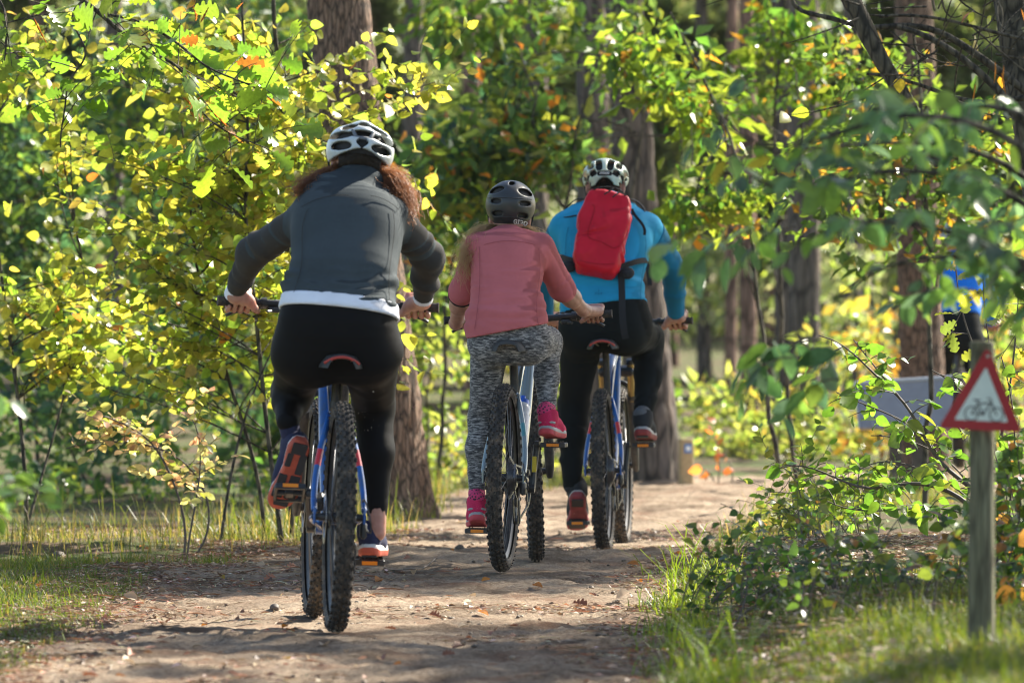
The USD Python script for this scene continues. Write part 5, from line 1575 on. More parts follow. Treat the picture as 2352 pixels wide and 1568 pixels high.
def clump_mesh(rng, n, rad, size, palette, weights=None, kind='far', ratio=.8):
    d = rng.normal(0, 1, (n, 3)); d /= np.linalg.norm(d, axis=1)[:, None]
    P = d * rad * rng.random((n, 1)) ** .45 * [1, 1, .7]
    D = d * .6 + rng.normal(0, .6, (n, 3)) + [0, 0, -.25]; N = rng.normal(0, .6, (n, 3)) + [0, 0, .6]
    L = size * np.exp(rng.normal(0, .25, n))
    V, F = leaf_arrays(kind, P, D, N, L, L * ratio)
    k = V.shape[1]
    return (V.reshape(-1, 3), (F[None] + (np.arange(n) * k)[:, None, None]).reshape(-1, 3)), np.repeat(pal(rng, n, palette, weights), k, 0)


def needle_mesh(rng, n, rad):
    d = rng.normal(0, 1, (n, 3)); d /= np.linalg.norm(d, axis=1)[:, None]
    P = d * rad * .15; L = rad * (.7 + .5 * rng.random(n))
    V, F = leaf_arrays('far', P, d, rng.normal(0, 1, (n, 3)), L, L * .09)
    return (V.reshape(-1, 3), (F[None] + (np.arange(n) * 4)[:, None, None]).reshape(-1, 3)), np.repeat(pal(rng, n, [(.17, .20, .09), (.24, .26, .13), (.12, .16, .07)]), 4, 0)


def crown(root, base, pts, scales, meshes, rng, name='crown'):
    """Foliage as one part: leaf clumps repeated over the points."""
    pi = UsdGeom.PointInstancer.Define(stage, numbered(name, path_of(root)))
    tag(pi, kind='stuff')
    pr = []
    for i, (mesh, tint) in enumerate(meshes):
        o = obj('leaf_clump', mesh, leaf_m, pi, smooth=False, tint=tint)
        pr.append(o.GetPath())
    pi.CreatePrototypesRel().SetTargets(pr)
    n = len(pts)
    pi.CreateProtoIndicesAttr(Vt.IntArray.FromNumpy(rng.integers(0, len(meshes), n).astype(np.int32)))
    pi.CreatePositionsAttr(Vt.Vec3fArray.FromNumpy((np.asarray(pts) - base).astype(np.float32)))
    pi.CreateScalesAttr(Vt.Vec3fArray.FromNumpy(np.repeat(np.asarray(scales)[:, None], 3, 1).astype(np.float32)))
    a = rng.random(n) * 2 * PI; tl = rng.normal(0, .25, (n, 2))
    q = np.stack([np.cos(a / 2), tl[:, 0] * .3, tl[:, 1] * .3, np.sin(a / 2)], 1); q /= np.linalg.norm(q, axis=1)[:, None]
    pi.CreateOrientationsAttr(Vt.QuathArray([Gf.Quath(float(w), float(x), float(y), float(z)) for w, x, y, z in q]))
    return pi


def blob_points(rng, c, radii, n, gap=.42, gs=1.1, seed=0, shell=.25):
    """Points through an uneven ellipsoid with holes where the noise is low."""
    out = []
    while sum(len(o) for o in out) < n:
        P = rng.uniform(-1, 1, (n * 2, 3)); r = np.linalg.norm(P, axis=1)
        P = P[(r < 1)]
        W = np.asarray(c) + P * radii
        g = meshkit.fbm(W * gs + 50, 2, seed)
        edge = np.linalg.norm(P, axis=1)
        out.append(W[(g > gap + .25 * np.clip((edge - .7) / .3, 0, 1))])
    return np.vstack(out)[:n]


def path_px(pts, Y, rng=None, jy=0.0):
    return np.array([at(q[0], q[1], q[2] if len(q) > 2 else Y + (rng.normal(0, jy) if rng is not None else 0)) for q in pts])


# ======================= pine trunks and other large trunks
def trunk_tree(label, pts_w, Y, mat, n=72, rough=.014, name='pine_tree', seed=3, step=.035, group=None):
    """pts_w: (px, py, width in plan units) from the foot upwards, continued above the frame."""
    w = np.array([(*at(a, b, Y), c / 2 * Y / FPX) for a, b, c in pts_w])
    up = w[-1, :3] - w[-2, :3]; up /= up[2]
    top = w[-1].copy(); ext = []
    for k in range(1, 6):
        ext.append(np.r_[w[-1, :3] + up * 1.8 * k, w[-1, 3] * (1 - .13 * k)])
    foot = w[0].copy(); foot[2] = ground_z(foot[0], foot[1]) - .12; foot[3] *= 1.18
    p = np.vstack([foot[None], w, np.array(ext)])
    pl = Plant(name, label, 'tree', (w[0, 0], w[0, 1], float(ground_z(w[0, 0], w[0, 1]))), group, seed, mat)
    k = int(np.linalg.norm(p[-1, :3] - p[0, :3]) / step)
    s = np.r_[0, np.cumsum(np.linalg.norm(np.diff(p[:, :3], axis=0), axis=1))]
    u = np.linspace(0, s[-1], k)
    path = smooth_path(p[:, :3], k); r = np.interp(np.linspace(0, 1, k), s / s[-1], p[:, 3])
    V, F = tube_arrays(path - pl.base, r, n)
    c = np.repeat(path - pl.base, n, 0); d = V[:k * n] - c; rr = np.linalg.norm(d, axis=1)[:, None]
    q = np.c_[V[:k * n, :2] * 20, V[:k * n, 2:] * 5]
    nz = meshkit.noise(q + 30 + seed, 2); nz2 = meshkit.noise(q * 2.6 + 60, 3); nz3 = meshkit.noise(np.c_[V[:k * n, :2] * 5, V[:k * n, 2:] * 1.2] + 11, 4)
    h = np.clip(np.abs(2 * nz - 1) * 2.4, 0, 1) * .7 + .3 * nz2
    V[:k * n] = c + d * (1 + (rough * (h[:, None] - .6) + .02 * (nz3[:, None] - .5)) / (rr + 1e-6))
    obj('trunk', (V, F), mat, pl.root, smooth=True)
    pl.top = path[-1]; pl.path = path
    return pl


pine1 = trunk_tree('thick pine trunk with flaky bark standing directly behind the woman', [(915, 1190, 190), (912, 1140, 165), (903, 1050, 150), (893, 900, 143), (868, 700, 138), (840, 500, 138), (808, 300, 138), (792, 150, 142), (777, 0, 144)], 31, pine_bark, rough=.020)
pine2 = trunk_tree('broad grey pine trunk right behind the man beside the waymark post', [(1500, 1112, 140), (1498, 1060, 130), (1490, 900, 118), (1478, 700, 108), (1463, 480, 98), (1447, 250, 92), (1434, 0, 88)], 39.3, grey_bark, seed=5)
pine3 = trunk_tree('shaded pine trunk rising between the child and the man', [(1352, 1095, 96), (1356, 900, 88), (1360, 600, 82), (1363, 400, 78), (1362, 200, 74), (1356, 0, 70)], 41.5, grey_bark, seed=6)
pine4 = trunk_tree('furrowed brown pine trunk behind the grey board and far cyclist', [(2122, 1075, 122), (2120, 1000, 114), (2118, 860, 106), (2114, 700, 100), (2108, 400, 94), (2100, 0, 88)], 40.5, pine_bark, seed=7)
far_spec = [(1677, 840, 30, 58, red_bark, 'slim reddish pine trunk, left one of the pair right of the man'), (1721, 860, 40, 55, red_bark, 'slim reddish pine trunk, right one of the pair right of the man'),
            (1808, 870, 52, 52, grey_bark, 'darker left trunk of the twin grey pines left of the board'), (1848, 880, 74, 50, grey_bark, 'wider right trunk of the twin grey pines left of the board'),
            (1620, 800, 34, 70, grey_bark, 'faint pale pine trunk far off at the right shoulder of the man'), (1225, 820, 60, 56, grey_bark, 'dim pine trunk behind the oak leaves above the child'),
            (1090, 800, 46, 62, red_bark, 'dim reddish pine trunk far behind between woman and child'), (945, 800, 50, 60, grey_bark, 'dim grey pine trunk right of the thick pine, deep in the wood'),
            (1960, 830, 46, 66, grey_bark, 'far grey pine trunk above the left end of the board'), (560, 900, 40, 54, grey_bark, 'dark pine trunk behind the yellow birch leaves'),
            (270, 900, 46, 52, grey_bark, 'dark pine trunk in the deep shade at the left'), (1545, 800, 30, 78, red_bark, 'thin far trunk just left of the pair of red pines')]
for i, (a, b, w, Y, mt, lab) in enumerate(far_spec):
    rr = np.random.default_rng(50 + i); dx = rr.normal(0, 10)
    trunk_tree(lab, [(a, CY + .9 * FPX / Y, w * 1.15), (a + dx * .3, b, w), (a + dx * .6, 400, w * .92), (a + dx, 0, w * .85)], Y, mt, n=28, seed=20 + i, step=.12)
edge_tree = trunk_tree('dark tree trunk cut off by the right picture edge', [(2450, 1300, 110), (2430, 900, 92), (2395, 500, 84), (2362, 250, 80), (2340, 120, 78), (2320, 0, 76)], 20.0, oak_bark, name='oak_tree', seed=8)

# ======================= background bushes and young trees
BG = []
def bush(name, label, cat, Y, blobs, palette, weights=None, dens=1.0, leaf=.07, clump=.28, seed=1, gap=.40, stems=None, bark=None, nleaf=26, kind='far', group=None, ratio=.8):
    """blobs: (px, py, rx, ry in plan units, depth radius in metres)."""
    rng = np.random.default_rng(seed)
    cs = [at(b[0], b[1], Y) for b in blobs]
    bx = np.mean([c[0] for c in cs]); base = np.array([bx, Y, float(ground_z(bx, Y))])
    x = thing(name, label, cat, T(*base), group)
    pts = []
    for b, c in zip(blobs, cs):
        rad = np.array([b[2] * Y / FPX, b[4], b[3] * Y / FPX])
        n = int(dens * 26 * (rad[0] * rad[2] * 4) * (rad[1] ** .5) / (clump / .28) ** 2)
        pts.append(blob_points(rng, c, rad, max(n, 8), gap, 1.1 / (clump / .28), seed))
    pts = np.vstack(pts)
    pts = pts[pts[:, 2] > ground_z(pts[:, 0], pts[:, 1]) + .03]
    meshes = [clump_mesh(rng, nleaf, clump, leaf, palette, weights, kind, ratio) for _ in range(4)]
    crown(x, base, pts, np.exp(rng.normal(0, .2, len(pts))), meshes, rng)
    k = 0
    for st in (stems or [[(CX + bx / Y * FPX, CY + (CAMH - base[2]) * FPX / Y), (CX + cs[0][0] / Y * FPX + rng.normal(0, 6), blobs[0][1] + blobs[0][3] * .2), (blobs[0][0] + rng.normal(0, 10), blobs[0][1] - blobs[0][3] * .8)]]):
        p = path_px(st, Y); r0 = .008 + .003 * (p[-1, 2] - p[0, 2])
        kk = 18; q = smooth_path(p, kk); q[2:] += np.cumsum(rng.normal(0, .012, (kk - 2, 3)), 0); V, F = tube_arrays(q - base, np.linspace(r0, r0 * .35, kk), 8)
        obj('trunk' if k == 0 else 'branch', (V, F), bark or oak_bark, x, smooth=True); k += 1
        for j in range(5):
            a0 = q[int(kk * (.35 + .6 * rng.random()))]; e = pts[rng.integers(len(pts))]
            if np.linalg.norm(e - a0) < 1.6:
                V, F = tube_arrays(smooth_path([a0, (a0 + e) / 2 + [0, 0, .08], e], 8) - base, np.linspace(r0 * .35, .003, 8), 5); obj('branch', (V, F), bark or oak_bark, x, smooth=True)
    return x
def S_(*b):
    return list(b)


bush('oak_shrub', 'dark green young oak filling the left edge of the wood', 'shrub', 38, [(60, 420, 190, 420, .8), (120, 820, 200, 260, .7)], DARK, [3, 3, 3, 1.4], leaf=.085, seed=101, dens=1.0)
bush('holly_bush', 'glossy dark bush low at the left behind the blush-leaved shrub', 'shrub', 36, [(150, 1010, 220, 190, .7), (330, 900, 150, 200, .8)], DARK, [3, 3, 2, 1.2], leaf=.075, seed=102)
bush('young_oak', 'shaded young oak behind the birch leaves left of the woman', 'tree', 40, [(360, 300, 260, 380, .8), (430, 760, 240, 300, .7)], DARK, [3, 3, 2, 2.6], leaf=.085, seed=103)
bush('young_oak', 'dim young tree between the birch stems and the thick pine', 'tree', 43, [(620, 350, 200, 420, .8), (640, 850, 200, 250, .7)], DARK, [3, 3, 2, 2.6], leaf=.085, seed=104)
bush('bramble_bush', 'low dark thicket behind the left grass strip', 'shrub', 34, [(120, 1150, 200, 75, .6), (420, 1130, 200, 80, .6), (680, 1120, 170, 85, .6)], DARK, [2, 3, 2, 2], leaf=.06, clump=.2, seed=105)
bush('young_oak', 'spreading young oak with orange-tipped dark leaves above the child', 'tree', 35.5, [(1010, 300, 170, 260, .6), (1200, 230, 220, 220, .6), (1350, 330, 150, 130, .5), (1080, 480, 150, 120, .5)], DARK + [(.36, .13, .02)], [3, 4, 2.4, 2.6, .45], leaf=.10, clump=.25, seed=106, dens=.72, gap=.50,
     stems=[[(1262, 1090), (1268, 800), (1285, 560), (1318, 380), (1350, 240), (1395, 60)], [(1300, 480), (1245, 380), (1225, 240), (1180, 90)], [(1340, 270), (1440, 285), (1560, 300)]])
bush('oak_shrub', 'lighter oak shrub right beside the woman helmet and shoulder', 'shrub', 37.5, [(985, 470, 110, 230, .8), (1030, 640, 120, 120, .7)], [(.06, .13, .02), (.10, .17, .02), (.17, .21, .025), (.3, .14, .02)], [3, 3, 2, .5], leaf=.085, seed=107, gap=.44)
bush('hazel_bush', 'sunlit yellow-green bush glowing between the thick pine and the child', 'shrub', 39, [(985, 830, 150, 220, .3), (1040, 1010, 130, 140, .3), (930, 1060, 90, 90, .25)], BRIGHT, [3, 3, 2, .5], leaf=.075, seed=108, dens=1.1, gap=.40)
bush('hazel_bush', 'bright bush seen between the child and the legs of the man', 'shrub', 42, [(1280, 820, 110, 260, .3), (1400, 900, 110, 200, .3)], BRIGHT, [2, 2, 3, .5], leaf=.075, seed=109, gap=.44)
bush('young_oak', 'sunlit oak sprays with notched leaves above the man', 'tree', 32.5, [(1640, 250, 150, 150, .6), (1560, 420, 90, 110, .5), (1700, 430, 110, 90, .5), (1480, 130, 120, 110, .5)], [(.13, .20, .02), (.19, .23, .025), (.07, .14, .02), (.34, .16, .02)], [3, 3, 2.5, .5], leaf=.085, clump=.22, seed=110, dens=.62, gap=.50,
     stems=[[(1790, 1080), (1770, 700), (1745, 470), (1700, 330), (1640, 200), (1560, 60)], [(1760, 560), (1850, 360), (1820, 150)], [(1720, 420), (1600, 400), (1500, 410)]])
bush('hazel_bush', 'bright hazel bush in full sun left of the grey board', 'shrub', 48.5, [(1640, 880, 110, 190, .3), (1790, 920, 150, 170, .3), (1900, 850, 130, 170, .3)], BRIGHT, [3, 4, 1, .3], leaf=.075, seed=111, dens=1.05, gap=.42)
bush('hazel_bush', 'low sunny saplings along the track edge right of the waymark post', 'shrub', 46.5, [(1680, 1010, 100, 75, .25), (1800, 1015, 130, 80, .25), (1930, 1005, 110, 75, .25)], BRIGHT, [3, 4, 1, .6], leaf=.06, clump=.2, seed=112, dens=1.0, gap=.45)
bush('beech_sapling', 'orange-tinged sapling left of the brown trunk behind the board', 'shrub', 46, [(2010, 760, 60, 150, .6), (2040, 1000, 90, 60, .5)], [(.36, .20, .03), (.40, .25, .05), (.22, .22, .03)], [3, 2, 2], leaf=.07, seed=113, dens=.9)
bush('beech_sapling', 'green sapling at the right edge behind the distant cyclist', 'shrub', 47, [(2280, 800, 120, 300, .8), (2300, 1000, 100, 120, .6)], BRIGHT + [(.3, .15, .03)], [2, 1, 3, .4, 1], leaf=.075, seed=114)
bush('young_oak', 'mixed green young tree filling the upper right behind the bare branches', 'tree', 30, [(2120, 180, 270, 230, .9), (2000, 420, 200, 160, .8), (2250, 450, 160, 200, .8)], [(.08, .14, .022), (.14, .19, .024), (.05, .09, .02), (.30, .16, .02)], [3, 3, 2, .7], leaf=.075, clump=.24, seed=115, gap=.47, dens=.75)

bush('young_oak', 'leafy oak crown crossing the trunks at the top right of centre', 'tree', 36.5, [(1760, 130, 190, 170, .5), (1900, 330, 130, 130, .45), (1850, 40, 160, 90, .4)], [(.13, .20, .02), (.08, .15, .025), (.19, .24, .03), (.34, .18, .02)], [3, 3, 2, .3], leaf=.09, clump=.24, seed=116, dens=.7, gap=.47)
bush('young_oak', 'thin leafy top of a sapling at the top centre above the child', 'tree', 38.0, [(1450, 90, 160, 130, .45), (980, 90, 130, 130, .45), (1250, 60, 160, 100, .4)], [(.10, .17, .02), (.07, .13, .03), (.19, .23, .03), (.36, .18, .02)], [3, 3, 1.6, .3], leaf=.09, clump=.24, seed=117, dens=.65, gap=.47)

# far pine wood and its sunlit understorey
far_rng = np.random.default_rng(77)
FAR = [('distant pine tree with pale sunlit needles at the centre top', 1180, 250, 260, 300, 74), ('distant pine tree with pale needles behind the twin grey trunks', 1780, 420, 230, 330, 70), ('distant pine tree far off above the man', 1520, 200, 220, 300, 78), ('distant pine tree deep behind the thick trunk', 850, 300, 240, 330, 72),
       ('distant pine tree deep behind the left birch leaves', 450, 350, 260, 360, 68), ('distant pine tree deep behind the left picture edge', 90, 350, 240, 380, 70), ('distant pine tree far behind the upper right branches', 2080, 300, 260, 340, 73), ('distant pine tree far behind the right picture edge', 2330, 420, 180, 380, 66)]
for i, (lab, px, py, rx, ry, Y) in enumerate(FAR):
    rng = np.random.default_rng(300 + i)
    c = at(px, py, Y); base = np.array([c[0], Y, float(ground_z(c[0], Y))])
    x = thing('pine_tree', lab, 'tree', T(*base))
    pts = np.vstack([blob_points(rng, c, np.array([rx * Y / FPX, .9, ry * Y / FPX]), 520, .40, .8, 5), blob_points(rng, c + [0, .5, 3.4], np.array([rx * Y / FPX * 1.1, 2.2, 2.2]), 260, .42, .8, 6)])
    crown(x, base, pts, np.exp(rng.normal(0, .25, len(pts))), [needle_mesh(rng, 46, .24) for _ in range(3)], rng)
    V, F = tube_arrays(np.linspace(base, c + [0, 0, 6], 14) - base, np.linspace(.16, .07, 14), 12); obj('trunk', (V, F), red_bark if i % 2 else grey_bark, x, smooth=True)
UND = [('sunlit undergrowth bush far behind the woman', 700, 660, 300, 190, 62), ('sunlit undergrowth bush far behind the child', 1150, 690, 260, 180, 60), ('sunlit undergrowth bush far behind the man', 1530, 690, 230, 180, 64), ('sunlit undergrowth bush far behind the twin grey trunks', 1850, 690, 220, 180, 62),
       ('sunlit undergrowth bush far behind the distant cyclist', 2200, 680, 260, 200, 64), ('dim undergrowth bush far at the left', 200, 680, 320, 200, 58)]
for i, (lab, px, py, rx, ry, Y) in enumerate(UND):
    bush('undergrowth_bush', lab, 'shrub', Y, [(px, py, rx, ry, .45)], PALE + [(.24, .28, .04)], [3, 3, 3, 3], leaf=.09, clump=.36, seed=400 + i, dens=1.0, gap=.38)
# a closing wall of foliage, far enough to read as one mass
rng = np.random.default_rng(9)
c0 = np.array([0, 100, 0.])
x = thing('distant_woodland', 'pale far woodland closing the view between the trunks', 'woodland', T(0, 100, 0), kind='stuff')
pts = np.c_[rng.uniform(-16, 16, 2600), rng.uniform(97, 101, 2600), rng.uniform(.6, 9.5, 2600)]
pts = pts[meshkit.fbm(pts * .45 + 30, 2, 3) > .40]
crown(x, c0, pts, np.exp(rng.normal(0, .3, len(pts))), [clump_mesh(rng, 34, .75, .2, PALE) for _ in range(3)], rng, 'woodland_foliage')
# ======================= left: birch sapling, oak branch, blush shrub
BY = 27.0
b0 = at(600, 1240, BY); b0[2] = float(ground_z(b0[0], b0[1]))
bi = Plant('birch_sapling', 'slender birch sapling with glowing yellow-green leaves left of the woman', 'tree', b0, seed=31, bark=oak_bark)
stems = [[(606, 1240), (598, 1135), (562, 985), (529, 884), (485, 731), (452, 613), (444, 549), (434, 445), (424, 351), (415, 240)],
         [(650, 1240), (640, 1190), (622, 1054), (606, 912), (594, 791), (578, 638), (566, 524), (569, 264), (563, 143), (556, -30)],
         [(668, 1240), (672, 1000), (668, 780), (660, 566), (658, 358), (645, 256), (641, 188), (637, 136), (628, -30)],
         [(505, 1238), (525, 1123), (574, 925), (624, 808), (668, 730)]]
sp_ = []
for i, st in enumerate(stems):
    p = path_px(st, BY + (.25, -.1, .45, -.2)[i]); p[0, 2] = float(ground_z(p[0, 0], p[0, 1])) - .02
    sp_.append(bi.limb(p, [(.010, .008, .004), (.012, .009, .005), (.015, .013, .010), (.008, .006, .003)][i], 'stem' if i else 'trunk', k=30))
rg_ = bi.rng
# side branches: from the stems to places in the picture plan
tg = []
for k in range(122):
    st = sp_[k % 3]
    px, py = rg_.uniform(120, 720), rg_.uniform(330, 900)
    if k % 3 == 2:
        px, py = rg_.uniform(470, 735), rg_.uniform(10, 560)
    if k % 6 == 1:
        px, py = rg_.uniform(180, 620), rg_.uniform(30, 420)
    if k % 11 == 3:
        px, py = rg_.uniform(640, 760), rg_.uniform(520, 760)
    if px < 300 and py > 500 and rg_.random() < .5:
        px += 220
    tg.append((st, px, py))
tg += [(sp_[2], 1075, 165), (sp_[2], 1010, 200), (sp_[2], 960, 170), (sp_[2], 1000, 395), (sp_[2], 945, 385), (sp_[2], 905, 60), (sp_[2], 930, 230), (sp_[2], 870, 290), (sp_[2], 900, 150), (sp_[1], 945, 660), (sp_[1], 930, 700), (sp_[2], 700, 330), (sp_[2], 720, 420), (sp_[2], 690, 250), (sp_[1], 715, 650), (sp_[1], 940, 880)]
for st, px, py in tg:
    e = at(px, py, BY + rg_.normal(.1, .30))
    zt = np.clip(e[2] - .10 - .3 * abs(e[0] - st[len(st) // 2][0]), .35, 2.6)
    a = st[int(np.argmin(np.abs(st[:, 2] - zt)))]
    bi.spray(a, e, 'ovate', .037, .056, YG, [4, 3.6, 2.4, .3, .07], subs=4, r0=.0042, ratio=.98, sublen=.42, flat=.35, droop=.35)
bi.finish()

# a second, lower birch at the left edge
b0 = at(60, 1235, 27.6); b0[2] = float(ground_z(b0[0], b0[1]))
b2 = Plant('birch_sapling', 'second birch sapling with lit leaves at the very left edge', 'tree', b0, seed=32, bark=oak_bark)
q1 = b2.limb([b0 - [0, 0, .03], at(50, 1000, 27.6), at(20, 760, 27.7), at(-10, 520, 27.6), at(-30, 300, 27.6)], (.011, .008, .004), 'trunk', k=24)
q2 = b2.limb([b0 - [.02, 0, .03], at(120, 1010, 27.8), at(170, 800, 27.9), at(190, 600, 27.8)], (.008, .005, .003), 'stem', k=24)
for k in range(46):
    st = (q1, q2)[k % 2]; px, py = b2.rng.uniform(-30, 330), b2.rng.uniform(560, 860)
    if k % 5 == 0:
        px, py = b2.rng.uniform(-30, 200), b2.rng.uniform(0, 330)
    e = at(px, py, 27.7 + b2.rng.normal(0, .25)); a = st[int(np.argmin(np.abs(st[:, 2] - np.clip(e[2] - .2, .3, 2.6))))]
    b2.spray(a, e, 'ovate', .042, .060, YG, [4, 3.0, 3.4, .3, .07], subs=4, r0=.004, ratio=.98, sublen=.42, flat=.35, droop=.35)
b2.finish()

OY = 24.6
ob = Plant('oak_branch', 'hanging oak branch with lobed green and rust-brown leaves at the upper left', 'branch', at(188, 0, OY), seed=33, bark=oak_bark)
m1 = ob.limb(path_px([(110, -60), (188, 0), (233, 34), (279, 75), (328, 106), (362, 128), (404, 151), (426, 177), (445, 215)], OY), (.013, .009, .004), 'branch', k=26)
m2 = ob.limb(path_px([(188, 4), (170, 57), (196, 128), (162, 181), (150, 240), (143, 286), (139, 339)], OY - .1), (.005, .003), 'branch', k=20)
m3 = ob.limb(path_px([(233, 34), (330, 55), (420, 110), (470, 150), (560, 190), (640, 250)], OY + .2), (.007, .003), 'branch', k=20)
m4 = ob.limb(path_px([(-40, -30), (8, 20), (16, 70), (10, 140)], OY - .3), (.006, .003), 'branch', k=12)
m5 = ob.limb(path_px([(445, 215), (500, 290), (560, 320), (620, 345)], OY), (.004, .002), 'branch', k=12)
for m, n, (lo, hi) in ((m1, 20, (.1, 1)), (m2, 6, (.45, 1)), (m3, 18, (.2, 1)), (m4, 7, (.1, 1)), (m5, 8, (.2, 1))):
    for k in range(n):
        a = m[int((len(m) - 1) * (lo + (hi - lo) * (k + ob.rng.random()) / n))]
        e = a + ob.rng.normal(0, 1, 3) * [.15, .16, .12] + [0.02, 0, -.03]
        p = ob.twig([a, (a + e) / 2 + [0, 0, .015], e], .003, .0012, 6)
        ob.leafy(p, 'oak', .058, .108, OAKC, [3, 3, 2, .55], .3, .95, .25, .35)
for (px, py) in ((110, 105), (100, 118), (470, 215), (480, 250), (465, 265), (440, 10), (480, 16), (560, 5)):
    P = at(px, py, OY + .02)[None]; D = ob.rng.normal(0, .5, (1, 3)) + [0, 0, -.6]
    ob.leaves('oak', P, D, np.array([[.2, -1, .2]]) + ob.rng.normal(0, .3, (1, 3)), np.array([.125]), np.array([.095]), np.array([[.34, .11, .025]]) * ob.rng.uniform(.6, 1.1))
ob.finish()

SY = 25.6
b0 = at(425, 1278, SY); b0[2] = float(ground_z(b0[0], b0[1]))
bl = Plant('shrub', 'low shrub with cream and blush-pink leaves on thin twigs at the left', 'shrub', b0, seed=35)
p1 = bl.limb(path_px([(421, 1285), (421, 1186), (395, 1099), (379, 1064), (340, 1010), (250, 960), (180, 935)], SY), (.006, .005, .002), 'stem', k=24)
p2 = bl.limb(path_px([(440, 1285), (470, 1130), (420, 1060), (330, 1020), (230, 1015), (150, 1030)], SY + .15), (.005, .002), 'stem', k=24)
p3 = bl.limb(path_px([(430, 1285), (450, 1150), (460, 1040), (440, 960), (400, 930)], SY - .1), (.005, .002), 'stem', k=18)
for m, n in ((p1, 24), (p2, 24), (p3, 14)):
    for k in range(n):
        a = m[int((len(m) - 1) * (.35 + .65 * (k + bl.rng.random()) / n))]
        e = a + bl.rng.normal(0, 1, 3) * [.10, .12, .05] + [0, 0, .03]
        pp = bl.twig([a, (a + e) / 2, e], .0022, .001, 6)
        bl.leafy(pp, 'lance', .022, .044, BLUSH + [(.26, .29, .05)], [4, 2.4, 2, 1.4, 1], .1, 1.25, .1, .8)
bl.finish()

LY = 14.6
b0 = at(-40, 1300, LY); b0[2] = float(ground_z(b0[0], b0[1]))
lf = Plant('shrub', 'out-of-focus shrub with long green leaves at the left edge', 'shrub', b0, seed=37)
for (px, py, dy) in ((-20, 880, 0), (40, 920, .2), (60, 1095, .1), (10, 1100, .2), (120, 1115, -.1), (0, 1160, 0)):
    e = at(px, py, LY + dy); a = at(-60, py + 60, LY)
    lf.spray(a, e, 'lance', .03, .055, [(.09, .17, .03), (.13, .20, .035), (.07, .13, .05)], subs=2, r0=.004, ratio=1.25, sublen=.5, flat=.8)
lf.limb([b0 - [0, 0, .05], at(-50, 1150, LY), at(-30, 900, LY)], (.009, .004), 'stem')
lf.finish()

# ======================= right: foreground cherry, bare branches, hazel, brambles
CY_ = 14.3
b0 = at(2480, 1300, CY_); b0[2] = float(ground_z(b0[0], b0[1]))
ch = Plant('cherry_tree', 'out-of-focus bird cherry with long dark leaves reaching in from the right', 'tree', b0, seed=41, bark=oak_bark)
tr = ch.limb([b0 - [0, 0, .08], at(2470, 1000, CY_), at(2450, 600, CY_ + .1), at(2430, 200, CY_ + .1), at(2420, -200, CY_)], (.045, .035, .025), 'trunk', n=14, rough=.004)
boughs = [[(2440, 420), (2250, 290), (2050, 270), (1850, 330), (1640, 260)], [(2440, 540), (2250, 420), (2000, 400), (1850, 430), (1740, 420)], [(2445, 640), (2250, 560), (2050, 510), (1900, 530), (1800, 570)], [(2445, 700), (2300, 610), (2150, 590), (2020, 620), (1930, 680)],
          [(2435, 330), (2300, 250), (2150, 240), (2000, 250)], [(2445, 720), (2330, 600), (2250, 540), (2150, 470)], [(2450, 700), (2380, 640), (2300, 650), (2220, 690)], [(2440, 500), (2200, 340), (2000, 330), (1750, 350)]]
for i, bg in enumerate(boughs):
    Yb = CY_ + (-.3, .2, -.5, .1, .6, -.2, .3, .8)[i]
    m = ch.limb(path_px(bg, Yb), (.011, .006, .0025), 'branch', k=20, n=7)
    nn = (14, 12, 9, 5, 10, 7, 2, 10)[i]
    for k in range(nn):
        a = m[int((len(m) - 1) * (.12 + .88 * (k + ch.rng.random()) / nn))]
        e = a + ch.rng.normal(0, 1, 3) * [.10, .28, .06] + [-.03, 0, -.03]
        pp = ch.twig([a, (a + e) / 2 + [0, 0, .02], e], .003, .0014, 6)
        ch.leafy(pp, 'lance', .034, .062, CHERRY, [4, 3, 3, .3], .1, .86, .55, .75)
for (px, py, dy) in ((1590, 625, 0), (1500, 610, .2), (1675, 590, 0), (1700, 610, -.3), (1640, 255, .1), (1700, 860, .5), (1750, 870, .6), (1690, 910, .4), (1860, 880, .5), (1800, 960, .6)):
    e = at(px, py, CY_ + .4 + dy); a = at(px + 130, py - 90, CY_ + .6)
    pp = ch.twig([a, (a + e) / 2 + [0, 0, .03], e], .003, .0014, 7)
    ch.leafy(pp, 'lance', .030, .068, CHERRY, [4, 3, 3, .3], .35, .86, .6, .7)
ch.finish()

XY = 19.5
b0 = at(2345, 700, 20.0)
br = Plant('bare_branches', 'mossy bare boughs crossing the upper right with a few orange leaves', 'branch', at(2300, 100, XY), seed=43, bark=oak_bark)
br.limb(path_px([(1930, -60), (1955, 0), (1990, 70), (2025, 140), (2062, 200), (2100, 270), (2160, 380)], XY), (.033, .030, .024, .018), 'bough', n=14, k=24, rough=.004)
br.limb(path_px([(1815, -10), (1830, 18), (1900, 40), (1980, 62), (2060, 60), (2140, 68), (2220, 110), (2330, 190), (2400, 240)], XY + .1), (.007, .009, .012, .016), 'bough', k=30)
br.limb(path_px([(2060, 62), (2150, 95), (2230, 150), (2290, 205), (2340, 260), (2400, 330)], XY - .1), (.009, .012, .014), 'bough', k=24)
br.limb(path_px([(1990, 170), (2060, 180), (2140, 205), (2230, 232), (2352, 225), (2420, 215)], XY + .2), (.005, .007, .012), 'bough', k=20)
br.limb(path_px([(2020, 40), (2120, 38), (2230, 60), (2352, 90)], XY), (.005, .006), 'branch', k=14)
tip = [(2240, 130), (2260, 140), (2200, 30), (2340, 40), (2120, 100), (2180, 160), (2300, 60), (1930, 190), (2050, 180)]
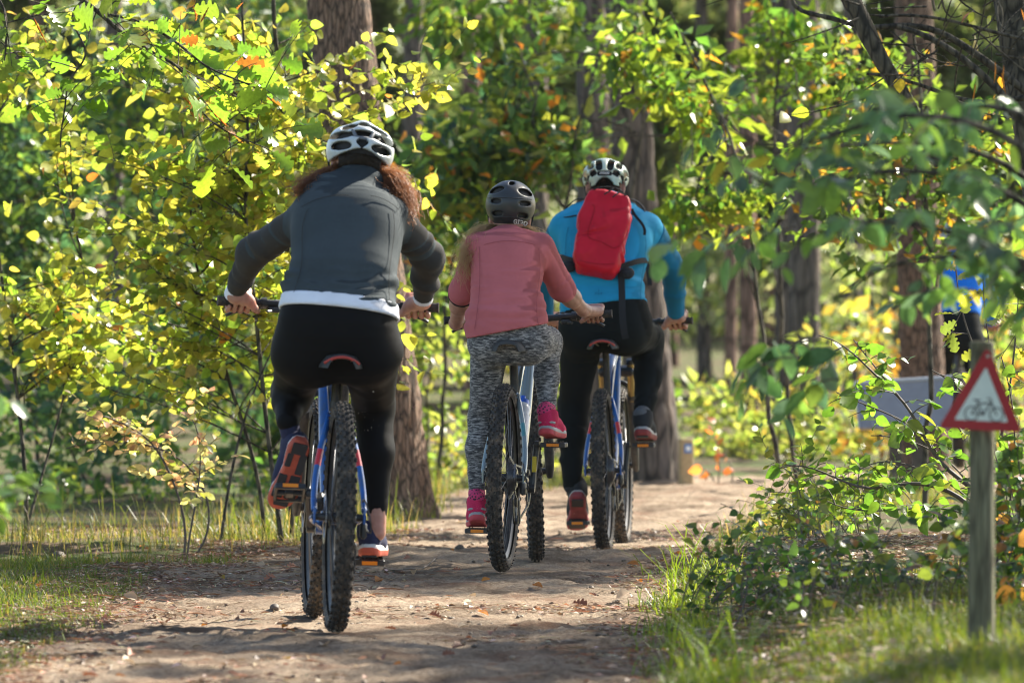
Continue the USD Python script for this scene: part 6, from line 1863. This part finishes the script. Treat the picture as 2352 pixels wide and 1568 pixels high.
for k in range(46):
    a = at(br.rng.uniform(1960, 2352), br.rng.uniform(-10, 240), XY + br.rng.normal(0, .4)); e = a + br.rng.normal(0, 1, 3) * [.22, .2, .13]
    pp = br.twig([a, (a + e) / 2 + br.rng.normal(0, .03, 3), e], .0035, .0012, 8)
    if k % 3 == 0:
        br.leafy(pp, 'ovate', .085, .058, [(.20, .22, .022), (.30, .23, .03), (.38, .15, .03)], [3, 1, 1.2], .3, 1.0, .4, .3)
for (px, py) in ((2285, 140), (2305, 150), (2300, 165), (2345, 20), (2240, 190), (2350, 130)):
    br.leaves('ovate', at(px, py, XY - .6)[None], np.array([[.1, 0, -1.]]) + br.rng.normal(0, .4, (1, 3)), np.array([[0, -1, .2]]) + br.rng.normal(0, .3, (1, 3)), np.array([.075]), np.array([.062]), np.array([[.42, .17, .04]]))
br.finish()

HY = 21.8
b0 = at(2290, 1260, HY); b0[2] = float(ground_z(b0[0], b0[1]))
hz = Plant('hazel_sapling', 'sharp green hazel sapling arching over the grey board', 'shrub', b0, seed=45)
hb = [[(2290, 1270), (2230, 1120), (2160, 1060), (2080, 930), (2010, 860), (1930, 790), (1880, 770)], [(2160, 1055), (2060, 960), (1990, 930), (1920, 900)], [(2280, 1250), (2200, 1140), (2100, 1110), (1990, 1120), (1880, 1080), (1790, 1075)], [(2260, 1220), (2150, 1040), (2080, 1010), (2000, 1000)],
      [(2290, 1260), (2290, 1050), (2250, 950), (2200, 890), (2140, 850)], [(2290, 1250), (2240, 1160), (2120, 1080), (2050, 1060), (1960, 1090)], [(2080, 930), (2000, 830), (1960, 780)], [(2300, 1240), (2330, 1050), (2320, 900), (2300, 820)], [(2290, 1250), (2180, 1170), (2060, 1170), (1900, 1150)]]
for i, bg in enumerate(hb):
    m = hz.limb(path_px(bg, HY + (0, .1, -.3, .15, .3, -.1, 0, .3, -.5)[i]), ((.011, .006, .002) if i in (0, 2, 4) else (.004, .002)), 'stem' if i in (0, 2, 4) else 'branch', n=7, k=22)
    nn = (17, 7, 14, 7, 10, 11, 7, 9, 10)[i]
    for k in range(nn):
        a = m[int((len(m) - 1) * (.3 + .7 * (k + hz.rng.random()) / nn))]
        e = a + hz.rng.normal(0, 1, 3) * [.09, .12, .05]
        pp = hz.twig([a, (a + e) / 2 + [0, 0, .01], e], .0022, .001, 6)
        hz.leafy(pp, 'ovate', .030, .050, HAZEL, [3, 3, 1.2], .1, .95, .3, .5)
hz.finish()

ro = Plant('oak_seedling', 'thin oak seedling with lobed olive leaves over the distant cyclist', 'shrub', at(2300, 900, 23.5) * [1, 1, 0] + [0, 0, .05], seed=47)
for bg in ([(2300, 1150), (2290, 900), (2268, 760), (2258, 640)], [(2290, 880), (2230, 780), (2205, 690), (2195, 620)], [(2300, 1000), (2330, 800), (2340, 650)]):
    m = ro.limb(path_px(bg, 23.5 + ro.rng.normal(0, .2)), (.006, .002), 'stem', n=6, k=16)
    for k in range(6):
        a = m[int((len(m) - 1) * (.35 + .65 * (k + ro.rng.random()) / 6))]; e = a + ro.rng.normal(0, 1, 3) * [.08, .1, .06]
        pp = ro.twig([a, (a + e) / 2, e], .002, .001, 5); ro.leafy(pp, 'oak', .045, .075, [(.13, .17, .025), (.19, .20, .03), (.30, .22, .03)], [3, 2, .6], .2, .9, .4, .2)
ro.finish()

# bramble and seedlings between the track and the sign
for i, (lab, px0, px1, py0, py1, Yb, nb, palt, sz, kd) in enumerate([
        ('tangled bramble with small dark leaves at the right edge of the track', 1620, 1850, 1240, 1385, 19.5, 34, [(.045, .085, .022), (.07, .12, .022), (.14, .17, .03), (.24, .11, .03)], .030, 'ovate'),
        ('bramble mound between the track and the sign post', 1780, 2240, 1160, 1400, 18.6, 42, [(.05, .09, .022), (.08, .13, .024), (.15, .18, .03), (.24, .13, .03)], .031, 'ovate'),
        ('seedlings and dry stalks right of the sign post', 2260, 2352, 1050, 1400, 19.0, 30, [(.06, .11, .02), (.10, .15, .024), (.28, .13, .03)], .045, 'ovate'),
        ('sunlit leafy seedlings at the far end of the bramble', 1740, 2000, 1070, 1230, 25.0, 40, [(.09, .15, .02), (.15, .19, .025), (.22, .22, .04)], .044, 'lance')]):
    xc, yc = (px0 + px1) / 2, 0
    g0 = at(xc, 1300, Yb); g0[2] = float(ground_z(g0[0], g0[1]))
    bm = Plant('bramble', lab, 'bramble', g0, seed=60 + i)
    for k in range(nb):
        Yk = Yb + bm.rng.normal(0, .9)
        e = at(bm.rng.uniform(px0, px1), bm.rng.uniform(py0, py1), Yk)
        gz = float(ground_z(e[0] + .1, Yk))
        a = np.array([e[0] + bm.rng.normal(.05, .12), Yk + bm.rng.normal(0, .1), gz])
        if e[2] < gz + .02:
            e[2] = gz + .03 + .08 * bm.rng.random()
        bm.spray(a, e, kd, .026, sz, palt, [4, 3, 2, .35][:len(palt)], subs=3, r0=.003, ratio=.95, sublen=.6, sag=.2, flat=.5)
    bm.finish()
fn = Plant('dry_fern', 'rusty dead fern frond at the track edge by the waymark post', 'fern', at(1640, 1110, 37) * [1, 1, 0], seed=71)
for (a, e) in (((1650, 1110), (1625, 960)), ((1680, 1110), (1660, 1040)), ((1640, 1105), (1600, 1070))):
    A_, E_ = at(*a, 37), at(*e, 37); pp = fn.twig([A_, (A_ + E_) / 2 + [.03, 0, 0], E_], .005, .002, 8); fn.leafy(pp, 'lance', .035, .08, [(.36, .13, .03), (.28, .08, .02)], None, .2, 1.0, .5, .3)
fn.finish()
# ---------------------------------------------------------------- signs and posts
wood_m = bark_mat('weathered_wood', (0.075, 0.07, 0.040), (0.165, 0.16, 0.09), (0.25, 0.245, 0.155), 60, 5)
pale_wood = pbr('pale_post_wood', (0.34, 0.24, 0.12), 0.7, var=0.25, vscale=40)
sign_red = pbr('sign_red', (0.27, 0.004, 0.012), 0.35, var=0.06)
sign_white = pbr('sign_white', (0.50, 0.56, 0.52), 0.4, var=0.05)
grey_board = pbr('grey_board', (0.20, 0.20, 0.225), 0.55, var=0.10, vscale=12)
board_edge = pbr('board_edge', (0.32, 0.34, 0.38), 0.4)
dark_wood = pbr('dark_post_wood', (0.05, 0.042, 0.035), 0.8, var=0.3)
blue_tag = pbr('blue_waymark', (0.06, 0.16, 0.38), 0.5)
SGY = 15.0
sb = at(2254, 1482, SGY); sb[2] = float(ground_z(sb[0], SGY)) - .01
st_ = thing('warning_sign', 'red-bordered triangular bicycle warning sign on a round wooden post', 'sign', T(*sb))
ptop = at(2256, 783, SGY)
mb = MB(); hh = ptop[2] - sb[2]
mb.lathe([(-.25, 0), (-.25, .0345), (0, .0340), (hh * .5, .0325), (hh - .006, .0312), (hh, .025), (hh, 0)], 26, axis='z')
v, f = mb.get(); v[:, 0] += (v[:, 2] / hh) * (ptop[0] - sb[0])
obj('post', (v, f), wood_m, st_, smooth=50)
tc = np.array([at(2247, 930, SGY)[0] - sb[0], -.040, at(2247, 925, SGY)[2] - sb[2]])
from shapely.geometry import Polygon as Pg, LineString as Ls, Point as Pt
A3 = [at(2266, 790, SGY), at(2149, 984, SGY), at(2347, 994, SGY)]
tri = Pg([(q[0] - sb[0], q[2] - sb[2]) for q in A3])
outer = tri.buffer(-.010).buffer(.008, 6)
inner = tri.buffer(-.0275).buffer(.002, 4)
toS = lambda m, y: trimesh.Trimesh(np.c_[np.array(m.vertices)[:, 0], y - np.array(m.vertices)[:, 2], np.array(m.vertices)[:, 1]], m.faces, process=False)
pl_ = obj('plate', toS(prism(outer, 0, .003), -.039), sign_red, st_)
obj('white_field', toS(prism(inner, 0, .0012), -.0422), sign_white, pl_)
cxs, czs = inner.centroid.x + .002, inner.centroid.y - .014
W1, W2 = (cxs - .030, czs - .012), (cxs + .032, czs - .015)
bb = (cxs - .002, czs - .013); sc = (cxs - .014, czs + .012); hd = (cxs + .020, czs + .014)
sh = [Pt(W1).buffer(.0185, 10).difference(Pt(W1).buffer(.0155, 10)), Pt(W2).buffer(.0185, 10).difference(Pt(W2).buffer(.0155, 10)),
      Ls([W1, sc, bb, W1]).buffer(.0015), Ls([sc, hd, bb]).buffer(.0018), Ls([hd, W2]).buffer(.0016), Ls([sc, (sc[0] - .003, sc[1] + .009)]).buffer(.0015), Ls([(sc[0] - .010, sc[1] + .010), (sc[0] + .005, sc[1] + .009)]).buffer(.0018),
      Ls([hd, (hd[0] - .002, hd[1] + .010), (hd[0] - .010, hd[1] + .012)]).buffer(.0015), Pt(bb).buffer(.0045)]
from shapely import union_all
u_ = union_all(sh)
obj('bicycle_symbol', trimesh.util.concatenate([toS(prism(g, 0, .0008), -.0436) for g in getattr(u_, 'geoms', [u_])]), ink_m, pl_)
mb = MB(); mb.lathe([(0, 0), (0, .0045), (.003, .003), (.003, 0)], 12, axis='y', M=T(*(np.array([A3[0][0] - sb[0], 0, A3[0][2] - sb[2]]) + [-.0005, -.0455, -.030]))); obj('screw', mb.get(), steel_m, pl_)

# information board on two posts, seen from behind
NY = 35.0
q = [at(1963, 880, NY), at(1974, 982, NY - .12), at(2190, 980, NY - .12), at(2188, 866, NY)]
nb = np.array([q[0][0] + .3, NY, float(ground_z(q[0][0] + .3, NY))])
bd = thing('information_board', 'slanted grey information board on dark posts seen from behind', 'sign', T(*nb))
Q = np.array(q) - nb; n_ = unit(np.cross(Q[1] - Q[0], Q[3] - Q[0])); n_ = n_ if n_[1] > 0 else -n_
V = np.vstack([Q, Q + n_ * .03]); Fb = np.array([(0, 1, 2, 3), (7, 6, 5, 4), (0, 4, 5, 1), (1, 5, 6, 2), (2, 6, 7, 3), (3, 7, 4, 0)])
pnl = obj('board', (V, Fb), grey_board, bd)
def on_board(u, v):
    return Q[0] + (Q[3] - Q[0]) * u + (Q[1] - Q[0]) * v + (Q[2] - Q[3] - Q[1] + Q[0]) * u * v
mb = MB(); mb.tube([on_board(.10, .1) - n_ * .003, on_board(.155, 1) - n_ * .003], .006, 6); obj('rib', mb.get(), board_edge, pnl)
mb = MB(); mb.tube([on_board(0.0, .0), on_board(.5, 0.0), on_board(1, 0)], .012, 8); obj('top_edge', mb.get(), board_edge, pnl)
mb = MB(); mb.tube([on_board(0.0, .0), on_board(0, 1)], .007, 6); obj('side_edge', mb.get(), board_edge, pnl)
for px in (2057, 2108):
    a = at(px, 960, NY + .08) - nb; mb = MB(); mb.box((a[0], a[1], a[2] / 2 - .15), (.075, .06, a[2] + .3), ch=.006); obj('post', mb.get(), dark_wood, bd)
mb = MB(); a = at(2036, 1090, NY + .08) - nb
# short waymark post with a blue disc
PYY = 38.6
wp = at(1575, 1112, PYY); wp[2] = float(ground_z(wp[0], PYY))
wm = thing('waymark_post', 'short tan wooden post with a blue and white waymark disc', 'post', T(*wp))
h_ = at(1575, 1007, PYY)[2] - wp[2]
mb = MB(); mb.box((0, 0, h_ / 2 - .1), (.082, .082, h_ + .2), Rm=R([0, 0, 1], .25), ch=.006); obj('shaft', mb.get(), pale_wood, wm)
Rz_ = R([0, 0, 1], .25)[:3, :3]
c_ = Rz_ @ np.array([.004, -.0422, 0]) + [0, 0, h_ - .062]
mb = MB(); mb.box(c_, (.05, .003, .058), Rm=Rz_); tgp = obj('waymark_plate', mb.get(), blue_tag, wm)
mb = MB(); mb.lathe([(0, 0), (0, .016), (.002, .016), (.002, 0)], 16, axis='y', M=frame(c_ + Rz_ @ [0, -.0042, 0], *Rz_.T)); obj('waymark_disc', mb.get(), white_print, tgp)
pb = at(1325, 1095, 40); pb[2] = float(ground_z(pb[0], 40.))
# ---------------------------------------------------------------- grass, litter, fallen leaves, thrown sand
def tuft(rng, n, h, w, cols, weights=None, spread=.03):
    V, F, C = [], [], []; off = 0
    tint = pal(rng, n, cols, weights, .2)
    for i in range(n):
        a = rng.random() * 2 * PI; ln = h * np.exp(rng.normal(0, .5)); lean = .2 + 1.0 * rng.random() ** 1.5
        d = np.array([math.cos(a), math.sin(a), 0]); s = np.array([-d[1], d[0], 0]); o = np.r_[rng.normal(0, spread, 2), 0]
        for k, t in enumerate((0, .4, .75)):
            c = o + d * lean * ln * t * t + np.array([0, 0, ln * (t - .25 * lean * t * t)])
            ww = w * (1 - .55 * t); V += [c - s * ww / 2, c + s * ww / 2]
        V.append(o + d * lean * ln + np.array([0, 0, ln * (1 - .35 * lean)]))
        b = off; F += [(b, b + 1, b + 3), (b, b + 3, b + 2), (b + 2, b + 3, b + 5), (b + 2, b + 5, b + 4), (b + 4, b + 5, b + 6)]; off += 7
        C.append(np.repeat(tint[i][None], 7, 0))
    return (np.array(V), np.array(F)), np.vstack(C)


GR = [(.095, .14, .020), (.14, .175, .026), (.06, .095, .016), (.22, .18, .07)]
DRY = [(.32, .26, .12), (.25, .21, .08), (.15, .18, .04)]
rng = np.random.default_rng(5)


def scatter(name, label, n, region, meshes, zoff=0.0, sc=(.8, 1.3), mat=None):
    """region(x, y) gives a density from 0 to 1."""
    out = []
    cnt = 0
    while cnt < n:
        x = rng.uniform(region.box[0], region.box[1], n * 3); y = rng.uniform(region.box[2], region.box[3], n * 3)
        k = rng.random(n * 3) < region(x, y); out.append(np.c_[x[k], y[k]]); cnt += k.sum()
    xy = np.vstack(out)[:n]
    z = ground_z(xy[:, 0], xy[:, 1]) + zoff
    pi = UsdGeom.PointInstancer.Define(stage, numbered(name)); tag(pi, label, name.replace('_', ' '), kind='stuff')
    pr = [obj('tuft', m, mat or grass_m, pi, tint=t).GetPath() for m, t in meshes]
    pi.CreatePrototypesRel().SetTargets(pr)
    pi.CreateProtoIndicesAttr(Vt.IntArray.FromNumpy(rng.integers(0, len(meshes), n).astype(np.int32)))
    pi.CreatePositionsAttr(Vt.Vec3fArray.FromNumpy(np.c_[xy, z].astype(np.float32)))
    s = rng.uniform(*sc, n); pi.CreateScalesAttr(Vt.Vec3fArray.FromNumpy(np.repeat(s[:, None], 3, 1).astype(np.float32)))
    a = rng.random(n) * PI * 2
    pi.CreateOrientationsAttr(Vt.QuathArray([Gf.Quath(float(math.cos(v / 2)), 0., 0., float(math.sin(v / 2))) for v in a]))
    return pi


def region(box, fn):
    fn.box = box; return fn


scatter('grass', 'short green grass and moss on the right bank', 6500, region((.2, 2.2, 11.5, 21), lambda x, y: (path_edge(x, y) > .0) * np.clip(.25 + 2.2 * (n2(x, y, 1.1, 31) - .42), 0, 1) * np.clip((21 - y) / 6, .2, 1)), [tuft(rng, 20, .030, .0034, GR) for _ in range(5)])
scatter('moss_grass', 'mossy short grass along the left edge of the track', 3600, region((-3.4, -1.0, 13, 25), lambda x, y: (path_edge(x, y) > -.05) * np.clip(.2 + 2.4 * (n2(x, y, 1.3, 33) - .42), 0, 1)), [tuft(rng, 18, .026, .0036, GR) for _ in range(4)])
scatter('tall_grass', 'long thin grass round the pine foot and birch stems', 170, region((-3.0, .1, 24.5, 33), lambda x, y: (path_edge(x, y) > .02) * np.clip(.05 + 5 * (n2(x, y, 1.8, 35) - .48), 0, 1)), [tuft(rng, 9, .085, .0034, GR + DRY, None, .05) for _ in range(5)])
scatter('dry_grass', 'pale dry grass along the sunny strip at the left', 260, region((-3.0, -.4, 26.3, 29.4), lambda x, y: np.clip(5 * (n2(x, y, 2.2, 36) - .47), 0, 1) * (path_edge(x, y) > -.1)), [tuft(rng, 9, .038, .0030, DRY + DRY + GR[:2], None, .05) for _ in range(4)])
scatter('verge_grass', 'bright grass tufts where the bank meets the track', 420, region((.2, 1.2, 13, 24), lambda x, y: np.exp(-((path_edge(x, y) - .02) / .07) ** 2) * np.clip(4 * (n2(x, y, 1.5, 38) - .45), 0, 1)), [tuft(rng, 16, .058, .0042, [(.16, .23, .025), (.22, .26, .03), (.10, .16, .02)], None, .045) for _ in range(4)])
scatter('track_side_grass', 'sparse grass beside the far part of the track', 900, region((-1.6, 2.6, 27, 40), lambda x, y: (np.abs(path_edge(x, y) - .12) < .22) * 1.0), [tuft(rng, 12, .08, .0045, DRY + GR, None, .05) for _ in range(4)])


def litter_bits(rng, n):
    """Needles, crumbled leaf and bark bits lying flat."""
    V, F, C, off = [], [], [], 0
    tint = pal(rng, n, [(.22, .12, .07), (.34, .24, .16), (.12, .08, .055), (.48, .40, .30), (.32, .14, .07)], [3, 3.5, 3, 2.5, 1], .25)
    for i in range(n):
        a = rng.random() * 2 * PI; d = np.array([math.cos(a), math.sin(a), rng.normal(0, .15)]); s = np.array([-d[1], d[0], rng.normal(0, .4)])
        if rng.random() < .6:
            L, w = .022 * np.exp(rng.normal(0, .4)), .0012
        else:
            L, w = .010 * np.exp(rng.normal(0, .4)), .006
        o = np.r_[rng.normal(0, .10, 2), .004 + .006 * rng.random()]
        V += [o - d * L - s * w * .5, o - s * w + [0, 0, .002], o + d * L, o + s * w + [0, 0, .003]]; F += [(off, off + 1, off + 2), (off, off + 2, off + 3)]; off += 4; C.append(np.repeat(tint[i][None], 4, 0))
    return (np.array(V), np.array(F)), np.vstack(C)


def lit_density(x, y):
    return (path_edge(x, y) < .3) * np.clip(.03 + 1.6 * (n2(x, y, 1.3, 41) - .50) + .9 * np.clip((path_edge(x, y) + .35) / .45, 0, 1), 0, 1)


scatter('leaf_litter', 'brown needles and leaf crumbs strewn over the sandy track', 1500, region((-2.2, 1.4, 13.5, 30), lit_density), [litter_bits(rng, 26) for _ in range(6)], .006, mat=litter_m)
scatter('forest_litter', 'brown leaf crumbs under the brambles and on the bank', 1100, region((.2, 2.2, 12, 26), lambda x, y: (path_edge(x, y) > -.1) * .8), [litter_bits(rng, 26) for _ in range(4)], .012, mat=litter_m)

def pebble(rng):
    m = trimesh.creation.icosphere(1, .008); v = np.array(m.vertices) * (1 + .5 * (meshkit.noise(np.array(m.vertices) * 180 + rng.random() * 90, 5) - .5))[:, None] * [1, .8, .6]
    return (v, m.faces), np.repeat(np.array([[.22, .17, .12]]) * np.exp(rng.normal(0, .4)), len(v), 0)


scatter('pebbles', 'small stones and clods on the track', 900, region((-2.0, 1.2, 13.5, 30), lambda x, y: (path_edge(x, y) < .1) * np.clip(.1 + 3 * (n2(x, y, 2.0, 45) - .48), 0, 1)), [pebble(rng) for _ in range(6)], .004, (.4, 1.5), mat=litter_m)

# single fallen leaves
FL = {'orange': ((.46, .17, .025), 'curled orange leaf lying on the ground beside the track', 'orange fallen leaves'), 'brown': ((.26, .10, .05), 'dry brown leaf lying on the sandy track', 'brown fallen leaves'), 'pale': ((.46, .34, .22), 'bleached pale leaf lying in the needle litter', 'pale fallen leaves'), 'yellow': ((.52, .33, .03), 'small yellow leaf lying on the track', 'yellow fallen leaves')}
spots = [(740, 1333, 'yellow'), (510, 1337, 'yellow'), (325, 1265, 'orange'), (430, 1296, 'yellow'), (50, 1362, 'yellow'), (115, 1300, 'orange'), (70, 1390, 'yellow'), (335, 1320, 'orange'), (655, 1445, 'orange'), (668, 1452, 'orange'), (662, 1518, 'yellow'), (440, 1568, 'orange'), (1200, 1335, 'orange'), (1235, 1345, 'orange'), (1555, 1290, 'orange'), (1490, 1300, 'orange'), (1520, 1302, 'orange'), (1470, 1340, 'orange'),
         (1700, 1265, 'orange'), (1760, 1248, 'orange'), (220, 1290, 'orange'), (560, 1268, 'orange'), (600, 1275, 'brown'), (380, 1300, 'brown'), (250, 1430, 'brown'), (260, 1480, 'brown'), (180, 1440, 'pale'), (330, 1400, 'pale'), (390, 1395, 'pale'), (300, 1390, 'pale'), (240, 1420, 'pale'), (420, 1380, 'brown'), (370, 1370, 'pale'), (1430, 1380, 'pale'), (1330, 1400, 'brown'), (1000, 1405, 'pale'), (1130, 1440, 'brown'), (620, 1340, 'brown'), (700, 1350, 'pale')]
for i in range(70):
    spots.append((rng.uniform(80, 1480), 1262 + 300 * rng.random() ** 1.2, str(rng.choice(['brown', 'pale', 'brown', 'orange', 'pale']))))
for px, py, kd in spots:
    Y = CAMH * FPX / (py - CY)
    for _ in range(4):
        X = (px - CX) / FPX * Y; z = float(ground_z(X, Y)); Y = (CAMH - z) * FPX / (py - CY)
    X = (px - CX) / FPX * Y; z = float(ground_z(X, Y, True)) + .006
    col, lab, grp = FL[kd]
    L = (.036 if kd in ('orange', 'yellow') else .040) * np.exp(rng.normal(0, .2)); a = rng.random() * 2 * PI
    d = np.array([[math.cos(a), math.sin(a), rng.normal(0.1, .2)]]); n_ = np.array([[rng.normal(0, .35), -.35 + rng.normal(0, .35), 1.]])
    V, F = leaf_arrays('ovate' if kd != 'brown' else 'oak', np.zeros((1, 3)), d, n_, np.array([L]), np.array([L * .85]))
    v = V[0] - d[0] * L * .5; v[:, 2] += .5 * np.abs(v @ np.cross(d[0], [0, 0, 1])) - v[:, 2].min()
    o = obj('fallen_leaf', (v + [X, Y, z], F), litter_m, smooth=True, tint=np.repeat(np.array([col]) * np.exp(rng.normal(0, .2)), len(v), 0), label=lab, cat='fallen leaf', group=grp)
# twigs on the track
for k, (pts, lab) in enumerate((([(770, 1322), (800, 1318), (835, 1306), (868, 1300)], 'thin dark twig on the track right of the nearest rear wheel'), ([(905, 1332), (950, 1322), (1000, 1308)], 'second thin twig on the track between woman and child'), ([(215, 1290), (330, 1330), (420, 1320)], 'crooked stick in the grass at the left verge'), ([(500, 1235), (560, 1205), (640, 1190), (700, 1200)], 'arched brown stick in the grass below the birch'))):
    P = []
    for px, py in pts:
        Y = CAMH * FPX / (py - CY); X = (px - CX) / FPX * Y; P.append((X, Y, float(ground_z(X, Y, True)) + .012))
    p = smooth_path(P, 14); p[:, 2] += .006 * np.sin(np.linspace(0, 7, 14)); V, F = tube_arrays(p, np.linspace(.005, .002, 14), 6)
    obj('twig', (V, F), twig_m, smooth=True, label=lab, cat='twig')
# stones and cones
for px, py, r, lab in ((135, 1285, .03, 'dark pine cone at the mossy left verge'), (1055, 1262, .022, 'small dark stone behind the low foot of the child'), (630, 1395, .018, 'small stone on the track left of the nearest wheel')):
    Y = CAMH * FPX / (py - CY); X = (px - CX) / FPX * Y
    m = trimesh.creation.icosphere(3, r); v = np.array(m.vertices); v *= (1 + .35 * (meshkit.noise(v * 60 + 40, 5) - .5))[:, None]; v[:, 2] *= .75
    obj('stone', (v + [X, Y, float(ground_z(X, Y, True)) + r * .4], m.faces), twig_m, smooth=True, label=lab, cat='stone')
# sand thrown up by the tyres
def sand_spray(label, c, n, sx, sy, sz, up):
    b = MB()
    for i in range(n):
        t = rng.random()
        q = c + np.array([rng.normal(0, sx * (.3 + t)), rng.normal(0, sy), abs(rng.normal(0, sz)) * (.2 + t) + up * t * rng.random()])
        r = .0008 * np.exp(rng.normal(0, .45)); a = rng.normal(0, 1, 3) * r
        b.add(q + np.array([(0, 0, r), (r, 0, 0), (0, r, 0), (-r, -r * .5, 0), (0, 0, -r)]), np.array([(0, 1, 2), (0, 2, 3), (0, 3, 1), (4, 2, 1), (4, 3, 2), (4, 1, 3)]))
    obj('thrown_sand', b.get(), sandgrain_m, label=label, cat='sand', kind='stuff')
sandgrain_m = pbr('sand_grain', (0.42, 0.34, 0.25), 0.9)
sand_spray('sand grains thrown up behind the nearest rear wheel', at(772, 1452, WY - .04), 520, .022, .05, .03, .06)
sand_spray('sand specks flying beside the leg of the woman', at(838, 1000, WY + .25), 40, .06, .06, .16, .16)
sand_spray('sand grains thrown up behind the bicycle of the man', at(1400, 1262, MY - .05), 420, .05, .08, .09, .25)
# ---------------------------------------------------------------- unseen leaf clumps added above the frame to shade and dapple the scene
def shade_clumps(pl, targets, seed):
    """Added leaf clumps set along the sun rays, parented to a tree. targets: (point it shades, radius, how many, distance along the light)."""
    rng = np.random.default_rng(seed); P = []
    u = unit(np.cross(SUN, [0, 0, 1])); w = np.cross(u, SUN)
    for c, r, n, s0 in targets:
        a = rng.uniform(-1, 1, (int(n), 2)); 
        q = np.asarray(c) + SUN * rng.uniform(s0 - 1.5, s0 + 1.5, (len(a), 1)) + u * a[:, :1] * r[0] + w * a[:, 1:] * r[1]
        P.append(q)
    P = np.vstack(P)
    # keep sunlit places open
    keep = np.ones(len(P), bool)
    for c, r in OPEN:
        d = P - c; t = d @ SUN
        keep &= np.linalg.norm(d - t[:, None] * SUN, axis=1) > r
    P = P[keep]
    crown(pl.root, pl.base, P, np.exp(rng.normal(0, .25, len(P))), [clump_mesh(rng, 40, .34, .11, DARK) for _ in range(3)], rng)  # added light blocker filed under the tree, not its real crown


OPEN = [(at(100, 720, 27.7), .6), (at(60, 150, 27.7), .45), (at(200, 900, 27.), .5), (at(560, 500, 27.0), .75), (at(330, 420, 27.0), .55), (at(300, 650, 27.0), .5), (at(700, 150, 27.0), .55), (at(980, 250, 27.0), .4), (at(300, 1020, 25.6), .4), (at(350, 130, 24.6), .6), (at(620, 800, 27.0), .5)]
OPEN += [(at(980, 830, 39), 1.0), (at(1000, 1040, 39), .7), (at(1640, 930, 48), 1.0), (at(1800, 950, 48), 1.0), (at(1920, 900, 48), .8), (at(1750, 1030, 46), .9), (at(1640, 260, 32.5), .6), (at(1700, 420, 32.5), .4)]
def onpath(px, py, r):
    Y = CAMH * FPX / (py - CY); return (np.array([(px - CX) / FPX * Y, Y, 0.]), r)
OPEN += [onpath(1560, 1150, .8), onpath(1750, 1130, .7), onpath(1450, 1150, .6), onpath(1300, 1170, .5), onpath(1600, 1220, .45), onpath(850, 1500, .20), onpath(1150, 1445, .14), onpath(1330, 1345, .18), onpath(300, 1235, .45), onpath(560, 1235, .4), onpath(60, 1240, .4), onpath(1020, 1360, .16), onpath(330, 1430, .20), onpath(520, 1370, .12), onpath(600, 1450, .12), onpath(420, 1400, .28), onpath(620, 1400, .22), onpath(300, 1470, .16), onpath(1250, 1400, .09), onpath(700, 1560, .12), (at(1750, 1490, 14.3), .5), (at(1560, 1530, 14.5), .4), (at(1900, 1440, 15.), .4), (at(1680, 1430, 16.), .3), (at(2100, 1350, 16.5), .25), onpath(40, 1440, .2), onpath(880, 1540, .16), onpath(1560, 1320, .2)]
OPEN += [(at(905, 560, 19.4), .10), (at(985, 560, 19.6), .14), (at(890, 880, 19.4), .14), (at(900, 430, 19.4), .14), (at(690, 450, 19.4), .12), (at(830, 300, 19.5), .12), (at(1090, 580, 23.7), .12), (at(1265, 600, 23.8), .10), (at(1500, 540, 27.2), .12)]
shade_clumps(pine4, [(at(200, 500, 38), (2.6, 2.2), 190, 15), (at(600, 500, 42), (2.0, 2.2), 100, 15), (at(1180, 330, 35), (1.5, 1.2), 75, 13)], 1)
shade_clumps(pine2, [(at(200, 1310, 23), (1.3, .6), 85, 14), (at(1000, 1310, 23.5), (1.3, .9), 150, 14), (np.array([.15, 18.6, 0.]), (.75, .9), 75, 14), (np.array([.05, 16.3, 0.]), (.9, .5), 45, 14), (at(1350, 700, 27), (.7, .8), 50, 13)], 2)
shade_clumps(edge_tree, [(at(2000, 500, 14.5), (1.2, 1.0), 120, 13), (at(2000, 1250, 18), (1.0, .7), 55, 14), (at(2250, 1000, 16), (.6, 1.0), 60, 13)], 3)
